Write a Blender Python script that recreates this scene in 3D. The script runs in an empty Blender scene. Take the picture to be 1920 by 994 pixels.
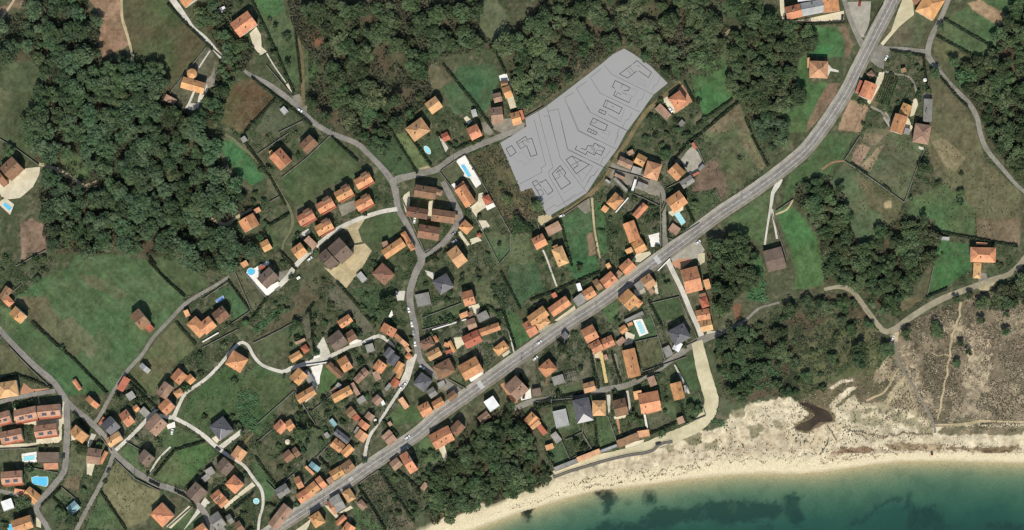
import bpy, math, random
import numpy as np
from mathutils import Vector, Matrix
S = 0.4                      # metres per photo pixel
def W(x, y): return ((x - 960.0) * S, (497.0 - y) * S)
C = bpy.context.scene.collection
R = random.Random(11)
NP = np.random.RandomState(5)
sc = bpy.context.scene
# ---------------------------------------------------------------- camera, sky, sun, exposure
cam = bpy.data.objects.new('camera', bpy.data.cameras.new('camera'))
C.objects.link(cam)
cam.location = (0, 0, 2200)
cam.data.sensor_width = 36
cam.data.lens = 36 * 2200 / 768.0
cam.data.clip_start = 100
cam.data.clip_end = 9000
sc.camera = cam
wd = bpy.data.worlds.new('World'); sc.world = wd; wd.use_nodes = True
nt = wd.node_tree
sky = nt.nodes.new('ShaderNodeTexSky'); sky.sky_type = 'NISHITA'; sky.sun_disc = False
sky.sun_elevation = math.radians(50); sky.sun_rotation = math.radians(180)
nt.links.new(sky.outputs[0], nt.nodes['Background'].inputs[0])
nt.nodes['Background'].inputs[1].default_value = 0.10
sun = bpy.data.objects.new('sun', bpy.data.lights.new('sun', 'SUN'))
C.objects.link(sun)
sun.location = (0, -300, 400)
sun.rotation_euler = (math.radians(40), 0, math.radians(-2))
sun.data.energy = 4.05; sun.data.angle = math.radians(0.5); sun.data.color = (1.0, 0.955, 0.87)
sc.view_settings.view_transform = 'Standard'; sc.view_settings.look = 'None'
sc.view_settings.exposure = 0.15; sc.view_settings.gamma = 1.0
sc.cycles.max_bounces = 5; sc.cycles.transparent_max_bounces = 8
sc.cycles.filter_width = 1.4
# ---------------------------------------------------------------- helpers
TILE = dict(A1=(0,0,3.975), A2=(400,0,3.975), A3=(800,0,3.975), A4=(1200,0,3.975), A5=(1520,0,3.975),
 B1=(0,250,3.975), B2=(400,250,3.975), B3=(720,250,3.975), B4=(1100,250,3.975), B5=(1520,250,3.975),
 C1=(0,490,3.975), C2=(380,440,3.975), C3=(740,480,3.975), C4=(1080,480,3.975), C5=(1520,480,3.975),
 D1=(0,700,3.38), D2=(280,680,3.166), D3=(560,600,4.969), D4=(500,770,4.437), D5=(840,690,3.271),
 D6=(1000,680,4.519), D7=(1080,760,4.248), D8=(1480,700,3.382), P1=(930,230,5.52), P2=(1060,85,5.52), P3=(1020,200,6.9), M=(0,0,1.0))
def T(t, x, y):
    a, b, s = TILE[t]; return (a + x / s, b + y / s)
def TP(t, flat): return [T(t, flat[i], flat[i+1]) for i in range(0, len(flat), 2)]
def lin(c):
    c = np.asarray(c, float) / 255.0
    return np.where(c <= 0.04045, c / 12.92, ((c + 0.055) / 1.055) ** 2.4)
def alb(c, k=1.12):
    v = lin(c) / k; return (float(v[0]), float(v[1]), float(v[2]), 1.0)
def vnoise(x, y, seed=0):
    rs = np.random.RandomState(seed); g = rs.rand(256, 256)
    xi = np.floor(x).astype(int); yi = np.floor(y).astype(int)
    fx = x - xi; fy = y - yi; fx = fx*fx*(3-2*fx); fy = fy*fy*(3-2*fy)
    a = g[xi & 255, yi & 255]; b = g[(xi+1) & 255, yi & 255]; c = g[xi & 255, (yi+1) & 255]; d = g[(xi+1) & 255, (yi+1) & 255]
    return (a*(1-fx)+b*fx)*(1-fy) + (c*(1-fx)+d*fx)*fy
def fbm(x, y, sc_, oc=4, seed=0):
    v = 0; a = 1.0; t = 0
    for o in range(oc):
        v = v + a * vnoise(x / sc_ + 17.3*o, y / sc_ - 9.1*o, seed + o); t += a; a *= 0.55; sc_ *= 0.5
    return v / t
def inpoly(X, Y, poly):
    r = np.zeros(X.shape, bool); n = len(poly); j = n - 1
    for i in range(n):
        xi, yi = poly[i]; xj, yj = poly[j]
        if yi != yj:
            r ^= ((yi > Y) != (yj > Y)) & (X < (xj - xi) * (Y - yi) / (yj - yi) + xi)
        j = i
    return r
def pip(x, y, poly): return bool(inpoly(np.array([x]), np.array([y]), poly)[0])
# mask of built ground, 2 photo px per cell
MW, MH = 980, 520
MASK = np.zeros((MH, MW), np.uint8)          # 1 built, 2 open field
def mask_poly(poly, v, grow=0):
    xs = [p[0] for p in poly]; ys = [p[1] for p in poly]
    x0 = max(0, int(min(xs)/2) - 2); x1 = min(MW, int(max(xs)/2) + 3); y0 = max(0, int(min(ys)/2) - 2); y1 = min(MH, int(max(ys)/2) + 3)
    if x1 <= x0 or y1 <= y0: return
    X, Y = np.meshgrid(np.arange(x0, x1)*2.0+1, np.arange(y0, y1)*2.0+1)
    m = inpoly(X, Y, poly)
    if grow:
        g = m.copy()
        for dx in range(-grow, grow+1):
            for dy in range(-grow, grow+1): g |= np.roll(np.roll(m, dx, 1), dy, 0)
        m = g
    sub = MASK[y0:y1, x0:x1]; sub[m] = v if v != 2 else np.where(sub[m] == 0, 2, sub[m])
def masked(x, y):
    i, j = int(y/2), int(x/2)
    return MASK[i, j] if 0 <= i < MH and 0 <= j < MW else 0
# shore: photo y of the water's edge for each photo x
SHX = [-2000, 500, 810, 886, 962, 1023, 1080, 1115, 1174, 1268, 1362, 1420, 1499, 1548, 1628, 1687, 1776, 1920, 3000, 9000]
SHY = [1700, 1130, 1015, 994, 965, 946, 929, 920, 914, 901, 891, 888, 888, 884, 872, 865, 864, 868, 890, 1100]
def sea(x, y): return (np.asarray(y, float) - np.interp(x, SHX, SHY)) * S * 0.96     # metres seaward
def zf(x, y):
    s = sea(x, y)
    t = np.clip((s + 16) / 16, 0, 1); z = -1.0 * t * t
    return np.where(s > 0, -1.0 - np.minimum(0.055 * s, 7.0), z)
def zg(x, y): return float(zf(x, y))
def tag(o, label=None, cat=None, group=None, kind=None):
    if label: o['label'] = label
    if cat: o['category'] = cat
    if group: o['group'] = group
    if kind: o['kind'] = kind
    return o
def empty(name, loc, rz=0.0):
    o = bpy.data.objects.new(name, None); C.objects.link(o); o.empty_display_size = 0.5
    o.location = loc; o.rotation_euler = (0, 0, rz); return o
class MB:
    def __init__(s): s.v = []; s.f = []; s.m = []
    def add(s, vs, fs, mi=0):
        b = len(s.v); s.v += [tuple(v) for v in vs]
        for f in fs: s.f.append([b + i for i in f]); s.m.append(mi)
    def box(s, c, d, rz=0.0, mi=0):
        cs, sn = math.cos(rz), math.sin(rz); vs = []
        for z in (-1, 1):
            for x, y in ((-1, -1), (1, -1), (1, 1), (-1, 1)):
                a, b = x * d[0] / 2, y * d[1] / 2
                vs.append((c[0] + a*cs - b*sn, c[1] + a*sn + b*cs, c[2] + z * d[2] / 2))
        s.add(vs, [(3,2,1,0), (4,5,6,7), (0,1,5,4), (1,2,6,5), (2,3,7,6), (3,0,4,7)], mi)
    def tube(s, p, q, r0, r1, n=7, mi=0):
        p = Vector(p); q = Vector(q); d = (q - p).normalized()
        a = d.orthogonal().normalized(); b = d.cross(a); vs = []
        for c, r in ((p, r0), (q, r1)):
            for i in range(n):
                t = 2*math.pi*i/n; vs.append(c + (a*math.cos(t) + b*math.sin(t))*r)
        s.add(vs, [(i, (i+1) % n, n+(i+1) % n, n+i) for i in range(n)] + [tuple(range(n))[::-1], tuple(range(n, 2*n))], mi)
    def prism(s, poly, z0, z1, mi=0):
        n = len(poly)
        ar = sum(poly[i][0]*poly[(i+1) % n][1] - poly[(i+1) % n][0]*poly[i][1] for i in range(n))
        if ar < 0: poly = poly[::-1]
        vs = [(x, y, z0) for x, y in poly] + [(x, y, z1) for x, y in poly]
        s.add(vs, [tuple(range(n))[::-1], tuple(range(n, 2*n))] + [(i, (i+1) % n, n+(i+1) % n, n+i) for i in range(n)], mi)
    def mesh(s, name, mats):
        me = bpy.data.meshes.new(name); me.from_pydata(s.v, [], s.f)
        for m in (mats if isinstance(mats, (list, tuple)) else [mats]): me.materials.append(m)
        if any(s.m): me.polygons.foreach_set('material_index', s.m)
        me.update(); return me
    def build(s, name, mats, parent=None, loc=(0, 0, 0), rz=0.0):
        o = bpy.data.objects.new(name, s.mesh(name, mats)); C.objects.link(o)
        o.location = loc; o.rotation_euler = (0, 0, rz)
        if parent: o.parent = parent
        return o
# ---------------------------------------------------------------- materials
def mat(name, col, rough=0.9, var=0.25, scale=0.6, col2=None, spec=0.2, objvar=0.0, detail=5, hue=0.0):
    """base colour broken up by two octaves of noise in world metres, plus a change from object to object"""
    m = bpy.data.materials.new(name); m.use_nodes = True; t = m.node_tree; b = t.nodes['Principled BSDF']
    b.inputs['Roughness'].default_value = rough; b.inputs['Specular IOR Level'].default_value = spec
    geo = t.nodes.new('ShaderNodeNewGeometry')
    n1 = t.nodes.new('ShaderNodeTexNoise'); n1.inputs['Scale'].default_value = scale; n1.inputs['Detail'].default_value = detail; n1.inputs['Roughness'].default_value = 0.65
    t.links.new(geo.outputs['Position'], n1.inputs['Vector'])
    mr = t.nodes.new('ShaderNodeMapRange'); mr.inputs[1].default_value = 0.3; mr.inputs[2].default_value = 0.7
    mr.inputs[3].default_value = 1 - var; mr.inputs[4].default_value = 1 + var
    t.links.new(n1.outputs['Fac'], mr.inputs[0])
    mix = t.nodes.new('ShaderNodeMix'); mix.data_type = 'RGBA'
    mix.inputs['A'].default_value = col; mix.inputs['B'].default_value = col2 or col
    n2 = t.nodes.new('ShaderNodeTexNoise'); n2.inputs['Scale'].default_value = scale * 0.21; n2.inputs['Detail'].default_value = 3
    t.links.new(geo.outputs['Position'], n2.inputs['Vector'])
    m2 = t.nodes.new('ShaderNodeMapRange'); m2.inputs[1].default_value = 0.42; m2.inputs[2].default_value = 0.6
    t.links.new(n2.outputs['Fac'], m2.inputs[0]); t.links.new(m2.outputs[0], mix.inputs['Factor'])
    mul = t.nodes.new('ShaderNodeVectorMath'); mul.operation = 'SCALE'
    t.links.new(mix.outputs['Result'], mul.inputs[0])
    last = mr.outputs[0]
    if objvar:
        oi = t.nodes.new('ShaderNodeObjectInfo'); m3 = t.nodes.new('ShaderNodeMapRange')
        m3.inputs[3].default_value = 1 - objvar; m3.inputs[4].default_value = 1 + objvar
        t.links.new(oi.outputs['Random'], m3.inputs[0])
        mm = t.nodes.new('ShaderNodeMath'); mm.operation = 'MULTIPLY'
        t.links.new(last, mm.inputs[0]); t.links.new(m3.outputs[0], mm.inputs[1]); last = mm.outputs[0]
    t.links.new(last, mul.inputs['Scale'])
    out = mul.outputs[0]
    if hue and objvar:
        hs = t.nodes.new('ShaderNodeHueSaturation'); mh = t.nodes.new('ShaderNodeMapRange')
        sep = t.nodes.new('ShaderNodeMath'); sep.operation = 'MULTIPLY'; sep.inputs[1].default_value = 7.31
        fr = t.nodes.new('ShaderNodeMath'); fr.operation = 'FRACT'
        t.links.new(oi.outputs['Random'], sep.inputs[0]); t.links.new(sep.outputs[0], fr.inputs[0])
        mh.inputs[3].default_value = 0.5 - hue; mh.inputs[4].default_value = 0.5 + hue
        t.links.new(fr.outputs[0], mh.inputs[0]); t.links.new(mh.outputs[0], hs.inputs['Hue']); t.links.new(out, hs.inputs['Color'])
        out = hs.outputs[0]
    t.links.new(out, b.inputs['Base Color'])
    return m
def leafmat(name, col, col2, objvar=0.3, hue=0.02, scale=0.35):
    m = mat(name, col, 0.75, 0.45, scale, col2, 0.15, objvar, 4, hue)
    t = m.node_tree; b = t.nodes['Principled BSDF']
    tr = t.nodes.new('ShaderNodeBsdfTranslucent'); mx = t.nodes.new('ShaderNodeMixShader'); mx.inputs[0].default_value = 0.22
    lk = b.inputs['Base Color'].links[0].from_socket; t.links.new(lk, tr.inputs['Color'])
    o = t.nodes['Material Output']; t.links.new(b.outputs[0], mx.inputs[1]); t.links.new(tr.outputs[0], mx.inputs[2]); t.links.new(mx.outputs[0], o.inputs['Surface'])
    return m
RF = {
 'o': mat('orange_tiles', (.535,.255,.108,1), .6, .26, 1.1, (.41,.19,.09,1), .35, .15, 6, .014),
 'a': mat('amber_tiles', (.54,.30,.135,1), .6, .24, 1.1, (.43,.24,.12,1), .35, .15, 6, .01),
 'b': mat('weathered_brown_tiles', (.24,.13,.075,1), .9, .3, 1.0, (.18,.11,.07,1), .15, .2, 6, .012),
 'p': mat('pinkish_orange_tiles', (.46,.25,.155,1), .65, .24, 1.1, (.37,.19,.115,1), .3, .08, 6),
 't': mat('pinkish_tan_tiles', (.32,.205,.14,1), .9, .28, 1.0, (.25,.155,.105,1), .15, .1, 6),
 'r': mat('red_tiles', (.38,.125,.072,1), .7, .2, 1.0, (.33,.105,.06,1), .2, .08, 6),
 'd': mat('dark_brown_tiles', (.15,.108,.08,1), .9, .28, 1.0, (.175,.13,.10,1), .15, .12, 6),
 'g': mat('slate', (.085,.080,.080,1), .27, .2, 1.2, (.105,.10,.10,1), 1.0, .1, 6),
 'c': mat('fibre_cement_sheet', (.20,.19,.17,1), .9, .2, .9, (.25,.24,.21,1), .15, .12, 6),
 'y': mat('pale_grey_sheet', (.36,.36,.34,1), .8, .15, .9, (.30,.30,.28,1), .2, .08, 6),
 'w': mat('white_roof_paint', (.72,.72,.70,1), .7, .1, .8, (.62,.62,.60,1), .2, .05, 5),
 'u': mat('blue_green_sheet', (.20,.34,.36,1), .5, .2, .9, (.25,.38,.36,1), .3, .05, 5),
}
WALLS = [mat('white_render', (.70,.68,.62,1), .9, .1, .5), mat('cream_render', (.60,.52,.38,1), .9, .1, .5), mat('grey_stone', (.30,.28,.25,1), .95, .25, 2.0), mat('pale_ochre_render', (.58,.44,.28,1), .9, .1, .5)]
GLASS = mat('window_glass', (.03,.035,.04,1), .08, .1, 1.0, None, .5)
WOODP = mat('painted_wood', (.16,.09,.05,1), .6, .15, 2.0)
METAL = mat('galvanised_steel', (.28,.29,.30,1), .5, .1, 2.0, None, .4)
STONE = mat('granite_wall', (.19,.18,.155,1), .95, .3, 1.5, (.13,.125,.10,1))
WHITEW = mat('whitewashed_wall', (.66,.64,.58,1), .9, .12, 1.0)
LEAF = {
 'euc': leafmat('blue_green_leaves', (.080,.130,.060,1), (.102,.148,.078,1), .3, .02),
 'pine': leafmat('dark_pine_needles', (.068,.106,.046,1), (.090,.124,.058,1), .32, .022),
 'oak': leafmat('broad_green_leaves', (.076,.120,.050,1), (.098,.138,.062,1), .32, .03),
 'olivish': leafmat('olive_leaves', (.088,.124,.056,1), (.108,.132,.066,1), .32, .03),
 'shrub': leafmat('garden_leaves', (.06,.09,.042,1), (.085,.12,.058,1), .35, .04),
 'hedge': leafmat('hedge_leaves', (.034,.05,.026,1), (.05,.066,.036,1), .25, .03, .8),
 'under': leafmat('undergrowth_leaves', (.068,.088,.046,1), (.094,.090,.056,1), .0, .0, .15),
 'nettle': leafmat('bright_nettle_leaves', (.075,.15,.065,1), (.10,.18,.085,1), .1, .01),
 'heath': leafmat('dry_heath_tufts', (.185,.155,.105,1), (.125,.112,.07,1), .0, .0, .1),
 'straw': leafmat('bleached_grass', (.44,.38,.27,1), (.36,.31,.21,1), .0, .0, .2),
 'wrack': mat('dry_seaweed', (.15,.105,.065,1), .95, .4, 1.0, (.085,.065,.042,1)),
}
BARK = mat('bark', (.10,.075,.055,1), .95, .3, 3.0)
# ---------------------------------------------------------------- land cover: photo-space outlines with the colour the ground itself has
FLD = []
def F(t, pts, c, c2=None, clear=True, warp=2.5, edge=1.0, sc_=60): FLD.append((TP(t, pts), c, c2 or c, clear, warp, sc_))
# woods first (forest floor), then fields over them
WOOD = dict(
 west=TP('M', [55,-8,165,-8,168,25,185,32,188,70,180,97,200,112,245,120,262,107,300,117,315,150,322,175,312,190,340,208,375,218,400,262,420,320,445,342,470,370,478,395,455,408,422,412,404,424,430,430,475,452,480,480,440,505,400,510,330,490,285,478,215,462,190,480,120,472,95,470,80,440,92,390,70,360,100,345,85,310,62,298,58,250,72,200,62,172,84,152,62,112,0,118,0,45,35,20]),
 lane=TP('M', [395,-8,440,-8,432,40,455,70,478,92,462,128,440,148,425,172,412,235,378,225,382,190,402,160,416,112,398,72,362,18,392,0]),
 north=TP('M', [535,-8,900,-8,900,65,925,80,945,75,965,55,1015,-8,1205,-8,1205,45,1180,82,1140,98,1100,128,1020,175,987,205,965,178,948,118,912,84,880,100,832,108,800,130,812,180,780,212,742,235,722,295,700,282,645,250,604,228,580,190,578,100,550,58]),
 middle=TP('M', [1205,-8,1340,-8,1352,40,1375,62,1352,95,1335,120,1300,128,1280,150,1250,152,1218,115,1195,88,1190,60]),
 crest=TP('M', [1340,-8,1425,-8,1428,30,1465,38,1470,42,1400,55,1355,30]),
 grove=TP('M', [1372,62,1405,50,1430,60,1440,32,1462,35,1528,60,1532,92,1505,105,1488,128,1505,188,1480,212,1420,210,1385,192,1362,155]),
 olive=TP('M', [1400,215,1470,212,1478,260,1450,285,1420,250]),
 east=TP('M', [1925,-8,1925,350,1882,300,1852,260,1838,215,1822,190,1795,160,1800,115,1840,108,1868,100,1868,60,1885,25]),
 row=TP('M', [1492,350,1530,332,1562,335,1582,368,1592,410,1600,440,1612,468,1622,462,1650,435,1682,415,1735,408,1752,440,1752,480,1718,535,1700,560,1690,585,1660,590,1632,562,1600,530,1545,528,1546,480,1530,440,1510,400,1490,380]),
 station=TP('M', [1328,452,1362,440,1398,445,1418,470,1412,528,1378,560,1348,605,1338,560,1326,500]),
 coast=TP('M', [1345,640,1400,615,1480,572,1545,548,1600,552,1632,590,1655,622,1670,660,1640,705,1600,700,1552,722,1500,752,1440,742,1385,755,1360,750,1342,700]),
 shore=TP('M', [870,800,905,772,945,772,975,765,992,800,1010,850,1028,885,1020,912,985,915,960,930,925,945,905,940,868,968,810,985,798,940,818,890,845,860]),
 heath_edge=TP('M', [1815,548,1860,548,1925,512,1925,570,1880,582,1825,580]))
for k, p in WOOD.items():
    FLD.append((p, (76,80,54), (92,80,60), False, 5, 30) if k in ('north', 'middle', 'coast') else (p, (68,72,48), (86,74,54), False, 5, 30))
for p_ in ([540,690,610,640,640,655,720,632,780,650,785,700,720,800,690,860,560,960,500,960,560,860,600,800,550,745], [785,580,880,540,960,550,965,650,880,700,800,660], [860,850,700,862,600,930,660,1000,740,1000,780,900], [1090,570,1200,515,1250,490,1290,560,1300,620,1240,690,1110,735,1000,745,960,690], [1140,280,1250,300,1290,270,1300,380,1250,450,1130,360], [220,720,300,680,330,760,290,840,230,840], [400,860,470,880,480,930,400,930,340,940,330,910]):
    F('M', p_, (104,102,80), (70,76,52), False, 3, 1, 9)
F('M', [0,115,70,118,85,150,65,178,10,168], (84,98,66), (74,88,60))
F('M', [38,418,60,410,92,430,88,472,40,488], (146,118,98), (124,104,82), False, 4, 1, 20)
F('M', [112,297,140,288,178,325,172,340,140,335], (74,102,60), (82,96,58), False, 4, 1, 20)
F('M', [0,168,60,172,70,205,55,250,62,300,20,300,0,255], (88,94,66), (72,84,56))
F('A1', [660,-20,895,-20,930,180,970,330,900,370,760,430,735,380,755,180,740,100], (150,122,96), (128,104,80))
F('A1', [0,170,100,60,220,60,225,0,120,-10,0,60], (140,120,95), (110,100,78))
F('A1', [925,-20,1240,-20,1350,130,1535,340,1265,660,1230,560,1010,480,975,320,930,150], (86,82,58), (72,88,54))
F('A1', [1270,690,1550,360,1590,330,1590,560,1500,820,1360,800], (98,94,74), (86,88,64))
F('A2', [290,-20,510,-20,530,90,600,200,640,640,585,620,430,320], (82,98,68), (72,92,58))
F('A2', [285,-20,510,-20,520,90,400,140], (70,106,62), (62,96,56))
F('A2', [100,640,280,580,455,735,220,990,60,920], (88,88,58), (94,78,56))
F('A2', [480,990,300,980,450,760,560,800,660,890], (92,92,72), (80,88,62))
F('A2', [650,200,830,200,830,320,680,350], (122,88,66), (100,80,58))
F('A2', [690,360,790,360,780,600,690,640], (70,96,56), (80,90,58))
F('A3', [230,500,500,470,545,590,490,700,480,790,400,860,340,790,200,590], (58,92,60), (66,94,60))
F('A3', [120,650,210,600,340,790,300,860,200,860], (68,94,62), (76,92,62))
F('A3', [400,-20,520,-20,600,120,570,260,480,320,400,240], (96,100,72), (84,94,62), False)
F('A3', [0,500,120,490,200,590,100,660,0,640], (100,96,72), (86,90,64))
F('A3', [880,760,1480,360,1590,440,1590,330,1440,260,1200,400,960,620], (104,92,70), (88,86,60), False)
F('A3', [690,700,740,600,850,760,870,790,770,840,720,830], (106,100,74), (96,92,68))
F('A4', [380,560,500,560,620,410,650,500,690,740,500,890,420,760], (62,104,58), (70,98,56))
F('A4', [540,330,650,250,700,260,620,420,470,560,440,480], (74,108,62), (66,100,56))
F('A4', [545,20,700,10,1030,80,1000,150,760,170,640,120], (76,96,62), (70,88,56), False)
F('A4', [1240,190,1490,200,1520,300,1525,430,1250,410], (58,112,64), (64,104,60))
F('A4', [1480,190,1540,180,1590,340,1560,430,1525,430,1520,300], (120,104,82), (110,98,76))
F('A4', [1190,420,1250,420,1250,620,1420,620,1320,760,1240,990,980,990,1130,800,1200,760,1170,600], (68,102,58), (76,98,58))
F('A4', [1420,620,1500,620,1420,760,1240,990,1250,900,1330,740], (124,104,82), (108,100,76))
F('A4', [480,990,740,770,800,900,820,990], (112,104,78), (74,96,62))
F('A5', [520,300,640,120,760,60,830,120,850,170,810,340,560,345], (84,98,68), (96,94,72))
F('A5', [1000,150,1200,30,1300,0,1590,-20,1590,40,1480,80,1400,200,1390,420,1200,420,980,280], (72,100,62), (84,100,66))
F('A5', [1160,20,1260,0,1465,110,1410,195,1250,110], (150,128,96), (134,116,88))
F('A5', [920,300,1050,330,1180,430,1160,480,1040,480,920,400], (96,96,64), (86,94,60))
F('A5', [290,740,430,790,375,990,205,965], (158,132,102), (144,122,94))
F('A5', [560,550,640,570,470,830,440,780], (112,102,72), (98,96,64))
F('A5', [900,560,1060,680,1180,860,1250,990,880,990,900,700], (88,94,66), (96,92,68))
F('A5', [420,960,640,960,590,1000,560,1060,380,1000], (110,104,80), (90,96,66))
F('B5', [250,210,365,25,600,0,850,110,700,515], (80,98,66), (90,92,68))
F('B5', [300,190,370,70,445,105,365,245], (152,130,106), (144,122,100))
F('B5', [375,240,490,110,550,90,440,290], (140,126,98), (122,114,86))
F('B5', [380,60,400,0,560,0,480,90], (136,122,96), (116,108,84))
F('B5', [150,0,330,0,240,200,120,330,0,300,0,140], (68,96,58), (76,98,60))
F('B5', [130,350,250,220,690,520,640,640,480,800,400,870,290,690,240,480,160,400], (78,98,66), (92,96,68))
F('B5', [330,300,500,400,690,520,640,640,460,560], (104,96,70), (92,96,66))
F('B5', [545,505,605,505,605,558,550,558], (164,148,108), None, True, 1)
F('B5', [760,480,1000,380,1230,560,1220,760,960,730,930,640,720,600], (70,104,62), (84,100,64))
F('B5', [880,0,1240,0,1300,200,1590,460,1560,850,1240,780,1230,560,1000,380,870,200], (98,100,70), (94,90,66))
F('B5', [900,60,1010,40,1150,180,1080,280,1000,240], (130,122,90), (110,106,78))
F('B5', [1230,640,1560,640,1560,840,1240,780], (122,106,84), (106,96,74))
F('B5', [940,790,1180,830,1180,990,920,990], (64,104,60), (58,98,56))
F('C5', [930,0,1190,0,1200,90,1000,240,865,300], (62,104,58), (70,100,58))
F('C5', [800,20,930,0,870,290,700,360,790,180], (98,92,70), (86,90,64))
F('C5', [0,0,100,0,100,200,40,220,0,190], (66,108,62), (74,104,62))
F('B5', [0,800,40,850,60,990,0,990], (66,108,62), (74,104,62))
F('M', [1455,395,1480,385,1500,400,1528,440,1542,480,1540,535,1490,545,1490,500,1475,450], (66,108,60), (72,102,58))
F('M', [1365,440,1440,360,1435,400,1425,450,1400,445], (68,100,58), (80,98,62))
F('M', [1480,320,1570,275,1600,245,1560,310,1500,345,1465,390], (66,94,56), (74,98,60))
F('C5', [520,420,600,400,690,300,860,310,700,400,600,490], (88,100,68), (110,92,72))
F('C5', [180,620,380,470,500,600,480,680,250,680], (92,100,60), (84,96,58))
F('C5', [0,600,150,600,200,800,60,860,0,800], (104,102,68), (92,94,62), False)
F('B4', [870,230,1000,150,990,80,870,60,880,-10,1120,-10,1230,10,1345,250,1000,510,960,420,780,440,790,370], (100,92,70), (82,96,64))
F('B4', [780,440,870,240,960,200,1060,420,1000,500,960,420], (112,94,76), (104,90,70))
F('B4', [1120,-10,1230,10,1340,240,1300,280,1180,130], (112,104,78), (92,100,68))
F('B4', [1050,640,1370,420,1360,560,1320,840,1200,760,1090,800], (66,96,58), (78,100,62))
F('B4', [750,500,960,430,1000,510,900,570,760,660], (88,98,64), (78,92,58), False)
F('B4', [60,500,130,540,160,900,90,900], (66,100,60), (74,96,60))
F('B4', [0,740,50,740,70,900,20,920], (132,112,88), (120,104,80))
F('B4', [910,760,1030,750,1060,850,1000,880,900,850], (122,106,78), (112,96,72))
F('B3', [610,170,870,80,1010,430,1100,400,1180,560,1130,640,900,640,730,370], (108,96,74), (84,84,58))
F('B3', [700,740,900,740,940,880,850,980,800,900], (72,98,64), (82,94,64))
F('B3', [945,750,1080,740,1090,850,1140,990,860,990,945,880], (74,100,64), (86,98,66))
F('B3', [1315,640,1540,500,1560,720,1510,760,1520,900,1590,990,1400,990], (64,98,62), (70,94,60))
F('B3', [60,10,170,0,340,240,250,290], (98,116,72), (92,108,66))
F('B3', [0,0,60,10,250,300,120,320,0,260], (72,94,60), (66,86,54))
F('B3', [310,60,400,30,450,150,350,230], (72,94,62), (68,86,58))
F('B3', [420,290,540,210,600,310,500,380], (84,92,66), (76,86,60))
F('B2', [40,110,60,60,150,40,200,90,390,325,290,390,190,310], (62,108,64), (68,102,62))
F('B2', [880,20,1120,240,1050,330,910,350,780,450,640,560,560,470,510,400,510,330,700,180], (66,88,54), (76,90,58))
F('B2', [1100,620,1360,590,1430,700,1260,810,1130,800,1090,730], (70,88,56), (64,84,52))
F('B2', [600,610,640,720,540,840,440,850,380,720,570,600], (72,92,58), (80,90,62))
F('B2', [1130,130,1340,10,1530,300,1380,320,1290,290], (68,88,56), (64,82,52), False)
F('C1', [120,270,330,110,500,60,560,-40,820,-60,1100,0,1380,270,1270,420,1140,560,1060,690,830,970,720,960,480,690,300,470,80,260], (68,98,60), (76,100,64))
F('C1', [120,270,330,250,600,650,560,710,440,640,250,430], (96,92,68), (88,94,66), True, 6)
F('C1', [455,440,540,400,740,640,690,720,540,600], (104,108,78), (92,102,70), True, 6)
F('C1', [550,100,700,110,950,230,900,300,700,200], (92,98,68), (84,98,66), True, 6)
F('C1', [0,320,70,350,240,480,560,740,780,990,500,1000,300,790,100,620,0,500], (66,98,60), (76,98,62))
F('C1', [0,620,60,640,230,820,120,840,0,870], (88,92,64), (80,88,58))
F('C1', [1110,0,1290,-70,1560,170,1390,260], (72,92,58), (78,94,62))
F('C1', [1060,720,1170,570,1310,450,1460,650,1340,740,1240,850,1180,990,1090,990,950,840], (70,98,58), (94,96,66))
F('C2', [170,290,310,270,470,470,430,560,360,570], (88,92,68), (80,90,64))
F('C2', [90,430,200,380,350,560,230,640,210,500], (66,96,62), None)
F('C2', [600,550,830,300,1000,360,900,420,830,500,560,720,400,800,330,800], (82,90,60), (92,84,62), False)
F('C2', [940,420,1010,380,1080,460,1280,690,1200,760,1120,600,960,520], (104,100,80), (96,94,74))
F('C2', [1120,400,1400,400,1370,600,1290,640,1130,450], (74,94,62), (68,88,56), False)
F('C2', [740,620,800,600,830,890,770,780], (100,96,78), (92,92,72))
F('C2', [380,800,700,640,760,760,620,860,480,940], (76,92,60), (84,90,60), False)
F('D2', [240,200,440,30,460,20,560,90,650,0,830,70,840,170,650,430,530,340,450,300,340,420,160,320], (62,88,52), (70,92,56))
F('D2', [560,100,830,80,840,170,700,310,640,260], (84,94,62), (76,92,58))
F('D2', [20,690,150,520,330,470,400,540,300,640,200,740], (70,100,56), (90,100,66))
F('D2', [600,600,640,580,770,750,680,840,660,740], (66,100,60), (74,96,62))
F('D2', [130,930,250,870,310,930,240,990,120,990], (68,96,60), (74,94,60))
F('D2', [120,360,330,470,120,540,60,430], (74,96,60), (80,92,60))
F('D1', [735,560,860,690,1010,750,1010,800,940,920,800,990,640,750], (116,116,82), (106,108,74))
F('D1', [640,760,800,990,540,990], (74,98,62), (84,96,66))
F('D1', [450,440,560,520,520,680,420,720,440,560], (94,102,72), (86,94,66))
F('D1', [410,670,510,640,500,750,400,720], (112,100,78), None)
F('D1', [260,840,380,730,500,810,420,900,330,980,280,880], (74,92,60), (84,92,64), False)
F('D1', [755,490,830,440,890,510,870,560,930,640,860,660,790,570], (74,98,62), None)
F('D1', [0,480,230,470,240,490,130,500,120,560,0,560], (86,94,68), None)
F('D1', [200,590,360,630,290,740,170,700,180,640], (78,100,66), None)
F('D3', [810,930,960,760,1010,810,1100,800,1150,890,1170,920,850,990], (70,94,56), (78,96,60))
F('D3', [120,860,310,710,430,850,500,940,380,990,230,990], (92,94,66), (84,88,60), False)
F('D3', [200,470,240,420,370,540,340,620,180,700], (72,100,58), None)
F('C3', [590,210,690,180,770,350,750,420,640,350], (92,100,72), (84,94,64))
F('C3', [860,60,1060,60,1110,260,1000,300,930,400,840,240], (60,94,62), (66,90,60))
F('C3', [1250,0,1500,0,1530,110,1340,180], (60,98,60), (68,94,60))
F('C3', [800,430,900,690,1010,620,920,440,850,400], (66,100,58), (72,96,60))
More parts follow.
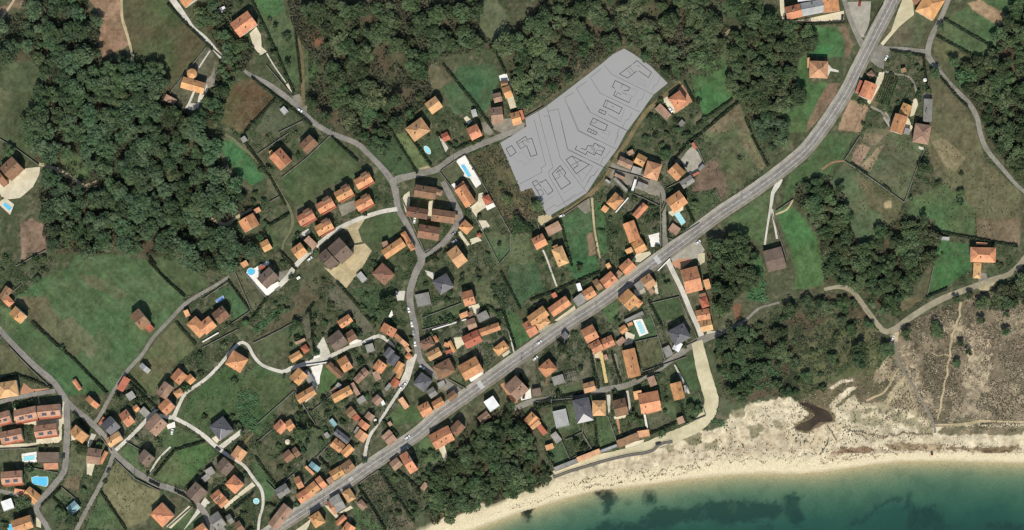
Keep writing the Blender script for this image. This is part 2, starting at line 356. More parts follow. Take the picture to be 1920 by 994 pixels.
F('C3', [200,400,500,340,580,440,200,550], (84,94,62), (74,90,58), False)
F('C4', [620,160,700,140,760,280,630,300], (80,92,64), None)
F('C4', [560,350,770,310,820,450,660,480,600,440], (74,92,60), (68,88,56))
F('C4', [430,660,610,610,660,770,500,850], (82,92,62), (90,92,66))
F('C4', [200,380,320,330,300,500,240,500], (72,98,60), None)
F('C4', [1170,360,1220,350,1230,470,1190,470], (134,98,74), None)
F('C4', [1280,100,1380,0,1390,100,1420,340,1270,330], (70,108,62), (66,100,58), False)
F('C4', [400,530,560,450,600,600,440,640], (66,92,60), None)
F('C4', [740,780,870,750,920,990,830,990], (74,94,60), (68,88,54), False)
F('C4', [960,690,1020,680,1100,990,1060,990], (80,88,60), (70,84,54), False)
F('D6', [960,430,1090,400,1200,500,1000,600], (88,92,70), (82,88,66))
F('D6', [1090,330,1210,340,1210,500,1090,420], (76,92,62), None)
F('D6', [1240,320,1420,260,1460,450,1290,510], (70,88,56), (76,90,60), False)
F('D6', [150,380,350,340,400,560,150,600,90,480], (70,92,62), (78,94,64))
F('D6', [110,740,250,670,310,820,190,870], (66,90,60), None)
F('D6', [530,470,640,450,700,650,560,720], (72,94,60), None)
F('D4', [960,500,1050,460,1290,660,1400,800,1280,960,1240,930,1060,680], (76,92,60), (84,88,62), False)
F('D4', [770,630,940,510,1060,690,1230,930,1230,990,1000,990], (84,88,62), (112,100,80), False)
F('D4', [720,790,800,830,860,850,970,990,750,990], (72,98,60), None)
F('D4', [240,20,420,140,520,160,540,270,400,400,240,300], (84,92,64), (74,86,58), False)
F('D4', [1200,280,1350,200,1400,330,1460,400,1300,460], (80,98,60), None, False)
F('D5', [690,110,825,90,830,140,690,165], (80,94,64), None)
# heath, dunes and beach
F('M', [1668,655,1680,612,1740,588,1800,565,1925,528,1925,800,1755,800,1725,755,1700,712], (134,118,94), (108,100,76), False, 6, 1, 26)
F('M', [1772,610,1830,602,1860,640,1850,700,1868,740,1830,742,1800,690,1812,640,1780,632], (186,168,132), (146,130,104), False, 16, 1, 8)
F('M', [1690,640,1712,650,1740,720,1760,780,1730,770,1700,712], (176,158,124), (140,124,98), False, 12, 1, 8)
F('M', [1780,740,1860,730,1920,700,1925,760,1860,785,1790,785], (160,144,114), (136,122,98), False, 14, 1, 9)
F('M', [1860,575,1925,565,1925,640,1880,630], (150,134,106), (126,114,90), False, 12, 1, 9)
F('M', [1545,722,1620,700,1668,665,1700,715,1725,760,1755,800,1700,830,1600,830,1545,790], (176,160,124), (138,122,94), False, 8, 1, 22)
F('M', [1490,650,1560,590,1640,600,1662,660,1640,705,1552,722,1500,745], (100,96,66), (88,94,58), False, 6)
F('M', [1500,752,1545,722,1600,705,1640,712,1600,760,1560,770], (110,100,72), (96,94,66), False, 6, 1, 22)
F('M', [1352,745,1372,752,1400,760,1385,800,1340,808,1342,780], (84,92,64), (104,98,76), False, 6, 1, 22)
SAND = TP('M', [760,1200,800,990,845,972,905,945,930,950,962,932,1012,912,1040,888,1110,872,1170,858,1215,845,1260,828,1310,812,1350,800,1385,765,1430,752,1480,745,1508,765,1555,772,1600,740,1622,762,1690,768,1750,797,1820,795,1960,792,2600,800,2600,1200])
FLD.append((SAND, (208,194,158), (188,173,138), False, 6, 16))
F('M', [1770,800,1925,796,1925,812,1760,815], (140,126,98), (112,106,78), False, 6, 1, 14)
F('M', [1400,785,1500,790,1590,800,1560,850,1450,850,1330,862,1200,872,1100,905,1060,902,1180,860,1300,825], (208,192,156), (186,168,132), False, 8, 1, 9)
F('D8', [20,345,90,290,130,250,100,215,60,180,120,180,200,205,290,260,285,310,230,325,170,350,130,375,60,372], (120,104,76), (104,90,66), False, 3)
F('D8', [110,160,170,200,190,240,150,250,60,200], (80,72,52), (100,88,66), False, 4)
F('D8', [240,520,330,460,480,470,560,500,430,540,300,565,230,565], (150,120,92), (128,104,78), False, 6, 1, 12)
F('D8', [980,455,1060,455,1180,470,1420,455,1488,470,1400,500,1280,515,1140,490,1000,475], (140,120,88), (116,98,70), False, 6, 1, 12)
F('D8', [600,440,960,450,950,490,640,495], (168,148,112), (136,116,86), False, 6, 1, 9)
for p_ in ([375,240,455,240,460,320,400,310], [440,290,560,270,620,300,560,350,450,340], [640,240,720,250,740,300,660,310], [720,290,820,270,830,330,740,340], [800,330,910,330,915,385,820,372], [560,200,640,190,650,240,570,250], [470,235,560,225,560,250,480,260]):
    F('D8', p_, (158,148,114), (138,130,96), False, 6, 1, 10)
for p_ in ([1350,165,1480,140,1505,195,1400,255], [1580,110,1660,120,1640,190,1590,182], [1030,290,1120,285,1125,350,1030,362], [700,310,790,300,780,360,720,370], [840,260,1000,230,1010,300,900,330], [1240,40,1340,0,1340,90,1260,110]):
    F('D7', p_, (150,140,106), (132,124,90), False, 6, 1, 10)
F('D8', [380,80,520,60,690,40,640,130,560,200,440,175,390,120], (118,104,80), (98,94,66), False, 6, 1, 16)
F('D8', [255,90,330,45,405,35,405,52,340,62,270,105], (220,206,172), (206,190,154), False, 2)
F('D8', [250,220,290,150,380,95,430,90,380,130,320,170,280,230], (218,204,170), (200,184,148), False, 4)
F('D8', [235,318,270,330,300,440,270,470,170,530,215,440,255,400], (206,190,154), (196,180,144), False, 3)
# weed beds on the sea floor
WEED = [TP('D7', [130,680,240,660,330,740,300,800,270,880,200,870,230,800,160,740]), TP('D7', [530,700,620,700,640,760,600,790,540,760]), TP('D7', [390,780,430,770,440,800,400,805]), TP('D7', [0,1060,60,1000,230,935,460,950,560,890,640,810,700,800,880,830,960,780,1150,755,1280,765,1330,760,1520,760,1640,790,1640,860,1560,920,1480,900,1350,930,1200,940,1020,920,900,920,820,935,770,1000]),
        TP('D7', [1700,720,1784,700,1784,960,1700,900]), TP('D8', [-40,770,40,770,80,850,90,940,20,960,-40,900]), TP('D7', [1420,1000,1560,960,1600,1000]),
        TP('D8', [740,1000,760,880,830,830,920,830,950,890,1040,1000]), TP('D8', [370,980,480,910,560,840,640,790,720,770,720,790,600,840,490,930,400,990]), TP('D8', [740,860,760,760,780,770,790,850]),
        TP('D8', [1240,1000,1270,950,1360,960,1390,920,1420,970,1488,950,1488,1000]), TP('D5', [460,830,500,820,520,880,490,950,460,930])]
def axis(lo, hi, st, far):
    a = list(np.arange(lo, hi + st/2, st)); s = st; x = hi
    up = []
    while x < far: s *= 1.35; x += s; up.append(x)
    s = st; x = lo; dn = []
    while x > -far: s *= 1.35; x -= s; dn.append(x)
    return np.array(dn[::-1] + a + up)
def make_ground():
    ax = axis(-396, 396, 0.8, 5000); ay = axis(-212, 212, 0.8, 5000)
    X, Y = np.meshgrid(ax, ay); PX = X / S + 960; PY = 497 - Y / S
    Z = zf(PX, PY)
    nx, ny = len(ax), len(ay)
    n1 = fbm(PX, PY, 70, 4, 3); n2 = fbm(PX, PY, 14, 4, 9); n3 = fbm(PX, PY, 4, 3, 21); wx = fbm(PX, PY, 18, 3, 31) - .5; wy = fbm(PX, PY, 18, 3, 47) - .5
    wx2 = fbm(PX, PY, 5, 2, 61) - .5; wy2 = fbm(PX, PY, 5, 2, 77) - .5
    col = np.empty(X.shape + (3,))
    a, b, c3 = lin((74,82,54)), lin((90,90,64)), lin((62,76,48))
    t = np.clip((n1 - .35) / .3, 0, 1)[..., None]; t2 = np.clip((n2 - .4) / .25, 0, 1)[..., None]
    col[:] = a*(1-t) + b*t; col[:] = col*(1-.5*t2) + c3*.5*t2
    pe = np.clip((fbm(PX, PY, 9, 4, 301) - .56)/.1, 0, 1)[..., None]*.5; col[:] = col*(1-pe) + lin((116,108,84))*pe
    pd = np.clip((fbm(PX, PY, 7, 3, 333) - .56)/.1, 0, 1)[..., None]*.45; col[:] = col*(1-pd) + lin((50,62,38))*pd
    for poly, c, c2, clear, warp, s_ in FLD:
        xs = [p[0] for p in poly]; ys = [p[1] for p in poly]; g = 10
        m0 = np.where((ax/S+960 > min(xs)-g) & (ax/S+960 < max(xs)+g))[0]; m1 = np.where((497-ay/S > min(ys)-g) & (497-ay/S < max(ys)+g))[0]
        if not len(m0) or not len(m1): continue
        sl = (slice(m1[0], m1[-1]+1), slice(m0[0], m0[-1]+1))
        w = warp
        acc = 0
        for ox, oy in ((0,0),(.9,.5),(-.9,-.5),(.5,-.9)):
            acc = acc + inpoly(PX[sl] + w*2.2*wx[sl] + w*wx2[sl] + ox, PY[sl] + w*2.2*wy[sl] + w*wy2[sl] + oy, poly)
        acc = (acc / 4.0)[..., None]
        k = fbm(PX[sl], PY[sl], s_, 5, int(abs(xs[0]*7+ys[0])) % 999)
        k = np.clip((k - .36) / .28, 0, 1)[..., None]
        cc = lin(c)*(1-k) + lin(c2)*k
        if clear and c[1] > c[2] + 20:
            e = max(range(len(poly)), key=lambda i: math.hypot(poly[i][0]-poly[i-1][0], poly[i][1]-poly[i-1][1])); ang = math.atan2(poly[e][1]-poly[e-1][1], poly[e][0]-poly[e-1][0])
            ca, sa = math.cos(ang), math.sin(ang); al = PX[sl]*ca + PY[sl]*sa; ac = -PX[sl]*sa + PY[sl]*ca + 4*wx[sl]
            st = vnoise(al/60.0, ac/3.2, 7 + e)*.6 + vnoise(al/25.0, ac/7.0, 19 + e)*.4
            cc = cc*(1 + .34*(st - .5))[..., None]*np.array([1.07, 1.0, .95])
            dr = np.clip((fbm(PX[sl], PY[sl], 38, 4, 205 + e) - .52)/.14, 0, 1)[..., None]*.22
            cc = cc*(1-dr) + lin((104,100,70))*dr
        col[sl] = col[sl]*(1-acc) + cc*acc
        if clear: mask_poly(poly, 2)
    # fine mottling of turf and soil, kept out of the sand
    s = sea(PX, PY)
    v = (1 + .75*(n2 - .5) + .75*(n3 - .5))[..., None]
    col *= np.clip(v, .5, 1.6)
    # wet sand, sea floor, weed
    wet = np.clip((s + 2.2 + 3*(n2-.5)) / 2.0, 0, 1)[..., None]
    sand = lin((214,199,158)) * (1 + .14*(n3-.5) + .14*(n2-.5))[..., None]
    dry = np.clip((s + 14 + 9*(n1-.5)) / 5, 0, 1)[..., None] * (s > -30)[..., None]
    ins = np.where((PY > 850) & (PX > 780), 1.0, 0.0)[..., None]
    col = col*(1 - dry*ins) + sand*dry*ins
    col = col*(1 - wet*.28)
    for p in WEED:
        q = sum(inpoly(PX + 16*wx + 10*wx2 + 3.2*math.cos(a_*.7)*(1 + a_ % 3)*.6, PY + 16*wy + 10*wy2 + 3.2*math.sin(a_*.7)*(1 + a_ % 3)*.6, p).astype(float) for a_ in range(9))/9*(s > 0)
        hole = np.clip((fbm(PX, PY, 12, 4, 88) - .33) / .1, 0, 1)
        f = (q * (.72 + .27*hole))[..., None]
        col = col*(1-f) + lin((30,32,28))*f
    bar = np.clip((fbm(PX, PY, 26, 3, 99) - .5) / .2, 0, 1) * np.clip((s-4)/6, 0, 1)
    col *= (1 - .18*bar)[..., None]
    g = col @ np.array([.2126, .7152, .0722]); land = (s < 0)[..., None]; col = np.where(land, col*.86 + g[..., None]*.14, col)
    col /= np.where(land, 1.10, 1.12)
    me = bpy.data.meshes.new('ground')
    V = np.stack([X, Y, Z], -1).reshape(-1, 3).astype(np.float32)
    I = np.arange(nx*ny).reshape(ny, nx)
    Q = np.stack([I[:-1,:-1], I[:-1,1:], I[1:,1:], I[1:,:-1]], -1).reshape(-1, 4).astype(np.int32)
    me.vertices.add(len(V)); me.vertices.foreach_set('co', V.ravel())
    me.loops.add(Q.size); me.loops.foreach_set('vertex_index', Q.ravel())
    me.polygons.add(len(Q)); me.polygons.foreach_set('loop_start', np.arange(0, Q.size, 4, dtype=np.int32)); me.polygons.foreach_set('loop_total', np.full(len(Q), 4, np.int32))
    me.update(calc_edges=True)
    at = me.color_attributes.new('cover', 'FLOAT_COLOR', 'POINT')
    at.data.foreach_set('color', np.concatenate([col.reshape(-1, 3), np.ones((len(V), 1))], 1).astype(np.float32).ravel())
    m = bpy.data.materials.new('turf_soil_and_sand'); m.use_nodes = True; t = m.node_tree; b = t.nodes['Principled BSDF']
    b.inputs['Roughness'].default_value = 1; b.inputs['Specular IOR Level'].default_value = 0
    va = t.nodes.new('ShaderNodeVertexColor'); va.layer_name = 'cover'
    geo = t.nodes.new('ShaderNodeNewGeometry'); no = t.nodes.new('ShaderNodeTexNoise'); no.inputs['Scale'].default_value = 1.3; no.inputs['Detail'].default_value = 4
    t.links.new(geo.outputs['Position'], no.inputs['Vector'])
    mr = t.nodes.new('ShaderNodeMapRange'); mr.inputs[1].default_value = .3; mr.inputs[2].default_value = .7; mr.inputs[3].default_value = .78; mr.inputs[4].default_value = 1.22
    t.links.new(no.outputs['Fac'], mr.inputs[0])
    mu = t.nodes.new('ShaderNodeVectorMath'); mu.operation = 'SCALE'
    t.links.new(va.outputs['Color'], mu.inputs[0]); t.links.new(mr.outputs[0], mu.inputs['Scale']); t.links.new(mu.outputs[0], b.inputs['Base Color'])
    me.materials.append(m)
    o = bpy.data.objects.new('ground', me); C.objects.link(o); tag(o, kind='structure')
make_ground()
# ---------------------------------------------------------------- sea
def make_sea():
    ax = axis(-396, 396, 3.0, 5000); ax = ax[ax > -90]; ay = np.concatenate([np.arange(-212, -120, 1.0), np.arange(-120, -90, 4)]); far = [-212]; s = 1.0
    while far[-1] > -5000: s *= 1.35; far.append(far[-1] - s)
    ay = np.concatenate([np.array(far[1:])[::-1], ay])
    X, Y = np.meshgrid(ax, ay); PX = X / S + 960; PY = 497 - Y / S
    d = np.maximum(sea(PX, PY), 0)
    d = d * (0.8 + .4*fbm(PX, PY, 60, 3, 5))
    nx, ny = len(ax), len(ay); I = np.arange(nx*ny).reshape(ny, nx)
    keep = (sea(PX, PY) > -6); k = keep[:-1,:-1] | keep[1:,1:] | keep[:-1,1:] | keep[1:,:-1]
    Q = np.stack([I[:-1,:-1], I[:-1,1:], I[1:,1:], I[1:,:-1]], -1)[k]
    me = bpy.data.meshes.new('sea')
    me.from_pydata(np.stack([X, Y, np.full(X.shape, -1.0)], -1).reshape(-1, 3).tolist(), [], Q.tolist())
    op = .36*(1 - np.exp(-d / 9.0)); ti = np.exp(-d[..., None] * np.array([.042, .021, .021]))
    at = me.color_attributes.new('tint', 'FLOAT_COLOR', 'POINT')
    at.data.foreach_set('color', np.concatenate([ti, op[..., None]], -1).reshape(-1, 4).astype(np.float32).ravel())
    bt = me.color_attributes.new('body', 'FLOAT_COLOR', 'POINT')
    w = np.clip(d / 34.0, 0, 1)[..., None]; cA, cB, cC = lin((124,136,106)), lin((80,124,102)), lin((58,102,92))
    body = np.where(w < .35, cA*(1-w/.35) + cB*w/.35, cB*(1-(w-.35)/.65) + cC*(w-.35)/.65) / 1.12
    bt.data.foreach_set('color', np.concatenate([body, np.ones(body.shape[:-1]+(1,))], -1).reshape(-1, 4).astype(np.float32).ravel())
    m = bpy.data.materials.new('sea_water'); m.use_nodes = True; t = m.node_tree
    for n in list(t.nodes):
        if n.type == 'BSDF_PRINCIPLED': t.nodes.remove(n)
    a1 = t.nodes.new('ShaderNodeVertexColor'); a1.layer_name = 'tint'; a2 = t.nodes.new('ShaderNodeVertexColor'); a2.layer_name = 'body'
    tr = t.nodes.new('ShaderNodeBsdfTransparent'); di = t.nodes.new('ShaderNodeBsdfDiffuse'); gl = t.nodes.new('ShaderNodeBsdfGlossy'); gl.inputs['Roughness'].default_value = .12
    mx = t.nodes.new('ShaderNodeMixShader'); m2 = t.nodes.new('ShaderNodeMixShader'); fr = t.nodes.new('ShaderNodeFresnel'); fr.inputs[0].default_value = 1.33
    no = t.nodes.new('ShaderNodeTexNoise'); no.inputs['Scale'].default_value = .5; no.inputs['Detail'].default_value = 5; bu = t.nodes.new('ShaderNodeBump'); bu.inputs['Strength'].default_value = .25
    geo = t.nodes.new('ShaderNodeNewGeometry'); t.links.new(geo.outputs['Position'], no.inputs['Vector']); t.links.new(no.outputs['Fac'], bu.inputs['Height'])
    t.links.new(bu.outputs[0], gl.inputs['Normal']); t.links.new(bu.outputs[0], fr.inputs['Normal'])
    t.links.new(a1.outputs['Color'], tr.inputs[0]); t.links.new(a2.outputs['Color'], di.inputs[0]); t.links.new(a1.outputs['Alpha'], mx.inputs[0])
    t.links.new(tr.outputs[0], mx.inputs[1]); t.links.new(di.outputs[0], mx.inputs[2])
    t.links.new(fr.outputs[0], m2.inputs[0]); t.links.new(mx.outputs[0], m2.inputs[1]); t.links.new(gl.outputs[0], m2.inputs[2])
    t.links.new(m2.outputs[0], t.nodes['Material Output'].inputs['Surface'])
    me.materials.append(m); o = bpy.data.objects.new('sea', me); C.objects.link(o); tag(o, kind='structure')
make_sea()
# ---------------------------------------------------------------- roads, lanes, paths
ASPH = mat('worn_asphalt', alb((140,135,126)), .95, .2, .5, alb((126,122,114)), .1)
ASPH2 = mat('old_grey_asphalt', alb((140,136,124)), .95, .2, .4, alb((124,120,108)), .1)
CONC = mat('pale_concrete', alb((204,199,184)), .95, .12, .5, alb((186,181,166)), .1)
PAVE = mat('pavement_slabs', alb((168,162,146)), .95, .14, .6, alb((150,146,130)), .1)
SANDY = mat('sandy_track', alb((186,170,134)), 1, .16, .5, alb((164,150,116)), .05)
DIRT = mat('brown_earth_track', alb((128,112,84)), 1, .2, .5, alb((104,96,68)), .05)
DUSTY = mat('pale_beach_track', alb((204,194,160)), 1, .12, .3, alb((188,178,144)), .05)
CREAM = mat('cream_paving', alb((212,202,174)), .95, .1, .6, alb((196,186,158)), .1)
WHITEP = mat('white_terrace', alb((236,232,222)), .9, .08, .6, alb((222,218,206)), .1)
PINK = mat('terracotta_paving', alb((190,140,108)), .95, .14, .6, alb((172,128,100)), .1)
YEL = mat('yellow_paving', alb((204,182,122)), .95, .1, .6, None, .1)
GREYG = mat('grey_gravel', alb((140,134,120)), 1, .16, .5, alb((122,116,102)), .05)
PAINT = mat('road_paint', (.62,.62,.60,1), .8, .25, 1.2)
MATS = dict(a=ASPH, b=ASPH2, c=CONC, p=PAVE, s=SANDY, d=DIRT, u=DUSTY, k=CREAM, w=WHITEP, r=PINK, y=YEL, g=GREYG)
def spline(pts, step=6.0):
    """Catmull-Rom through photo points (x, y, width) -> dense list"""
    out = []; n = len(pts)
    for i in range(n - 1):
        p0 = pts[max(i-1, 0)]; p1 = pts[i]; p2 = pts[i+1]; p3 = pts[min(i+2, n-1)]
        k = max(1, int(math.hypot(p2[0]-p1[0], p2[1]-p1[1]) / step))
        for j in range(k):
            t = j / k; t2 = t*t; t3 = t2*t
            out.append(tuple(.5*((2*p1[c]) + (-p0[c]+p2[c])*t + (2*p0[c]-5*p1[c]+4*p2[c]-p3[c])*t2 + (-p0[c]+3*p1[c]-3*p2[c]+p3[c])*t3) for c in range(len(p1))))
    out.append(tuple(pts[-1])); return out
def offset(pl, d):
    r = []
    for i, p in enumerate(pl):
        a = pl[max(i-1, 0)]; b = pl[min(i+1, len(pl)-1)]; dx, dy = b[0]-a[0], b[1]-a[1]; l = math.hypot(dx, dy) or 1
        r.append((p[0] - dy/l*d, p[1] + dx/l*d))
    return r
LAYER = [0, 0]
def ribbon(name, pts, m, z=None, thick=None, jit=0.0, wd_=None, mask=True):
    pl = spline([p if len(p) == 3 else (p[0], p[1], wd_) for p in pts])
    if z is None: LAYER[1] += 1; z = .15 + .004*(LAYER[1] % 25)
    L = []; Rr = []
    for i, p in enumerate(pl):
        w = p[2] / 2
        l = offset(pl, -w - jit*R.random())[i]; r = offset(pl, w + jit*R.random())[i]; L.append(l); Rr.append(r)
    vs = []; fs = []
    for l, r in zip(L, Rr):
        for q in (l, r): x, y = W(*q); vs.append((x, y, zg(*q) + z))
    for i in range(len(L) - 1): fs.append((2*i, 2*i+2, 2*i+3, 2*i+1)[::-1])
    mb = MB(); mb.add(vs, fs)
    if thick:
        for i in range(len(L) - 1):
            for a, b in ((L[i], L[i+1]), (Rr[i+1], Rr[i])):
                xa, ya = W(*a); xb, yb = W(*b); za = zg(*a); zb = zg(*b)
                mb.add([(xa, ya, za - .05), (xb, yb, zb - .05), (xb, yb, zb + z), (xa, ya, za + z)], [(0, 1, 2, 3)])
    o = mb.build(name, m); tag(o, kind='structure')
    if mask: mask_poly(L + Rr[::-1], 1)
    return o, pl
def flat(name, poly, m, z=None):
    if z is None: LAYER[0] += 1; z = .02 + .004*(LAYER[0] % 30)
    pw = [W(*p) for p in poly]
    n = len(pw); ar = sum(pw[i][0]*pw[(i+1) % n][1] - pw[(i+1) % n][0]*pw[i][1] for i in range(n))
    if ar < 0: pw = pw[::-1]
    cz = zg(sum(p[0] for p in poly)/n, sum(p[1] for p in poly)/n)
    mb = MB(); mb.add([(x, y, cz + z) for x, y in pw], [tuple(range(n))])
    mask_poly(poly, 1); o = mb.build(name, m); tag(o, kind='structure'); return o
# ---------------------------------------------------------------- paved yards and terraces
def Y(t, m, flat_, name='courtyard'): flat(name, TP(t, flat_), MATS[m])
Y('B1','k',[190,262,300,250,292,310,245,400,150,482,60,492,8,470,-20,380,60,340,140,300])
Y('B1','k',[-20,520,40,480,105,530,75,608])
Y('A2','k',[270,250,320,200,355,260,360,350,400,385,350,415,300,350])
Y('A2','k',[540,630,560,620,600,680,585,700])
Y('A2','g',[585,715,640,700,700,790,690,870,650,850])
Y('A1','c',[1400,770,1440,680,1455,680,1420,770,1470,770,1480,720,1535,600,1560,620,1545,680,1490,760,1480,800,1440,825,1380,805])
Y('A1','g',[1535,600,1575,560,1600,480,1600,640,1550,660])
Y('A3','w',[537,565,595,545,612,600,550,605])
Y('A3','k',[600,600,625,620,640,700,670,800,625,815,600,740])
Y('A3','g',[405,915,440,905,500,985,470,1010,430,990])
Y('A3','g',[480,900,620,880,740,920,720,950,560,990,490,960])
Y('A3','k',[275,880,300,865,340,900,310,930])
Y('A4','k',[1040,-20,1072,-20,1080,150,1200,150,1520,80,1520,160,1060,165,1045,80])
Y('A4','k',[160,745,200,715,265,820,255,850])
Y('A4','r',[315,630,395,755,350,790,265,845,255,810,350,745,285,675,290,655])
Y('A4','c',[1395,470,1430,510,1480,525,1480,540,1420,530,1390,590,1385,560])
Y('A5','u',[640,110,690,-20,760,-20,770,110,720,150,660,200,540,340,520,325,600,230])
Y('A5','p',[270,15,450,10,440,150,405,280,360,275,325,190])
Y('A5','b',[440,370,520,330,585,360,580,420,545,440,545,515,500,500,440,450])
Y('A5','k',[510,540,550,535,540,600,440,780,420,760,470,660])
Y('A5','k',[765,740,790,730,800,780,770,860,740,870])
Y('A5','k',[700,880,730,880,760,950,740,985,695,950])
Y('A5','p',[560,830,600,900,590,960,540,880])
Y('A5','g',[840,700,890,690,890,740,840,740])
Y('B3','w',[535,205,603,165,727,375,685,408,640,335,590,320,600,300])
Y('B3','w',[495,385,525,370,640,545,620,565])
Y('B3','k',[620,572,700,505,705,450,740,440,770,545,700,590,690,640,660,595])
Y('B3','w',[755,545,820,515,832,545,770,575])
Y('B3','k',[690,650,760,650,790,690,760,720,730,730])
Y('B3','k',[545,740,570,730,640,830,620,840])
Y('B3','k',[640,790,700,770,730,800,650,830])
Y('B3','k',[150,460,190,430,195,500,180,600,165,600,135,490])
Y('B3','k',[330,510,370,500,350,640,325,640])
Y('B3','s',[260,260,330,240,350,260,280,290])
Y('B3','c',[400,10,420,20,480,110,460,140])
Y('B3','s',[1140,620,1240,600,1260,640,1180,690,1150,670])
Y('B3','g',[1440,545,1530,485,1540,580,1500,600])
Y('B2','s',[1070,650,1130,640,1080,720,1110,810,1050,820,1010,740,950,700])
Y('B2','s',[1040,850,1130,820,1180,880,1100,994,1000,1090,850,1000,920,1000])
Y('B2','g',[930,540,1050,500,1080,560,960,620])
Y('B2','c',[640,750,710,710,730,740,650,780])
Y('C2','s',[900,240,960,265,1030,220,1130,140,1130,80,1210,65,1260,120,1200,230,1070,400,990,330])
Y('C2','w',[315,285,490,195,500,215,425,270,440,330,490,388,560,350,592,372,470,466])
Y('C2','g',[540,290,640,260,690,240,660,320,560,420,530,410,590,370])
Y('C2','w',[1090,800,1180,785,1150,830,1110,840])
Y('C2','c',[850,830,900,760,950,880,930,920,870,920])
Y('C2','w',[830,905,870,895,890,950,810,960])
Y('C2','c',[1440,420,1510,420,1500,490,1450,490])
Y('C2','w',[1410,560,1420,600,1400,620,1385,610])
Y('C3','c',[5,260,75,260,65,320,20,335])
Y('C3','c',[225,105,300,130,285,175,240,140])
Y('C3','k',[550,375,630,355,640,400,600,450,560,420])
Y('C3','k',[440,610,510,600,530,650,460,700])
Y('C3','w',[545,905,660,850,660,885,570,940])
Y('C3','k',[800,735,850,700,865,720,810,755])
Y('C3','c',[90,780,160,740,130,860,60,960,40,990,30,960,80,850])
Y('C3','k',[1190,480,1290,410,1340,370,1350,400,1230,490])
Y('C3','p',[1310,590,1260,650,1260,600])
Y('C3','p',[1060,560,1120,520,1190,500,1100,580])
Y('C4','k',[575,240,600,190,615,280,600,290])
Y('C4','p',[430,250,510,240,520,270,440,310])
Y('C4','c',[940,660,980,560,1050,560,1060,590,960,640])
Y('C4','p',[700,0,940,0,930,30,860,20,740,90])
Y('C4','k',[370,560,440,590,420,650,360,670])
Y('C4','w',[425,482,492,466,541,575,474,602])
Y('C4','k',[115,720,185,700,200,760,130,760])
Y('C4','r',[700,60,760,20,880,20,780,100], 'forecourt')
Y('B4','p',[620,870,830,790,880,870,830,940,640,920], 'forecourt')
Y('B4','u',[830,900,880,890,880,960,830,990])
Y('B4','k',[450,390,520,400,540,470,460,450])
Y('B4','p',[700,200,780,90,830,140,870,230,790,330,740,270])
Y('B4','g',[200,270,150,330,550,480,545,360,470,350,380,320])
Y('B4','k',[600,590,680,560,720,520,720,570,640,620])
Y('B4','w',[460,760,540,740,545,840,480,850])
Y('B4','k',[330,960,370,900,470,880,480,900,400,960])
Y('B5','g',[955,755,1030,770,1030,800,960,795])
Y('B5','c',[805,95,850,110,840,130,805,115])
Y('C5','g',[1250,120,1310,130,1320,190,1250,200])
Y('C5','s',[1240,240,1380,190,1340,250,1290,270])
Y('C5','s',[590,590,660,560,650,640,610,640])
Y('D1','k',[90,200,100,200,100,300,390,290,400,150,410,150,410,320,300,330,100,320,40,330,0,330,0,340,90,310])
Y('D1','k',[0,455,230,440,230,330,200,330,200,300,395,300,390,420,370,440,240,450,110,475,0,478])
Y('D1','w',[136,510,232,497,233,564,140,562])
Y('D1','r',[130,120,150,60,200,100,330,95,130,135])
Y('D1','k',[450,380,470,390,480,420,450,430])
Y('D1','c',[550,460,580,380,610,390,570,470])
Y('D1','k',[550,560,580,540,600,580,580,650,550,640])
Y('D1','k',[230,910,260,930,260,980,230,970])
Y('D2','k',[370,450,400,430,420,460,400,480])
Y('D2','c',[410,495,545,395,565,410,440,510])
Y('D2','k',[440,850,610,710,630,730,520,810,450,870])
Y('D2','k',[100,975,235,850,255,860,130,985])
Y('D2','w',[100,370,150,350,155,385,110,395])
Y('D2','w',[960,60,1010,30,1010,120,970,150])
Y('D2','c',[200,1000,330,800,360,830,320,870])
Y('D3','w',[470,210,540,180,590,190,560,230,480,260])
Y('D3','w',[110,440,220,410,225,430,200,520,195,590,165,640,155,540])
Y('D3','c',[1010,390,1080,340,1050,470,1000,570,970,560])
Y('D3','k',[150,580,180,590,165,690,60,770,70,740,140,700])
Y('D3','g',[1310,580,1480,660,1480,700,1300,640])
Y('D4','k',[290,960,370,900,350,960,330,994,240,994])
Y('D4','k',[480,790,520,790,600,880,580,900])
Y('D4','k',[600,850,700,790,720,810,640,850])
Y('D4','k',[1430,310,1480,290,1510,400,1500,430,1470,400])
Y('D5','w',[440,160,505,120,512,185,450,200])
Y('D5','r',[320,100,355,85,430,210,400,220])
Y('D6','k',[355,470,400,430,500,460,420,500])
Y('D6','k',[680,460,790,430,780,470,690,480])
Y('D6','c',[620,275,655,270,650,425,635,430])
Y('D6','c',[785,240,805,235,835,420,815,420])
Y('D6','k',[560,735,700,690,705,715,560,770])
Y('D6','k',[780,690,940,650,930,680,780,740])
Y('D6','r',[700,480,725,480,740,615,730,620])
Y('D6','r',[930,430,955,425,1090,385,1090,405,960,440])
Y('D6','k',[790,80,890,35,905,80,805,130])
PONDM = mat('peaty_water', (.035,.026,.016,1), .1, .3, .15, (.07,.052,.03,1), .4)
_p = spline([(a, b, 0) for a, b in TP('D8', [35,350,62,324,118,300,150,280,160,256,130,224,64,190,104,190,180,214,240,240,274,284,266,304,230,308,190,312,158,336,130,362,80,362,35,350])], 2)
flat('stream_pool', [(a, b) for a, b, c in _p[:-1]], PONDM)
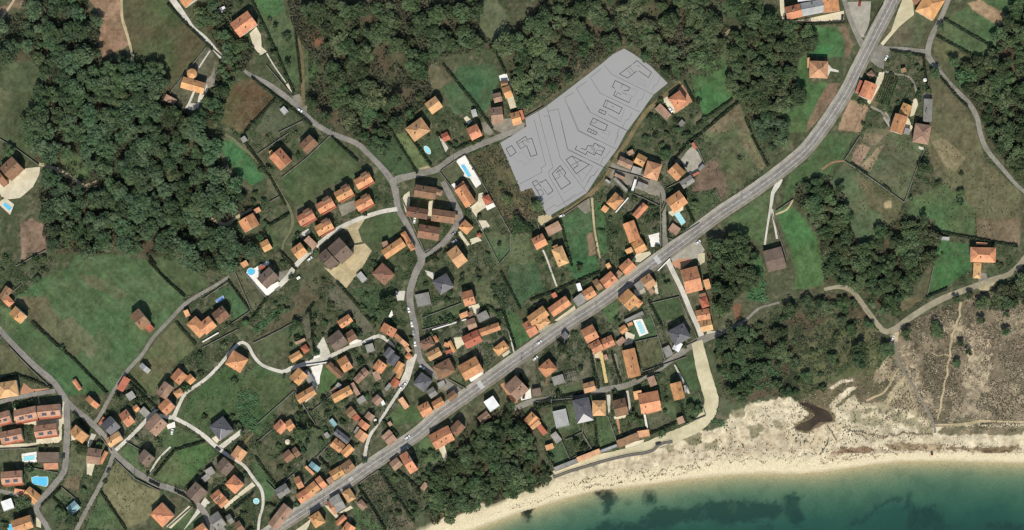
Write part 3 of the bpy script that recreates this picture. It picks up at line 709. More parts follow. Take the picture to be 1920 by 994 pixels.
# ---------------------------------------------------------------- roads
MAIN = [(480,1017),(505,999),(522,987),(578,951),(635,914),(703,867),(782,814),(821,779),(872,743),(901,722),(955,683),(1009,645),(1060,609),(1117,572),(1168,535),(1200,511),(1240,482),(1290,445),(1351,399),(1400,367),(1446,334),(1478,309),(1510,281),(1541,242),(1566,205),(1588,170),(1608,130),(1628,90),(1650,47),(1668,13),(1680,-14)]
ribbon('village_road', [(400,1000,10),(384,962,11),(366,943,11),(349,929,11),(312,913,11),(296,909,11),(260,888,11),(234,868,11),(213,848,11),(195,818,11),(166,788,11),(130,758,11),(101,717,11),(65,686,11),(25,646,10),(-6,612,10)], ASPH)
ribbon('village_road', [(428,1006,9),(412,985,9),(398,966,9)], ASPH)
ribbon('estate_road', [(126,758,12),(125,774,12),(126,804,12),(124,848,12),(120,883,11),(98,913,11),(71,946,11),(70,960,10),(86,984,10),(94,1002,10)], ASPH)
ribbon('estate_road', [(104,733,8),(44,743,8),(-5,756,8)], ASPH)
ribbon('estate_road', [(66,947,7),(38,930,8),(0,921,8),(-6,920,8)], ASPH2)
ribbon('lane', [(213,852,8),(201,883,8),(178,928,8),(148,984,8),(140,1004,8)], ASPH2)
ribbon('lane', [(430,518,5.5),(400,538,6.5),(377,551,7),(347,570,7),(322,596,7),(289,631,7),(267,664,7),(236,699,7),(207,744,7),(184,786,8),(172,795,7)], ASPH2)
ribbon('hillside_road', [(318,-8,10),(334,14,11),(350,37,10),(362,53,8),(385,72,8),(402,92,8),(418,110,8)], CONC)
ribbon('hillside_road', [(458,132,6),(470,141,7),(500,156,9),(526,174,10),(551,194,10),(571,214,10),(591,232,10),(619,249,10),(667,268,10),(685,283,10),(707,305,10),(727,328,12),(740,351,13),(747,391,11),(765,424,11),(777,451,11),(788,476,14),(790,490,14),(779,513,13),(769,548,13),(771,580,12),(778,613,12),(783,653,12),(788,674,12),(805,694,12),(828,712,12),(848,726,12),(866,738,12)], ASPH)
ribbon('hillside_road', [(735,345,14),(746,336,14),(770,330,12),(788,325,12),(820,317,12),(853,293,11),(896,273,11),(939,256,11),(964,246,10),(982,236,8)], ASPH2)
ribbon('close', [(790,480,11),(806,472,11),(830,457,11),(850,432,11),(862,408,14),(852,382,12),(841,361,12),(830,340,10)], ASPH)
ribbon('lane', [(745,392,8),(720,396,8),(702,401,8),(672,411,8),(634,429,8),(606,451,8),(576,476,9),(553,500,9),(541,518,10),(524,536,9)], CONC)
ribbon('village_lane', [(217,844,7),(237,826,7),(266,797,7),(284,777,7),(296,765,6)], CONC)
ribbon('village_lane', [(298,778,5),(323,783,8),(330,772,7),(337,757,6),(349,737,6),(384,712,6),(407,690,6),(430,663,6),(444,648,6),(455,642,6),(466,649,6),(474,665,6),(486,680,6),(501,689,6),(530,697,7),(545,691,8),(560,686,8),(586,678,8),(612,671,8),(638,659,7),(657,650,6),(673,646,6),(689,638,6),(711,630,7),(731,642,6),(741,652,3)], CONC)
ribbon('village_lane', [(321,781,8),(353,797,7),(381,816,8),(406,838,8),(432,857,6),(457,873,6),(476,898,6),(491,920,6),(493,948,5),(487,970,5),(484,996,5)], CONC)
ribbon('village_lane', [(780,664,5),(769,695,8),(761,717,8),(741,745,6),(719,779,5),(704,802,5),(694,816,6),(687,838,6),(683,862,7)], CONC)
ribbon('side_street', [(1248,480,10),(1261,508,9),(1279,545,9),(1296,586,9),(1308,612,9),(1316,632,11)], CONC)
ribbon('shore_street', [(962,768,10),(978,760,11),(1000,753,11),(1044,747,11),(1075,743,11),(1111,735,11),(1142,729,11),(1177,722,11),(1210,705,11),(1241,687,11),(1275,663,11),(1300,645,14),(1319,636,14),(1345,627,9),(1379,611,7),(1397,601,5),(1422,579,5),(1440,573,4),(1461,567,4)], ASPH2)
ribbon('beach_track', [(1306,640,20),(1311,660,22),(1319,694,24),(1328,727,25),(1334,752,25),(1326,778,25),(1304,800,22),(1277,813,21),(1232,830,18),(1188,845,14),(1133,856,11),(1089,868,11),(1060,878,11),(1040,890,14)], DUSTY, jit=1.2)
ribbon('hill_road', [(1781,-8,9),(1773,12,9),(1762,38,9),(1748,65,10),(1741,88,11),(1741,106,11),(1759,131,9),(1787,164,9),(1817,194,9),(1832,221,9),(1838,249,9),(1850,280,9),(1877,313,8),(1907,348,7),(1928,364,7)], ASPH2)
ribbon('hill_road', [(1738,97,9),(1718,95,8),(1696,93,9),(1668,92,10),(1640,93,14)], ASPH2)
ribbon('station_road', [(1581,-8,9),(1593,33,9),(1606,64,9),(1616,82,12),(1622,92,12)], ASPH2)
ribbon('sandy_road', [(1545,543,5),(1562,539,6),(1578,538,8),(1598,546,9),(1621,576,9),(1641,603,9),(1658,621,10),(1676,618,11),(1696,603,10),(1734,578,11),(1772,558,11),(1822,539,10),(1860,525,10),(1892,514,9),(1912,496,9),(1925,478,9)], mat('sandy_tarmac', alb((156,148,124)), 1, .14, .4, alb((140,132,110)), .05), jit=.8)
ribbon('dune_path', [(1672,628,6),(1678,651,4),(1686,681,3.5),(1701,706,4),(1716,729,4),(1733,760,4),(1746,784,4),(1752,797,3),(1753,812,3)], GREYG, jit=.4)
ribbon('dune_path', [(1699,703,2),(1685,724,3),(1670,748,3),(1660,768,5)], SANDY, jit=.6)
ribbon('dune_path', [(1802,566,4.5),(1799,580,3.2),(1800,592,3),(1794,604,3.4),(1792,616,3.2),(1785,626,3.2),(1784,642,3.6),(1781,656,3.2),(1782,670,3.2),(1776,686,3.4),(1777,702,3.2),(1771,716,3),(1770,732,3),(1765,748,2.8),(1764,765,2.6),(1758,785,2.4)], SANDY, jit=.7)
ribbon('dune_path', [(1752,797,3),(1790,796,3.5),(1820,794,5),(1835,790,6),(1860,790,3),(1930,792,3)], SANDY, jit=.8)
ribbon('dune_path', [(1686,690,2.4),(1676,706,2.6),(1668,722,3),(1654,738,3.2),(1640,744,3.6),(1624,752,4)], SANDY, jit=.7)
ribbon('dune_path', [(1782,668,2),(1772,664,2.2),(1760,668,1.8),(1748,662,1.6)], SANDY, jit=.5)
ribbon('plot_track', [(1276,153,6),(1250,176,7),(1225,196,7),(1200,226,7),(1178,262,7),(1155,296,7),(1138,330,8),(1118,354,8),(1100,369,7),(1080,385,6),(1060,397,6),(1030,416,5)], DIRT, jit=.8)
ribbon('farm_lane', [(1146,308,7),(1165,318,8),(1196,328,8),(1226,341,8),(1241,355,8),(1245,375,8),(1245,401,8),(1246,430,8),(1247,452,10),(1250,470,12)], ASPH2)
ribbon('driveway', [(1462,335,12),(1457,348,10),(1449,362,7),(1447,376,6),(1443,400,4.5),(1438,430,3.5),(1434,459,4)], CONC)
ribbon('driveway', [(1447,392,5),(1451,415,3.5),(1457,448,4)], CONC)
ribbon('footpath', [(1110,371,4),(1112,400,3.5),(1115,431,3.5),(1120,460,3.5),(1125,484,3)], SANDY, jit=.3)
ribbon('footpath', [(1018,469,3.2),(1024,482,3.2),(1034,510,3.2),(1044,537,3)], CONC)
ribbon('farm_track', [(228,-5,4),(229,33,4),(233,48,5),(242,78,4),(248,105,4),(252,128,3)], SANDY, jit=.8)
ribbon('farm_track', [(553,58,4),(562,85,5),(566,108,5),(568,135,5),(568,165,6),(570,200,6)], DIRT, jit=.8)
ribbon('farm_track', [(30,-6,4),(20,10,4),(0,38,4)], SANDY, jit=.6)
ribbon('farm_track', [(422,252,5),(438,262,5),(452,275,5),(478,296,5),(505,328,5),(520,352,5),(531,371,4),(545,395,4),(549,418,4),(543,436,3),(533,452,3),(528,472,3)], mat('mown_track', alb((110,112,82)), 1, .2, .5, None, .05), jit=.8)
ribbon('farm_track', [(396,410,4),(410,418,5),(425,421,6),(440,410,6),(455,401,5),(472,392,4)], SANDY, jit=1)
ribbon('farm_track', [(73,308,5),(95,314,6),(112,320,6),(128,330,5),(141,338,6),(158,349,7),(172,346,5),(182,340,4)], SANDY, jit=1.2)
ribbon('farm_track', [(1358,68,3),(1363,62,4),(1370,55,3)], SANDY, jit=1)
ribbon('footpath', [(394,95,3),(384,110,3),(373,127,3)], CONC)
ribbon('footpath', [(500,100,2.5),(515,125,2.5),(536,155,2.5)], CONC)
ribbon('footpath', [(1265,684,3),(1275,704,3.5),(1287,728,4),(1292,738,4)], CONC)
ribbon('footpath', [(945,593,4),(951,606,4),(955,622,3),(960,645,3),(964,662,3)], CONC)
ribbon('driveway', [(1126,662,8),(1128,672,6.5),(1132,690,6),(1137,718,6)], YEL)
ribbon('driveway', [(1151,664,9),(1157,690,5.5),(1162,718,5)], GREYG)
ribbon('footpath', [(1113,665,3),(1118,700,3),(1122,728,3)], GREYG)
ribbon('driveway', [(1102,612,3),(1102,640,3)], CONC)
ribbon('footpath', [(1208,775,3),(1212,800,3)], WHITEP)
ribbon('footpath', [(1660,134,4),(1685,140,3),(1702,143,3),(1713,155,4),(1718,172,5)], GREYG)
ribbon('footpath', [(1633,200,4),(1655,212,5),(1666,225,6)], GREYG)
ribbon('footpath', [(1541,318,3.5),(1560,305,3.5),(1583,302,3)], mat('red_earth_path', alb((140,112,88)), 1, .2, .6), jit=.4)
ribbon('footpath', [(1454,402,3),(1475,393,3),(1487,375,2.5)], SANDY, jit=.5)
ribbon('footpath', [(445,853,4),(455,838,5),(464,824,5),(476,812,3)], DIRT, jit=.6)
ribbon('footpath', [(280,890,4),(292,868,3.5),(305,852,3.5),(320,838,3.5)], CONC)
# main coast road: verge pavement (kerbed), carriageway, paint
_, PLM = ribbon('coast_road', [(x, y, 17.5) for x, y in MAIN], ASPH, z=.27)
Q2 = [(p[0], p[1]) for p in PLM]
for sgn, wv in ((-1, 4.6), (1, 4.4)):
    l = offset(Q2, sgn * (8.75 + wv/2))
    ribbon('pavement', [(p[0], p[1], wv) for p in l[::4]] + [(l[-1][0], l[-1][1], wv)], PAVE if sgn < 0 else GREYG, z=.39, thick=True, jit=.35)
def paint(lines, z=.276):
    mb = MB()
    for pl, w, dash in lines:
        acc = 0
        for i in range(len(pl) - 1):
            a, b = pl[i], pl[i+1]; d = math.hypot(b[0]-a[0], b[1]-a[1]); acc += d
            if dash and int(acc / dash) % 2: continue
            l0, l1 = offset([a, b], w/2); r0, r1 = offset([a, b], -w/2)
            vs = [W(*q) for q in (l0, l1, r1, r0)]
            mb.add([(x, y, z) for x, y in vs], [(0, 1, 2, 3)])
    return mb
ln = []
fine = spline([(p[0], p[1], 0) for p in Q2], 2.0); fine = [(p[0], p[1]) for p in fine]
ln.append((offset(fine, .35), .38, 0)); ln.append((offset(fine, 7.4), .34, 0)); ln.append((offset(fine, -7.4), .34, 0)); ln.append((offset(fine, -.55), .3, 7))
for cx, cy in ((901,722),(1233,487),(658,898)):
    k = min(range(len(fine)-1), key=lambda i: (fine[i][0]-cx)**2 + (fine[i][1]-cy)**2)
    a, b = fine[k], fine[k+1]; d = math.hypot(b[0]-a[0], b[1]-a[1]); ux, uy = (b[0]-a[0])/d, (b[1]-a[1])/d
    n = 8 if cx > 700 else 3
    for s in range(n):
        o = (s - (n-1)/2) * 1.9
        ln.append(([(a[0] - uy*o - ux*4.5, a[1] + ux*o - uy*4.5), (a[0] - uy*o + ux*4.5, a[1] + ux*o + uy*4.5)], .95, 0))
mb = paint(ln)
tag(mb.build('road_markings', PAINT), kind='structure')
# ---------------------------------------------------------------- the bare grey building plot with its drawn house plans
SHEET = mat('smooth_grey_sheet', (.295,.292,.282,1), .95, .025, .05, (.285,.282,.272,1), .05)
INK = mat('black_line_paint', (.012,.012,.013,1), .9, .1, 2)
INK2 = mat('grey_line_paint', (.20,.20,.205,1), .9, .05, 2)
INK1 = mat('dark_grey_line_paint', (.075,.075,.078,1), .9, .05, 2)
plotp = TP('M', [1170,91,1186,100,1220,124,1252,156,1225,178,1200,213,1173,250,1158,278,1130,316,1100,362,1064,385,1028,406,1012,380,997,352,977,359.5,957,312,938,268,964,252,987,237,985,222,1019,203,1060,172,1130,118,1147,103])
ctr = W(1090, 245)
plot = empty('building_plot', (ctr[0], ctr[1], 0)); tag(plot, 'large flat grey building plot marked with black outlines of house plans', 'building plot')
mb = MB(); mb.prism([(W(*p)[0]-ctr[0], W(*p)[1]-ctr[1]) for p in plotp], -.1, .30); mb.build('plot_surface', SHEET, plot)
mask_poly(plotp, 1)
def lines(name, polys, m, w, z):
    for pl in polys:
        mb = MB()
        for a, b in zip(pl[:-1], pl[1:]):
            d = math.hypot(b[0]-a[0], b[1]-a[1]) or 1; e = w*.45
            a2 = (a[0]-(b[0]-a[0])/d*e, a[1]-(b[1]-a[1])/d*e); b2 = (b[0]+(b[0]-a[0])/d*e, b[1]+(b[1]-a[1])/d*e)
            xa, ya = W(*a2); xb, yb = W(*b2); z += .0006
            mb.box(((xa+xb)/2-ctr[0], (ya+yb)/2-ctr[1], z), (math.hypot(xb-xa, yb-ya), w*S, .03), math.atan2(yb-ya, xb-xa))
        mb.build(name, m, plot)
P = TP
bound = [P('P1',[395,-30,405,15,420,60,515,440,465,470,475,515,240,640]), P('P1',[460,-20,590,465,545,505,550,555,725,860]), P('P1',[565,-20,665,365,935,720]), P('P1',[675,-20,745,285,1080,440,1160,490]),
 P('P1',[465,0,430,-150]), P('P1',[565,-20,520,-190]),
 P('P2',[0,570,130,885,340,990]), P('P2',[85,492,-5,540]), P('P2',[-5,540,0,570]), P('P2',[225,372,115,445,260,695,640,885]), P('P2',[375,238,258,335,360,495,770,690]), P('P2',[402,205,480,300,915,515]),
 P('P3',[45,62,185,32,300,545,775,790]), P('P3',[320,0,450,310,935,550]), P('P3',[0,125,65,120,210,660]), P('P3',[550,0,600,75,1080,310])]
lines('boundary_line', bound, INK1, .55, .315)
kerb = [P('P1',[515,915,605,850,640,870,825,740]), P('P1',[730,820,905,710]), P('P1',[915,680,985,555,1010,545,1060,480]), P('P2',[985,320,945,410,920,415,900,465]), P('P2',[820,490,790,565,760,570,735,640]), P('P2',[690,700,655,770,625,775,590,860]), P('P2',[565,850,535,920,548,935,520,990]), P('P3',[980,275,945,350,955,370,915,485]), P('P3',[855,570,800,650,765,660,730,750]), P('P3',[710,800,640,895,600,900,555,990])]
lines('kerb_line', kerb, INK1, .45, .325)
light = [P('P1',[175,345,230,410,265,395,295,440,355,400,275,300,235,320]), P('P1',[355,400,395,370]), P('P1',[470,770,500,825,600,755]), P('P1',[675,690,705,730,820,655]), P('P1',[835,530,895,610,1005,455,965,435]), P('P1',[900,510,935,555,1000,460]), P('P3',[820,60,830,110,950,160,975,80]), P('P3',[830,110,970,190,1045,40]), P('P3',[750,330,830,370,850,320,800,300]), P('P3',[695,360,810,440,860,320]), P('P3',[555,630,700,695,740,630]), P('P3',[440,875,495,975,630,770,585,745]), P('P2',[705,345,830,415,835,380,735,320]), P('P2',[660,360,850,440,920,310]), P('P2',[660,440,745,465,710,540,640,510]), P('P2',[610,665,575,795,440,710])]
lines('terrace_line', light, INK2, .42, .335)
HP = [[P('P1',[105,270,162,238,210,308,147,352,105,270])],
 [P('P1',[255,270,212,205,305,143,325,175,370,162,425,330,385,345,360,350,318,240]), P('P1',[255,270,315,240]), P('P1',[235,220,300,180,345,205]), P('P1',[270,190,300,240])],
 [P('P1',[460,765,375,620,415,597,470,668]), P('P1',[460,620,475,615,515,590,592,705,540,745]), P('P1',[460,765,495,740,470,690,430,705]), P('P1',[400,655,440,635]), P('P1',[490,680,535,745]), P('P1',[450,610,470,620])],
 [P('P1',[675,690,580,530,665,445,722,520,705,550,772,625,675,690]), P('P1',[605,590,665,560,630,490]), P('P1',[640,470,690,540]), P('P1',[620,520,685,480])],
 [P('P1',[830,530,725,385,785,345,965,435,830,530]), P('P1',[785,345,850,430,800,490]), P('P1',[780,445,820,420,885,390]), P('P1',[805,470,855,445])],
 [P('P3',[425,507,402,553,540,622,560,580,655,628,668,598,740,632,785,540,655,472,635,515,605,505,565,508,540,560,480,540]), P('P3',[655,600,690,560,760,580]), P('P3',[600,520,660,550,640,600]), P('P3',[610,550,640,565]), P('P3',[690,500,720,530])],
 [P('P3',[720,290,595,228,635,147,822,240,785,315,720,290]), P('P3',[660,220,690,170]), P('P3',[615,205,655,215])],
 [P('P3',[560,315,578,280,688,335,668,365,560,315]), P('P3',[600,335,615,300]), P('P3',[640,345,652,318])],
 [P('P2',[492,675,392,632,420,566,590,650,555,710,492,675]), P('P2',[415,640,440,580]), P('P2',[480,630,505,642])],
 [P('P2',[343,690,360,662,422,690,408,720,343,690]), P('P2',[370,700,383,672])],
 [P('P2',[660,595,500,520,520,470]), P('P2',[510,445,487,432,515,365,668,438,650,470,605,470]), P('P2',[585,490,635,510]), P('P2',[660,595,680,540]), P('P2',[515,530,545,490,580,515]), P('P2',[575,445,595,400])],
 [P('P2',[700,195,740,158,890,280,860,335,760,265]), P('P2',[685,205,560,298,645,340,738,268]), P('P2',[645,260,680,300]), P('P2',[670,235,715,285]), P('P2',[740,210,775,225])]]
for i, h in enumerate(HP):
    lines('house_plan', h[:2] if i in (2,10,11) else h[:1], INK, .95, .345)
    if len(h) > 1: lines('room_plan', h[1:], INK, .55, .36)
# ---------------------------------------------------------------- buildings
BLD = []
def rect3(t, w):
    (x1, y1), (x2, y2), (x3, y3) = [W(*T(t, w[2*i], w[2*i+1])) for i in range(3)]
    L = math.hypot(x2-x1, y2-y1) or 1; ux, uy = (x2-x1)/L, (y2-y1)/L
    nx, ny = -uy, ux; d = (x3-x2)*nx + (y3-y2)*ny
    if d < 0: pass
    cx = (x1+x2)/2 + nx*d/2; cy = (y1+y2)/2 + ny*d/2
    return cx, cy, L*1.045, abs(d)*1.045, math.atan2(uy, ux)
CATS = dict(house='house', villa='house', cottage='house', apartment_block='apartments', warehouse='warehouse', shed='shed', garage='garage', barn='barn', terrace_house='house', greenhouse='greenhouse', workshop='workshop')
WIN = None
def window_mesh():
    mb = MB(); mb.box((0, 0, 0), (1.15, .10, 1.3), 0, 0)
    mb.box((0, -.053, 0), (.95, .02, 1.1), 0, 1); return mb.mesh('window', [WHITEW, GLASS])
WIN = window_mesh()
mbd = MB(); mbd.box((0, 0, 1.05), (1.0, .10, 2.1), 0, 0); mbd.box((.36, -.07, 1.0), (.06, .06, .14), 0, 1); DOOR = mbd.mesh('door', [WOODP, METAL])
def chim_mesh(m):
    mb = MB(); mb.box((0, 0, .3), (.75, .6, 2.2), 0, 0); mb.box((0, 0, 1.46), (.95, .8, .12), 0, 1); mb.box((0, 0, 1.62), (.45, .35, .2), 0, 1); return mb.mesh('chimney', [m, STONE])
CHIM = [chim_mesh(WALLS[0]), chim_mesh(WALLS[1]), chim_mesh(RF['b'])]
def child(name, me, par, loc, rz=0.0):
    o = bpy.data.objects.new(name, me); C.objects.link(o); o.parent = par; o.location = loc; o.rotation_euler = (0, 0, rz); return o
PANEL = mat('solar_panel_glass', (.05,.055,.075,1), .2, .1, 2.0, None, .6)
def building(t, name, label, wings, group=None, solar=0):
    geo = [(w[0], w[1], rect3(t, w[2:8]), (w[8] if len(w) > 8 else None)) for w in wings if w[0] != 'c']
    x0 = geo[0][2][0]; y0 = geo[0][2][1]
    root = empty(name, (x0, y0, 0)); tag(root, label, CATS.get(name, name.replace('_', ' ')), group)
    wm = R.choice(WALLS[:2] + WALLS[:1] + WALLS[3:]) if name not in ('shed', 'warehouse', 'barn') else R.choice(WALLS[:3])
    wall = MB(); first = True; mainroof = None
    for i, (kind, colr, (cx, cy, L, D, a), h) in enumerate(geo):
        area = L * D
        if h is None: h = 6.8 if area > 85 else (4.0 if area > 40 else 2.6)
        if name in ('shed', 'garage', 'greenhouse') and len(wings[i]) < 9: h = 2.5 + .3*R.random()
        h -= .11 * i + .03*R.random()
        c, s = math.cos(a), math.sin(a); ox, oy = cx - x0, cy - y0
        loc = lambda u, v, z: (ox + u*c - v*s, oy + u*s + v*c, z)
        ov = .45 if kind in 'gh' else .12
        wl, wd2 = max(L - 2*ov, L*.7), max(D - 2*ov, D*.7)
        wall.box((ox, oy, h/2 - .2), (wl, wd2, h + .4), a)
        rm = MB(); hl, hd = L/2, D/2
        pit = math.tan(math.radians(14 if name == 'warehouse' else 21 if colr == 'g' else 32))
        if kind == 'f':
            rm.box((ox, oy, h + .12), (L, D, .24), a)
            for u, v, lu, lv in ((0, hd-.1, L, .2), (0, -hd+.1, L, .2), (hl-.1, 0, .2, D-.404), (-hl+.1, 0, .2, D-.404)):
                p = loc(u, v, h + .36); rm.box(p, (lu, lv, .25), a)
            top = h + .24
        elif kind == 's':
            rise = min(D * .22, 2.0)
            vs = [loc(-hl, -hd, h), loc(hl, -hd, h), loc(hl, hd, h), loc(-hl, hd, h), loc(-hl, -hd, h+.2), loc(hl, -hd, h+.2), loc(hl, hd, h+.2), loc(-hl, hd, h+.2)]
            # the higher side is the northern one
            up = [oy + (v * c) for v in (-hd, hd)]
            k = (4, 5, 0, 1) if up[0] > up[1] else (6, 7, 2, 3)
            vs = [list(v) for v in vs]
            for j in k: vs[j][2] += rise
            rm.add(vs, [(3,2,1,0), (4,5,6,7), (0,1,5,4), (1,2,6,5), (2,3,7,6), (3,0,4,7)])
            top = h + .2 + rise*.5
        else:
            rise = hd * pit if L >= D or kind == 'g' else hl * pit
            th = .2
            base = [loc(-hl, -hd, h), loc(hl, -hd, h), loc(hl, hd, h), loc(-hl, hd, h), loc(-hl, -hd, h+th), loc(hl, -hd, h+th), loc(hl, hd, h+th), loc(-hl, hd, h+th)]
            fs = [(3,2,1,0), (0,1,5,4), (1,2,6,5), (2,3,7,6), (3,0,4,7)]
            if kind == 'g':
                vs = base + [loc(-hl, 0, h+th+rise), loc(hl, 0, h+th+rise)]
                rm.add(vs, fs); rm.add(vs, [(4,5,9,8), (6,7,8,9)]); rm.add(vs, [(5,6,9), (7,4,8)], 1)
                rl = hl
            else:
                if L >= D: e = hl - hd; vs = base + [loc(-e, 0, h+th+rise), loc(e, 0, h+th+rise)]; qs = [(4,5,9,8), (6,7,8,9), (5,6,9), (7,4,8)]; rl = e
                else: e = hd - hl; vs = base + [loc(0, -e, h+th+rise), loc(0, e, h+th+rise)]; qs = [(5,6,9,8), (7,4,8,9), (4,5,8), (6,7,9)]; rl = 0
                rm.add(vs, fs + qs)
            top = h + th + rise
            if area > 40:      # ridge tiles
                if kind == 'g' or L >= D:
                    if rl > .5: rm.box(loc(0, 0, top + .02), (2*rl, .34, .12), a)
                if kind == 'h':
                    cs = [(-hl, -hd), (hl, -hd), (hl, hd), (-hl, hd)]
                    for q, (u, v) in enumerate(cs):
                        eu, evv = ((math.copysign(rl, u), 0) if L >= D else (0, math.copysign(hd-hl, v)))
                        p = Vector(loc(u*.98, v*.98, h+th+.04)); qv = Vector(loc(eu, evv, top + .04)); rm.tube(p, qv, .16, .16, 5)
        ro = rm.build('roof', [RF[colr], wm], root)
        if i == 0: mainroof = ro
        if solar and i == 0:
            sv = -1 if c > 0 else 1
            for q in range(solar):
                u0 = -hl*.62 + q*hl*.78; vs = []
                for u, v in ((u0, .72), (u0 + hl*.42, .72), (u0 + hl*.42, .25), (u0, .25)):
                    p = loc(u, sv*hd*v, h + th + (hd - hd*v)*pit + .09); vs.append(p)
                if sv > 0: vs = vs[::-1]
                vs += [(p[0], p[1], p[2] - .07) for p in vs]
                pm = MB(); pm.add(vs, [(0,1,2,3), (7,6,5,4), (1,0,4,5), (2,1,5,6), (3,2,6,7), (0,3,7,4)]); pm.build('solar_panel', PANEL, ro)
        if area > 60 and kind in 'gh' and name != 'warehouse':
            for q in range(1 if R.random() < .65 else 2):
                u = (R.random() - .5) * L * .55; v = R.choice((-1, 1)) * D * (.1 + .16*R.random())
                z = (h + .2 + (hd - abs(v)) * pit) if (kind == 'g' or L >= D) else h + .8
                child('chimney', R.choice(CHIM), ro, loc(u, v, z), a)
        if area > 85 and kind in 'ghf' and h > 4:
            for sv in (-1, 1):
                for u in (-.28, .28):
                    child('window', WIN, root, loc(u*wl, sv*(wd2/2 + .04), h*.78), a + (0 if sv < 0 else math.pi))
            if first: child('door', DOOR, root, loc(0, -(wd2/2 + .04), .02), a); first = False
        elif area > 9 and first:
            child('door', DOOR, root, loc(0, -(wd2/2 + .04), .02), a); first = False
        cs = [(-hl, -hd), (hl, -hd), (hl, hd), (-hl, hd)]
        pl = [(960 + (loc(u, v, 0)[0] + x0)/S, 497 - (loc(u, v, 0)[1] + y0)/S) for u, v in cs]
        mask_poly(pl, 1, 1)
    for w in wings:
        if w[0] == 'c':
            px, py = T(t, w[2], w[3]); X, Yy = W(px, py); r = w[4]*S/TILE[t][2]
            h = 6.2
            mb = MB(); mb.tube((X-x0, Yy-y0, -.2), (X-x0, Yy-y0, h), r*.93, r*.93, 24); mb.build('tower', wm, root)
            mb = MB(); mb.tube((X-x0, Yy-y0, h), (X-x0, Yy-y0, h+.2), r, r, 24); mb.tube((X-x0, Yy-y0, h+.203), (X-x0, Yy-y0, h+r*.5), r, .12, 24); mb.build('roof', RF[w[1]], root)
    wall.build('wall', wm, root)
    BLD.append((960 + x0/S, 497 - y0/S, label)); return root
def H(t, name, label, *wings, group=None, solar=0): return building(t, name, label, wings, group, solar)
H('A1','house','orange tiled house with a round cone-roofed tower, on a lawn beside the fallow hillside field', ('g','o',1378,578,1540,625,1510,702), ('c','o',1437,553,38))
H('A1','shed','small pinkish lean-to hut at the corner of the round-towered house garden', ('s','t',1245,705,1320,745,1295,785))
H('A1','house','orange roofed house with terrace beside the pale hillside road at the top edge', ('g','o',1330,-20,1390,62,1545,10))
H('A2','house','lone orange gabled house with a long white forecourt beside a dark hedge', ('g','o',133,182,258,90,330,190))
H('A2','shed','tiny white hut in the corner garden above the lone hedge-side house', ('f','y',30,75,55,60,75,90), ('f','w',62,58,85,48,95,65))
H('A2','shed','small square pale flat-roofed hut beside the hillside road below the long dark hedges', ('f','y',497,820,528,793,562,830))
H('A2','house','two-tone orange house above the pale oval pool, facing a strip of meadow', ('h','a',1435,962,1550,880,1628,968))
H('A3','house','bright orange house standing alone beside the wide green lawn', ('g','a',-12,778,65,722,130,792))
H('A3','cottage','brownish-orange stepped cottage with white terrace at the narrow walled strip', ('g','o',560,660,612,640,638,720), ('g','b',552,605,600,600,612,640))
H('A3','cottage','small square pink-brown cottage just above the tan house near the grey plot', ('g','t',490,705,548,690,562,755))
H('A3','house','large pale tan house with white side terrace near the end of the grey plot lane', ('g','t',475,810,560,800,572,915))
H('A3','cottage','brown and orange cottage with red side wing closest to the grey plot corner', ('g','o',622,850,685,832,705,922), ('s','r',685,830,712,822,722,890))
H('A3','house','orange house with dark north slope at the bend of lane above the white pool terrace', ('g','o',298,965,372,928,415,1012))
H('A3','shed','pale grey shed at the top corner of the garden of the dark-sloped orange house', ('s','y',330,825,365,815,382,865))
H('A4','workshop','long roadside workshop building with orange, white and grey roof sections', ('g','y',1190,32,1348,2,1365,95,5.5), ('g','o',1348,-20,1362,100,1478,75,6.2), ('f','w',1170,-20,1330,-40,1335,-2,6))
H('A4','house','orange and brown gabled house in the cream yard beside the long workshop', ('g','o',1072,62,1180,36,1198,130))
H('A4','house','square pyramid-roofed orange house between the green meadow and the main road bend', ('h','a',1260,460,1392,464,1386,586), ('s','o',1243,435,1262,435,1262,505,3))
H('A4','house','orange hip-roofed house within a walled terracotta terrace at the upper end of grey plot', ('h','o',207,740,290,680,352,752))
H('A4','shed','low red-brown lean-to beside the earth track at the terracotta terrace house', ('s','t',113,812,150,775,218,870))
H('A4','shed','square grey slab-roofed store in the garden below the terracotta terrace house', ('f','c',280,925,310,893,335,920))
H('A5','house','large deep orange house with several ridges between forecourt and hill road at the top', ('h','o',775,82,900,157,985,10), ('h','b',745,-20,815,-45,840,15))
H('A5','cottage','square tan cottage beside the main road junction, nearest the dark shrubs', ('h','t',413,552,450,525,478,560))
H('A5','house','brown and orange roadside house with red strip roof above the tan ploughed patch', ('g','o',352,715,398,605,482,652), ('s','r',330,688,362,600,385,610,3))
H('A5','house','narrow orange and brown house at the head of the drive among garden rows', ('g','o',650,845,685,768,752,796))
H('A5','house','deep orange house adjoining the narrow house below the garden rows', ('g','o',583,975,625,850,712,880))
H('A5','barn','long flat grey barn roof beside the gravelled yard on the hill', ('g','c',833,905,840,742,902,742,3.5))
H('A5','house','broad pink-brown hipped house at the top corner of the stone-walled field', ('h','t',775,922,888,942,858,1078))
H('A5','shed','small dark grey shed between the deep orange and the broad pink-brown house', ('s','g',700,955,740,965,730,1005))
H('A5','shed','small brown hut hidden among the bushes of the corner garden by the junction', ('s','b',670,515,700,505,710,535))
H('B1','house','large brown hipped house in a cream paved yard with an oval lawn', ('g','b',10,262,100,178,190,268), ('g','b',-45,300,-8,272,88,362,4.5))
H('B2','house','orange and brown house with small rear wing below the hedge, near the bright meadow', ('g','o',505,112,588,205,500,268), ('s','o',415,140,440,125,455,150))
H('B2','house','dark red-brown gabled house at the upper corner of the large dark meadow', ('g','b',643,92,720,14,780,82))
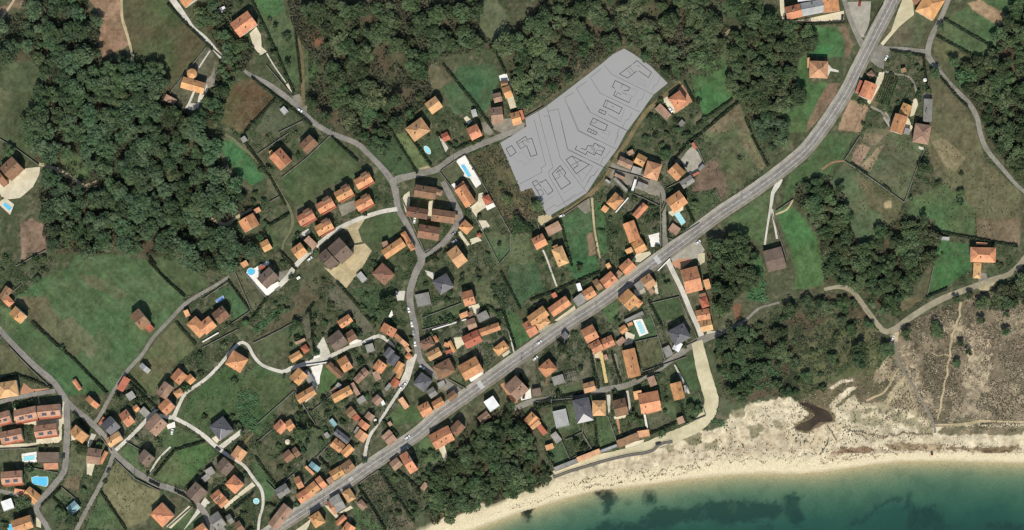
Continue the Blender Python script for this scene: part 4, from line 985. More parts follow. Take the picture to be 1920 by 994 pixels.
for lb, a, b in (('orange villa of the terrace row nearest the road junction, north end', 0, 0), ('second orange villa of the meadow row, between the north end and middle villas', -147, 93), ('middle orange villa of the row of four along the dark meadow', -284, 182), ('orange villa at the south-west end of the row along the dark meadow', -428, 272), ('orange villa of the lower pair, above the pale lane beside the brown apartment block', -293, 347), ('pinkish-orange villa of the lower pair with ribbed terrace, nearest the lane bend', 2, 165)):
    H('B2','villa',lb, ('g','o',1050+a,352+b,1158+a,292+b,1200+a,357+b,6.2), ('g','b',1098+a,310+b,1142+a,284+b,1165+a,330+b,7.2), ('f','r',1098+a,420+b,1198+a,362+b,1203+a,372+b,3), group='orange villas beside the dark meadow')
H('B2','house','orange and grey-brown gabled house at the end of the sandy track by the wood', ('g','o',300,598,348,680,236,728), ('s','o',300,572,342,550,352,582))
H('B2','cottage','small cottage with brown upper and orange lower roof, down-slope of the sandy track house', ('g','o',350,818,405,788,432,862))
H('B2','house','brown-topped orange house at the lane corner just west of the brown apartment block', ('g','o',583,867,652,815,712,882), ('s','t',680,800,715,765,790,818,4))
H('C2','apartment_block','twin brown apartment block on the bare pale building yard, upper half', ('g','d',938,102,1024,25,1142,128,9))
H('C2','apartment_block','twin brown apartment block on the bare pale building yard, lower half by the lane', ('g','d',865,162,924,108,1024,205,9))
H('C2','house','long orange house with white louvred terrace beside the hillside road', ('g','o',1335,120,1475,25,1502,95,6.5), ('h','o',1478,-5,1512,-25,1572,110,5), ('f','t',1335,60,1375,45,1385,85,5))
H('C2','house','brown pyramid-roofed house below the louvred terrace house', ('h','b',1268,292,1342,212,1430,300))
H('C2','shed','flat grey shed roof between the building yard and the brown pyramid roof', ('f','y',1145,305,1180,275,1225,332))
H('B3','cottage','small red-roofed cottage between the oval pool and the lane', ('g','r',423,12,470,-10,500,42))
for lb, w in (('brown twin house with the tan side annex at the top of the fenced cluster', ((242,385,395,410,382,495), ('h','t',385,410,440,430,430,470,3))), ('brown twin house on the road side of the fenced cluster', ((180,545,332,570,312,642), None)), ('brown twin house on the inner side of the fenced cluster facing the close', ((368,565,532,588,515,675), ('s','t',515,600,550,610,540,650,3))), ('brown twin house at the bottom point of the fenced triangle cluster', ((268,680,418,705,400,800), None))):
    ws = [('g','b') + w[0] + (8.5,)]
    if w[1]: ws.append(w[1])
    H('B3','villa',lb,*ws,group='brown twin houses in the fenced triangle')
H('B3','house','long orange house with brown rear slope beside the white poolside terrace', ('g','o',612,555,530,430,600,380), ('h','o',525,408,592,358,632,405,5.2))
H('B3','garage','flat red-roofed garage on the white yard of the poolside house', ('h','r',730,480,780,455,808,512,3))
H('B3','house','orange hip-roofed house on the corner of the close, opposite the brown twin houses', ('h','o',555,700,605,645,662,705))
H('B3','shed','tiny square red hut behind the corner house of the close', ('h','r',690,758,712,740,732,762))
H('B3','house','big bright orange gabled house below the close, above the dark slate house', ('g','a',468,892,540,838,638,938))
H('B3','house','brown and orange house beside the green fields under the grey plot', ('g','o',1098,790,1178,748,1208,832))
H('B3','house','orange hipped house with a small turret beside the long green strip field', ('h','a',1248,870,1325,838,1378,962), ('h','o',1255,845,1290,828,1305,860,5.4))
H('B3','shed','pale pink lean-to roof at the lowest corner of the grey plot', ('s','t',1200,705,1295,655,1318,720))
H('B4','barn','wide pink-brown barn roof beside the plot track', ('g','t',252,172,348,215,320,270,4.2))
H('B4','cottage','brown and orange cottage wedged between the barn and the amber hipped house', ('g','o',385,150,450,185,422,255))
H('B4','shed','dark grey roofed outhouse in front of the wedge cottage', ('s','c',345,245,410,265,395,310))
H('B4','house','large amber hip-roofed house behind the farm lane bend', ('h','a',452,208,556,238,515,352))
H('B4','house','brown and bright orange house beside the long grey yard, opposite the amber house', ('g','o',665,223,733,292,668,356))
H('B4','barn','wide grey flat barn roof beside the brown ploughed field', ('g','c',690,365,770,312,812,355,3.6))
H('B4','house','orange block house with dormers above the blue covered pool', ('g','o',585,500,685,430,712,545,7))
H('B4','shed','small red shed at the tip of the long grey yard', ('s','r',775,80,795,68,825,105))
H('B4','shed','red and grey outhouse at the yard corner beside the ploughed field', ('s','r',785,310,830,285,838,300), ('s','c',830,265,862,230,880,245))
H('B4','shed','square roofed store among shrubs by the main road at the covered pool foot', ('f','t',605,720,640,670,695,720))
H('B4','house','brown and orange house with the long white garden wall', ('h','o',145,520,212,443,272,502), ('s','o',105,570,130,535,165,560))
H('B4','house','narrow long red-orange house beside the vegetable rows', ('g','o',340,605,418,518,460,547))
H('B4','house','long double-sloped red-orange house running toward the main road', ('g','o',268,680,318,815,392,770))
H('B4','house','brown and orange house at the roadside end of the long red-orange one', ('g','o',332,825,405,785,452,862), ('s','o',285,870,330,848,345,882))
H('B4','warehouse','large dark grey-brown warehouse at the end of the forked driveway', ('g','d',1312,882,1442,848,1482,1000,5))
H('B4','shed','long tan-topped shed inside the walled farmyard', ('s','t',205,320,215,298,285,330))
H('B4','shed','long grey shed against the farmyard wall', ('s','c',200,345,215,330,340,385))
H('B4','shed','white strip roof shed across the farmyard', ('f','w',330,425,355,345,372,352))
H('B4','shed','wide grey outhouse in the middle of the walled farmyard', ('s','c',370,400,385,360,460,385))
H('B4','shed','small pale store at the walled farmyard gate', ('f','y',135,355,145,340,180,358))
H('B5','house','hip-roofed house with orange south wing beside the bright lawn and the sandy road', ('h','o',1185,850,1366,855,1360,962), ('h','a',1210,965,1265,968,1258,1080,4), ('s','o',1232,812,1310,818,1308,835,3))
H('B5','shed','pale grey low shed at the lawn corner by the pine grove', ('f','y',965,770,1028,775,1025,800))
H('C1','house','brown gabled house at the left edge above the grass valley', ('g','b',-5,265,50,182,95,220))
H('C1','cottage','small orange cottage joined below the brown house at the left edge', ('h','o',25,290,65,252,112,305))
H('C1','house','lone orange and brown house at the head of the valley hedge', ('g','o',80,388,128,335,202,420))
H('C1','house','tan-brown farmhouse with pink terraces beside the field lane', ('g','b',978,405,1042,352,1145,445,7.5), ('f','r',1075,490,1110,455,1150,500,3))
H('C1','house','big orange many-gabled house in the walled garden by the field lane', ('h','o',1400,470,1465,408,1545,520), ('g','o',1485,470,1560,408,1610,490))
H('C2','house','brown gabled house with blue covered pool, next to the many-gabled orange house', ('g','b',75,590,150,530,198,612))
H('C1','shed','small orange hut at the corner of field lane and walled garden', ('s','o',1370,372,1402,358,1432,398))
H('C1','barn','small lone grey gabled barn in the green field', ('g','y',1042,782,1065,755,1128,808,3.4))
H('C2','house','grey-brown house in the white L-shaped pool terrace', ('g','d',412,325,500,242,580,312), ('f','r',415,240,465,225,470,250,3))
H('C2','shed','small red hut among trees above the white pool terrace', ('s','o',285,215,325,190,345,225))
H('C2','cottage','orange roofed cottage above the two dark brown houses by the white lane', ('g','o',1005,648,1088,592,1126,642))
H('C2','house','large dark brown house beside the white lane with ochre edge wall', ('g','d',928,778,1018,710,1074,812))
H('C2','house','smaller brown house attached beside the large dark brown one', ('g','b',1055,745,1115,705,1168,760))
H('C2','cottage','small red-orange cottage by the lane wall, lower of the stepped pair', ('g','o',645,908,720,862,742,912))
H('C2','cottage','red-orange upper cottage of the stepped pair with a rear terrace', ('h','r',730,842,770,815,797,862))
H('C2','house','square orange pyramid house at the hairpin of the pale lane', ('h','o',176,960,236,861,328,953))
H('C2','cottage','ruined low store with pale rubbish just above the stepped pair', ('s','t',690,800,760,770,768,790))
H('D3','house','two-tone orange house at the top end of the white lane', ('g','o',760,98,800,25,922,80))
H('D3','cottage','long orange strip cottage stepping down toward the parked cars', ('g','a',888,155,915,125,1062,195))
H('D3','cottage','orange terrace cottage nearest the parked cars', ('g','a',962,222,988,203,1078,262))
H('D3','cottage','small square brown cottage at the alley mouth', ('h','o',988,340,1022,300,1066,335))
H('D3','house','brown and orange gabled house in the lane village, above the nested courtyard', ('g','o',362,378,440,330,512,437))
H('D3','house','long brown house with half-lit roof beside the white lane bend', ('g','b',300,388,420,500,375,545))
H('D3','cottage','twin pinkish-brown cottages in the middle of the lane village', ('g','t',510,548,572,485,620,530), ('g','t',570,480,615,440,658,498))
H('D3','house','orange house with tan rear roof near the alley in lane village', ('g','o',690,442,748,365,828,422), ('s','t',690,490,740,470,760,550,4))
H('D3','house','dark slate-grey house behind the white alley bend', ('g','g',788,320,845,250,890,300,6.5), ('g','g',820,380,872,300,942,350,6.5))
H('D3','house','curved orange house along the white alley', ('g','o',880,470,935,380,990,415,6.5), ('g','o',905,530,945,440,985,450,6))
H('D3','cottage','red-orange cottage at the alley with a row of parked cars below', ('g','r',850,592,892,535,948,578))
H('D3','house','square brown-orange pyramid house on the main corner of the hillside road', ('h','b',1123,207,1228,150,1255,238))
H('D3','shed','tiny pink store beside the brown-orange pyramid house', ('h','o',1250,155,1278,140,1298,198))
H('D3','house','amber gabled house below the brown-orange pyramid house', ('g','a',1188,312,1300,252,1338,322))
H('D3','cottage','U-shaped orange cottage around a tiny court', ('g','o',1420,190,1470,290,1440,305), ('f','r',1365,290,1440,262,1450,295,2.6), ('s','o',1350,240,1362,205,1412,215))
H('D3','house','brown hipped house with pink rim, facing the hillside road end', ('h','b',1255,432,1400,355,1485,465))
H('C3','house','large bright orange house with white roadside terrace near the zebra crossing', ('g','o',473,820,602,748,655,856))
H('D3','house','black slate house in shadow beside the alley and the road end', ('h','g',1068,590,1148,485,1240,575,7))
H('D3','shed','flat grey roof below the black slate house', ('g','c',1190,662,1252,620,1295,690,4))
H('D3','cottage','narrow bright orange strip roof at the alley beside the triangular green', ('s','a',930,742,970,715,1052,790))
H('D3','house','brown and orange house at the main road beside the triangular green', ('g','o',1108,808,1202,755,1262,850))
H('D3','house','orange roadside house with deep brown north slope', ('g','o',1235,770,1325,715,1374,775))
H('D3','house','brown roadside house at the end of the orange roadside terrace, by the alley walls', ('g','b',1372,705,1445,650,1502,695))
H('D3','shed','grey roofed store with tan lean-to between slate house and main road', ('f','c',1290,590,1350,560,1380,610))
H('D3','house','long orange house with brown ridge and flat pink wing, edge of lane village', ('g','o',308,695,470,608,518,675), ('f','t',295,660,345,615,362,640,3.5))
H('D2','cottage','red and orange cottage with curved wall below the white lane yard', ('g','o',872,195,968,138,992,186))
H('D2','cottage','brown and orange cottage beside the white lane yard', ('g','o',838,85,890,28,922,100))
H('D2','shed','flat grey roof store next to the white lane yard', ('f','c',908,60,940,40,982,108))
H('D3','cottage','weathered tan cottage with red annex in the crooked plot', ('g','b',430,850,490,800,548,858), ('f','r',500,910,545,872,582,910,3))
H('D3','shed','grey roof beside the weathered tan cottage', ('s','c',540,740,600,700,640,740))
H('D3','cottage','tan gabled cottage with white annex beside the narrow alley', ('g','t',680,745,735,690,792,740), ('f','w',762,760,790,745,805,785,3))
H('D3','cottage','tan barn-like cottage above the two orange alley houses', ('g','t',613,900,650,850,718,890))
H('D4','house','L-shaped orange house with front pergola, alone in the plots below the nettle field', ('g','o',58,132,120,70,185,130), ('g','o',148,102,200,68,228,150))
H('D4','house','weathered brown double house below the L-shaped orange house', ('g','b',125,370,185,320,248,372), ('g','b',205,325,242,298,298,355))
H('D4','house','bright orange upper alley house', ('g','o',760,112,792,70,868,112))
H('D4','house','bright orange lower alley house with white forecourt', ('g','a',735,212,778,152,858,190))
H('D4','shed','long dark slate shed above the double orange house', ('g','g',590,150,700,235,660,272,3))
H('D4','house','orange house, upper-left of the two joined above the main road terrace', ('g','o',580,225,656,285,603,346))
H('D4','house','orange house, lower-right of the two joined above the main road terrace', ('g','o',620,342,688,275,742,312))
H('D4','house','tan-brown corner house where the alley meets the main road', ('g','b',615,455,690,400,752,465))
H('D4','house','pink-fronted orange roadside house, middle of the main road terrace', ('g','o',522,508,610,455,658,522))
H('D4','cottage','small pinkish link cottage between two orange roadside houses', ('s','t',498,572,532,548,578,582))
H('D4','house','orange roadside house with narrow front, next to the link cottage', ('g','o',405,570,445,538,503,622))
H('D4','house','bright orange roadside house, third from the alley corner', ('g','o',328,640,395,583,448,652))
H('D4','house','long orange roadside house at the lower end of the orange terrace', ('g','o',245,698,335,640,382,710))
H('D4','cottage','steep orange cottage behind the lower end of the orange terrace', ('g','o',228,562,272,540,312,628))
H('D4','barn','old grey-tan barn behind the roadside houses, casting a broad shadow', ('g','c',70,658,160,600,228,652,5.5))
H('D4','barn','long grey-brown roadside barn at the bottom edge', ('g','t',20,930,145,768,218,830,5.5))
H('D4','house','big double-gabled orange house on seaward side of main road with white drive', ('g','o',1350,205,1435,160,1478,285,6), ('g','o',1430,160,1510,122,1536,250,6.2))
H('D4','house','brown house attached behind the double-gabled orange house', ('g','b',1520,150,1592,75,1650,140,6.5))
H('D4','house','brown and orange roadside house with tan annex opposite the alley mouth', ('g','o',1108,372,1168,335,1292,462), ('g','t',1020,435,1082,385,1142,440,4))
H('D4','house','orange hipped house with roof lights on the seaward roadside', ('h','a',628,680,692,640,748,722))
H('D4','warehouse','wide flat grey shed roof between the hipped house and strip cottage on roadside', ('g','c',520,735,600,690,722,765,4))
H('D4','cottage','orange strip cottage stepping away from the roadside grey shed', ('g','o',500,765,528,745,598,840), ('g','o',570,925,640,862,672,892))
H('D4','house','orange house cut by the bottom edge below the strip cottage', ('g','o',620,995,670,922,735,985))
H('D4','shed','pinkish square shed at the green lawn below the hipped roadside house', ('h','t',748,772,790,735,832,800))
H('D4','house','orange pyramid house at roadside near the bottom, across from the long barn', ('h','o',355,882,435,830,502,912))
H('D4','shed','small pink hut in the orchard by the shore wood', ('s','t',1278,640,1315,590,1345,620))
H('D4','shed','two-step tan lean-to roofs beside the alley green and main road', ('s','t',955,215,1020,155,1050,195), ('s','t',985,250,1050,195,1088,238))
H('D4','shed','narrow orange lean-to near the pale blue greenhouse', ('s','o',320,470,335,455,392,530))
H('D4','greenhouse','pale blue-green glasshouse in the back gardens of the orange roadside terrace', ('g','u',352,455,378,420,440,490))
H('D5','house','brown and tan house with pink terrace at the crossing corner, seaward side', ('g','t',345,112,415,46,500,125), ('s','d',515,130,565,120,570,165))
H('D5','house','white flat-roofed house in shadow by the main road and shore wood', ('f','w',220,207,275,170,337,215,6))
H('D5','shed','tan roofed outbuilding between white flat-roofed house and the shore wood', ('g','t',180,305,235,262,262,300))
H('D5','house','deep orange house with long pink tail beside the shore wood entry', ('g','o',466,318,512,268,556,322), ('s','r',545,312,608,392,580,408,3.4), ('g','a',490,340,540,300,560,345,4.6))
H('D5','shed','little orange hut at the path along the shore wood', ('s','o',595,475,640,460,650,490))
H('D5','warehouse','square pale grey slab building on the lawn of the shore street', ('f','y',642,268,720,250,742,350,3.2))
H('D5','shed','grey tilted strip roof below the pale grey slab building', ('s','c',628,412,660,388,695,440))
H('D6','house','slate-grey pyramid house with pale south face on shore street', ('h','g',330,320,465,290,502,480,7))
H('D6','house','amber pyramid house directly beside the shore street slate house', ('h','a',498,320,607,318,616,442))
H('D6','house','brown-topped house with ribbed balcony roof, between two concrete drives', ('g','b',668,322,772,298,788,435))
H('D6','house','broad red-orange house with recessed dark roof terrace, shore street', ('g','o',885,268,1048,236,1082,395,6), ('s','o',845,245,910,232,925,300,4))
H('D6','house','vertical-ridged orange house by the beach track garden', ('g','o',1155,180,1190,316,1278,290))
H('D6','shed','tiny square orange hut at the beach track hedge', ('s','t',1210,470,1262,450,1278,505))
H('D6','shed','pale pink hut at the lower side of shore street bend', ('s','t',962,130,1018,108,1040,185))
H('D6','cottage','orange-topped cottage with white flank on the upper side of shore street', ('g','a',415,180,508,155,516,236))
H('D6','garage','long dark brown garage row facing the beach track', ('s','b',703,660,872,592,888,655,3))
H('D6','garage','wide amber terrace roof beside the dark garage row', ('f','a',880,580,975,565,988,622,2.8))
H('D6','garage','long amber boathouse roof facing the boardwalk', ('s','a',368,800,552,728,562,772,3))
H('D6','garage','cream flat store between amber boathouse roof and dark garage row', ('f','y',565,742,700,690,706,714,2.6))
H('D6','garage','grey low boat store at the corner of the boardwalk and the shore wood', ('f','c',175,885,365,810,372,848,2.8))
H('C3','house','orange two-slope house at the head of the terraced lawns', ('g','o',497,275,575,252,610,350))
H('C3','house','dark slate hipped house under the big orange one, near the hillside road', ('h','g',285,190,385,130,465,215))
H('C3','garage','flat grey garage roof beside the hillside road below the slate hipped house', ('f','c',153,292,252,270,272,360))
H('C3','cottage','small orange outbuilding with pink terrace above the stepped courtyard', ('s','o',480,435,540,410,565,440))
H('C3','house','tan-orange house joining the pergola walk and the red roof', ('g','t',530,482,592,460,607,535))
H('C3','house','grey fibre-roofed block in the middle of the orange courtyard cluster', ('f','c',608,442,680,405,718,455,5))
H('C3','house','long orange house with brown back, front of the courtyard cluster', ('g','o',605,555,770,495,795,545,6))
H('C3','house','red-roofed long house at the lower side of courtyard cluster', ('g','r',500,605,612,550,640,640))
H('C3','house','brown hipped house by the pale alley above the main road', ('h','o',733,690,812,628,842,690))
H('C3','house','staggered orange roadside row with amber fronts, west end of upper terrace', ('g','o',985,455,1100,372,1150,440), ('h','a',1040,500,1120,440,1165,490,4.6), ('g','o',950,508,1015,470,1070,570,4.4))
H('C3','house','long orange roadside house with cream front yard, middle of upper terrace', ('g','o',1142,388,1268,298,1312,362))
H('C3','cottage','tan-orange roadside cottage beside the grey flat one in the upper terrace', ('g','o',1395,268,1465,225,1502,290))
H('C3','cottage','grey flat-topped roadside cottage between two orange ones', ('f','c',1325,325,1388,275,1430,332,4))
H('C3','shed','small pink hut behind the long orange roadside house', ('s','r',1165,285,1195,268,1212,300))
H('C3','shed','small white roofed shed behind the upper roadside terrace', ('f','w',1350,210,1380,200,1395,255))
H('C3','house','red-orange hip-roofed house on the seaward verge, alone near the parked white car', ('h','o',1068,832,1148,765,1215,832))
H('C3','house','stepped orange house at the top of the yellow drive', ('g','o',1385,555,1470,510,1535,595))
H('C3','shed','flat grey shed beside the open pergola', ('f','c',1170,905,1250,880,1258,945))
H('C4','house','two-tone orange house in the upper terrace next to the side lane', ('g','o',175,182,255,115,282,200))
H('C4','cottage','narrow brown cottage in the upper roadside terrace', ('g','b',120,192,155,168,188,245))
H('C4','shed','little orange hut behind the two-tone terrace house', ('s','o',218,65,245,50,262,90))
H('C4','house','brown and orange roadside house nearest the upper zebra crossing', ('g','o',316,82,388,18,444,84), ('s','t',290,140,315,105,340,140))
H('C4','house','orange house with rounded seaward corner across from the upper terrace', ('g','o',310,318,385,245,470,335), ('h','o',420,350,455,310,478,370,4.5))
H('C4','house','orange house with pink pergola terrace on the seaward side', ('g','a',478,175,542,130,602,205), ('f','t',530,250,560,230,580,275,3))
H('C4','shed','grey flat annex attached to the pergola-terrace house', ('f','c',430,215,478,180,520,225,4))
H('C4','house','large mottled brown and orange house on the side street corner', ('g','o',776,108,895,78,952,245,7), ('s','o',945,182,985,170,1002,240,3.5))
H('C4','house','red flat-fronted house halfway down the side street', ('h','r',915,318,970,300,980,375), ('s','b',915,285,962,272,968,295,4))
H('C4','house','pair of orange and brown houses at the foot of side street, upper one', ('g','o',890,408,985,390,1003,466))
H('C4','house','bright orange house at the very foot of side street', ('g','a',915,490,1000,470,1022,548))
H('C4','house','slate pyramid house with white-lit facets beside the side street', ('h','g',680,562,795,500,850,605,7), ('g','w',715,690,745,632,790,660,4))
H('C4','garage','dark grey flat garage beside the slate pyramid house', ('f','c',640,690,690,665,722,735))
H('C4','house','orange-brown house with connected wing above the yellow drive', ('g','o',95,660,165,620,210,690,6), ('g','o',180,625,260,590,300,655))
H('C4','cottage','L-shaped small orange cottage above the grey patio of the pool garden', ('g','o',315,540,360,510,388,555), ('s','o',380,505,415,490,425,510))
H('C4','shed','long grey strip roof above the white pool surround', ('f','c',360,475,490,412,498,438))
H('C4','house','long orange house end-on to shore street, with white terrace', ('g','o',343,708,388,905,476,872), ('f','y',380,850,465,825,480,870,5))
H('C4','cottage','row of small pink cottages off the connected orange wing', ('s','t',295,640,345,600,362,640), ('s','t',200,740,225,730,232,770))
H('D1','house','large amber hipped house in the walled garden at the left edge by the estate road', ('h','a',-8,62,110,42,138,135))
SEMI = [('pinkish twin house at the top left of the estate, middle of the upper row', (100,232,232,205,240,282)), ('pinkish twin house of the upper row nearest the estate road', (248,205,385,192,392,265)), ('pinkish twin house of the upper row at the left edge', (-40,262,62,232,78,300)), ('pinkish twin house of the lower row beside the inner lane end', (10,372,138,345,152,415)), ('pinkish twin house of the lower row beside the estate road', (228,332,362,315,372,385)), ('pinkish twin house standing between the two pools', (20,622,145,612,152,690))]
for lb, w in SEMI:
    x1, y1, x2, y2, x3, y3 = w; mx_, my_ = (x1+x2)/2, (y1+y2)/2; ex, ey = x3-x2, y3-y2
    H('D1','villa',lb, ('g','o' if 0 else 'p')+w+(7.5,), ('f','r',x1+ex*1.0, y1+ey*1.0, x3, y3, x3+ex*.22, y3+ey*.22, 3.2), group='pinkish twin houses of the estate', solar=2)
H('D1','warehouse','wide brown flat roof with orange strip beside the smaller estate pool', ('f','d',245,500,375,500,372,565,4), ('s','o',283,570,370,566,368,605,3))
H('D1','house','long orange roof wedge below the larger estate pool', ('g','o',150,770,222,828,264,772,4), ('s','o',100,728,165,740,150,768,3))
H('D1','house','small white flat-roofed building near the left edge', ('f','w',12,812,75,790,92,850,4))
H('D1','house','orange house with brown ribs and a pool at its side, bottom left edge', ('g','o',82,932,195,895,228,968))
H('D1','greenhouse','blue-grey glass pavilion in the small walled plot', ('g','u',425,850,475,805,512,850,3))
H('D1','house','stepped orange house at the fork of village and estate roads', ('g','o',450,372,490,325,568,395), ('g','b',468,335,505,345,495,380,4.5))
H('D1','house','brown-fronted house with orange wing in the point of three roads', ('g','t',568,470,650,480,640,575), ('g','o',690,500,652,575,640,545,4.5))
H('D1','cottage','tiny orange cottage behind the hedge in the valley', ('h','o',460,50,482,35,528,92))
H('D1','cottage','orange and brown cottage beside the field lane foot', ('g','o',548,165,570,140,632,205))
H('D1','shed','slim red lean-to row along the field lane', ('s','r',745,95,790,18,825,45))
H('D1','house','dark grey slate house beside the village crossroads', ('g','g',648,322,705,270,778,330,6))
H('D1','cottage','bright orange cottage on the crossroads corner below the slate house', ('g','a',676,415,755,365,788,415))
H('D1','house','orange two-wing house above the crossroads slate house', ('g','o',758,262,805,228,865,300), ('g','o',842,215,868,195,890,228))
H('D1','shed','pale grey roof beside the orange two-wing house', ('s','c',885,240,915,210,955,250))
H('D1','shed','thin red roof strip at the foot of the field lane', ('s','r',628,320,655,275,670,285))
H('D2','house','large tan-brown house at the junction of the pale lanes', ('g','t',-22,368,45,298,120,358))
H('D1','house','brown house among garden walls above the village road', ('g','d',875,535,920,480,988,535))
H('D2','house','lone orange pyramid-like house below the village road', ('h','o',12,895,82,828,145,912))
H('D2','house','red-brown gabled house of the trio above the pale lane', ('g','o',130,85,176,32,228,78))
H('D2','cottage','small orange cottage of the trio nearest the pale lane', ('g','o',213,95,245,65,282,98))
H('D2','house','tan house of the trio at the field side', ('g','t',48,178,95,110,148,150))
H('D2','cottage','small amber cottage where the pale lane narrows', ('h','a',145,178,185,150,218,178))
H('D2','house','brown and orange house at the pale junction', ('g','o',58,258,110,208,164,256))
H('D2','house','slate pyramid-roofed house at the edge of the nettle meadow', ('h','g',362,378,440,318,502,400,6))
H('D2','house','brown and amber house next to the slate pyramid by the pale lane', ('g','a',487,545,528,490,585,530))
H('D2','house','brown house in shadow across the pale lane from the amber one', ('g','d',398,612,445,560,512,612))
H('D2','house','orange hipped house in the cluster on the pale lane bend', ('h','o',455,718,508,663,568,718), group=None)
H('D2','house','patchwork orange house with solar-grey roof part in the bend cluster', ('g','o',365,790,412,750,455,790), ('g','o',405,830,450,790,480,820,5), ('f','g',385,800,405,785,425,805,5.9))
H('D2','house','dark brown gabled house between the village road and bend cluster', ('g','d',222,772,280,705,348,765))
H('D2','house','grey roof pair above the bottom end of the village road', ('g','c',358,915,410,880,462,955), ('g','c',455,910,480,895,510,940,4))
H('D2','cottage','brown cottage cut by the bottom edge near the grey roof pair', ('g','b',505,955,535,935,575,985))
H('D2','house','brown and orange house at the bottom edge beside the village road', ('g','o',258,995,320,948,365,1000))
H('D2','shed','two thin grey sheds in the shadowed yard of the brown house', ('s','c',310,685,345,655,365,680))
H('C3','shed','brown shed beside the pergola walk', ('s','b',540,425,575,410,590,440))
for t_, k_, c_, w_, l_ in (('D3','s','c',(622,235,690,215,740,275),'grey lean-to inside the bend of the white lane wall'),('D3','s','c',(345,612,370,580,408,610),'tiny grey lean-to touching the long orange house with brown ridge'),('D3','s','t',(480,600,515,580,585,680),'narrow pinkish lean-to between the grey roof and the twin cottages'),('D3','s','c',(800,640,845,585,870,605),'grey lean-to on the slope above the alley parking row'),('D4','f','u',(520,85,548,62,592,112),'pale green framed cold house among the crooked plots'),('D4','s','c',(478,195,505,175,530,210),'small grey hut next to the dark slate shed'),('D4','s','t',(1005,100,1030,85,1050,115),'tiny tan hut in the alley green'),('D4','f','c',(725,180,755,130,772,140),'grey store squeezed beside the lower bright alley house'),('D5','s','b',(590,105,600,60,612,62),'thin brown lean-to at the pink terrace wall'),('D6','s','g',(1270,195,1290,190,1310,245),'small dark carport beside the vertical-ridged house'),('C2','s','c',(420,235,440,220,455,240),'small grey cover beside the round pool'),('B4','s','t',(300,140,340,120,352,150),'small tan hut above the wide pink-brown barn'),('B2','s','c',(205,40,235,20,268,45),'small grey hut at the top of the mown track'),('D1','s','c',(800,135,840,110,870,145),'grey lean-to in the garden above the two-wing house'),('D2','s','c',(330,640,370,615,395,650),'grey garden store between the two brown houses in the shadowed yard'),('C3','s','g',(1240,590,1270,560,1300,590),'dark grey hut on the seaward verge below the pavement')):
    H(t_, 'shed', l_, (k_, c_) + w_)
# roofless pergola beside the flat grey shed
def pergola():
    x, y = W(*T('C3', 1312, 893)); a = math.radians(12)
    r = empty('pergola', (x, y, 0), a); tag(r, 'open dark timber pergola frame beside the flat grey shed', 'pergola')
    for u in (-4.2, 0, 4.2):
        for v in (-2.6, 2.6):
            mb = MB(); mb.box((u, v, 1.2), (.2, .2, 2.4)); mb.build('post', WOODP, r)
    for v in (-2.6, 0, 2.6):
        mb = MB(); mb.box((0, v, 2.5), (9.2, .25, .22)); mb.build('beam', STONE, r)
    for k in range(6):
        mb = MB(); mb.box((-4.3 + k*1.72, 0, 2.7), (.25, 6, .16)); mb.build('rafter', STONE, r)
pergola()
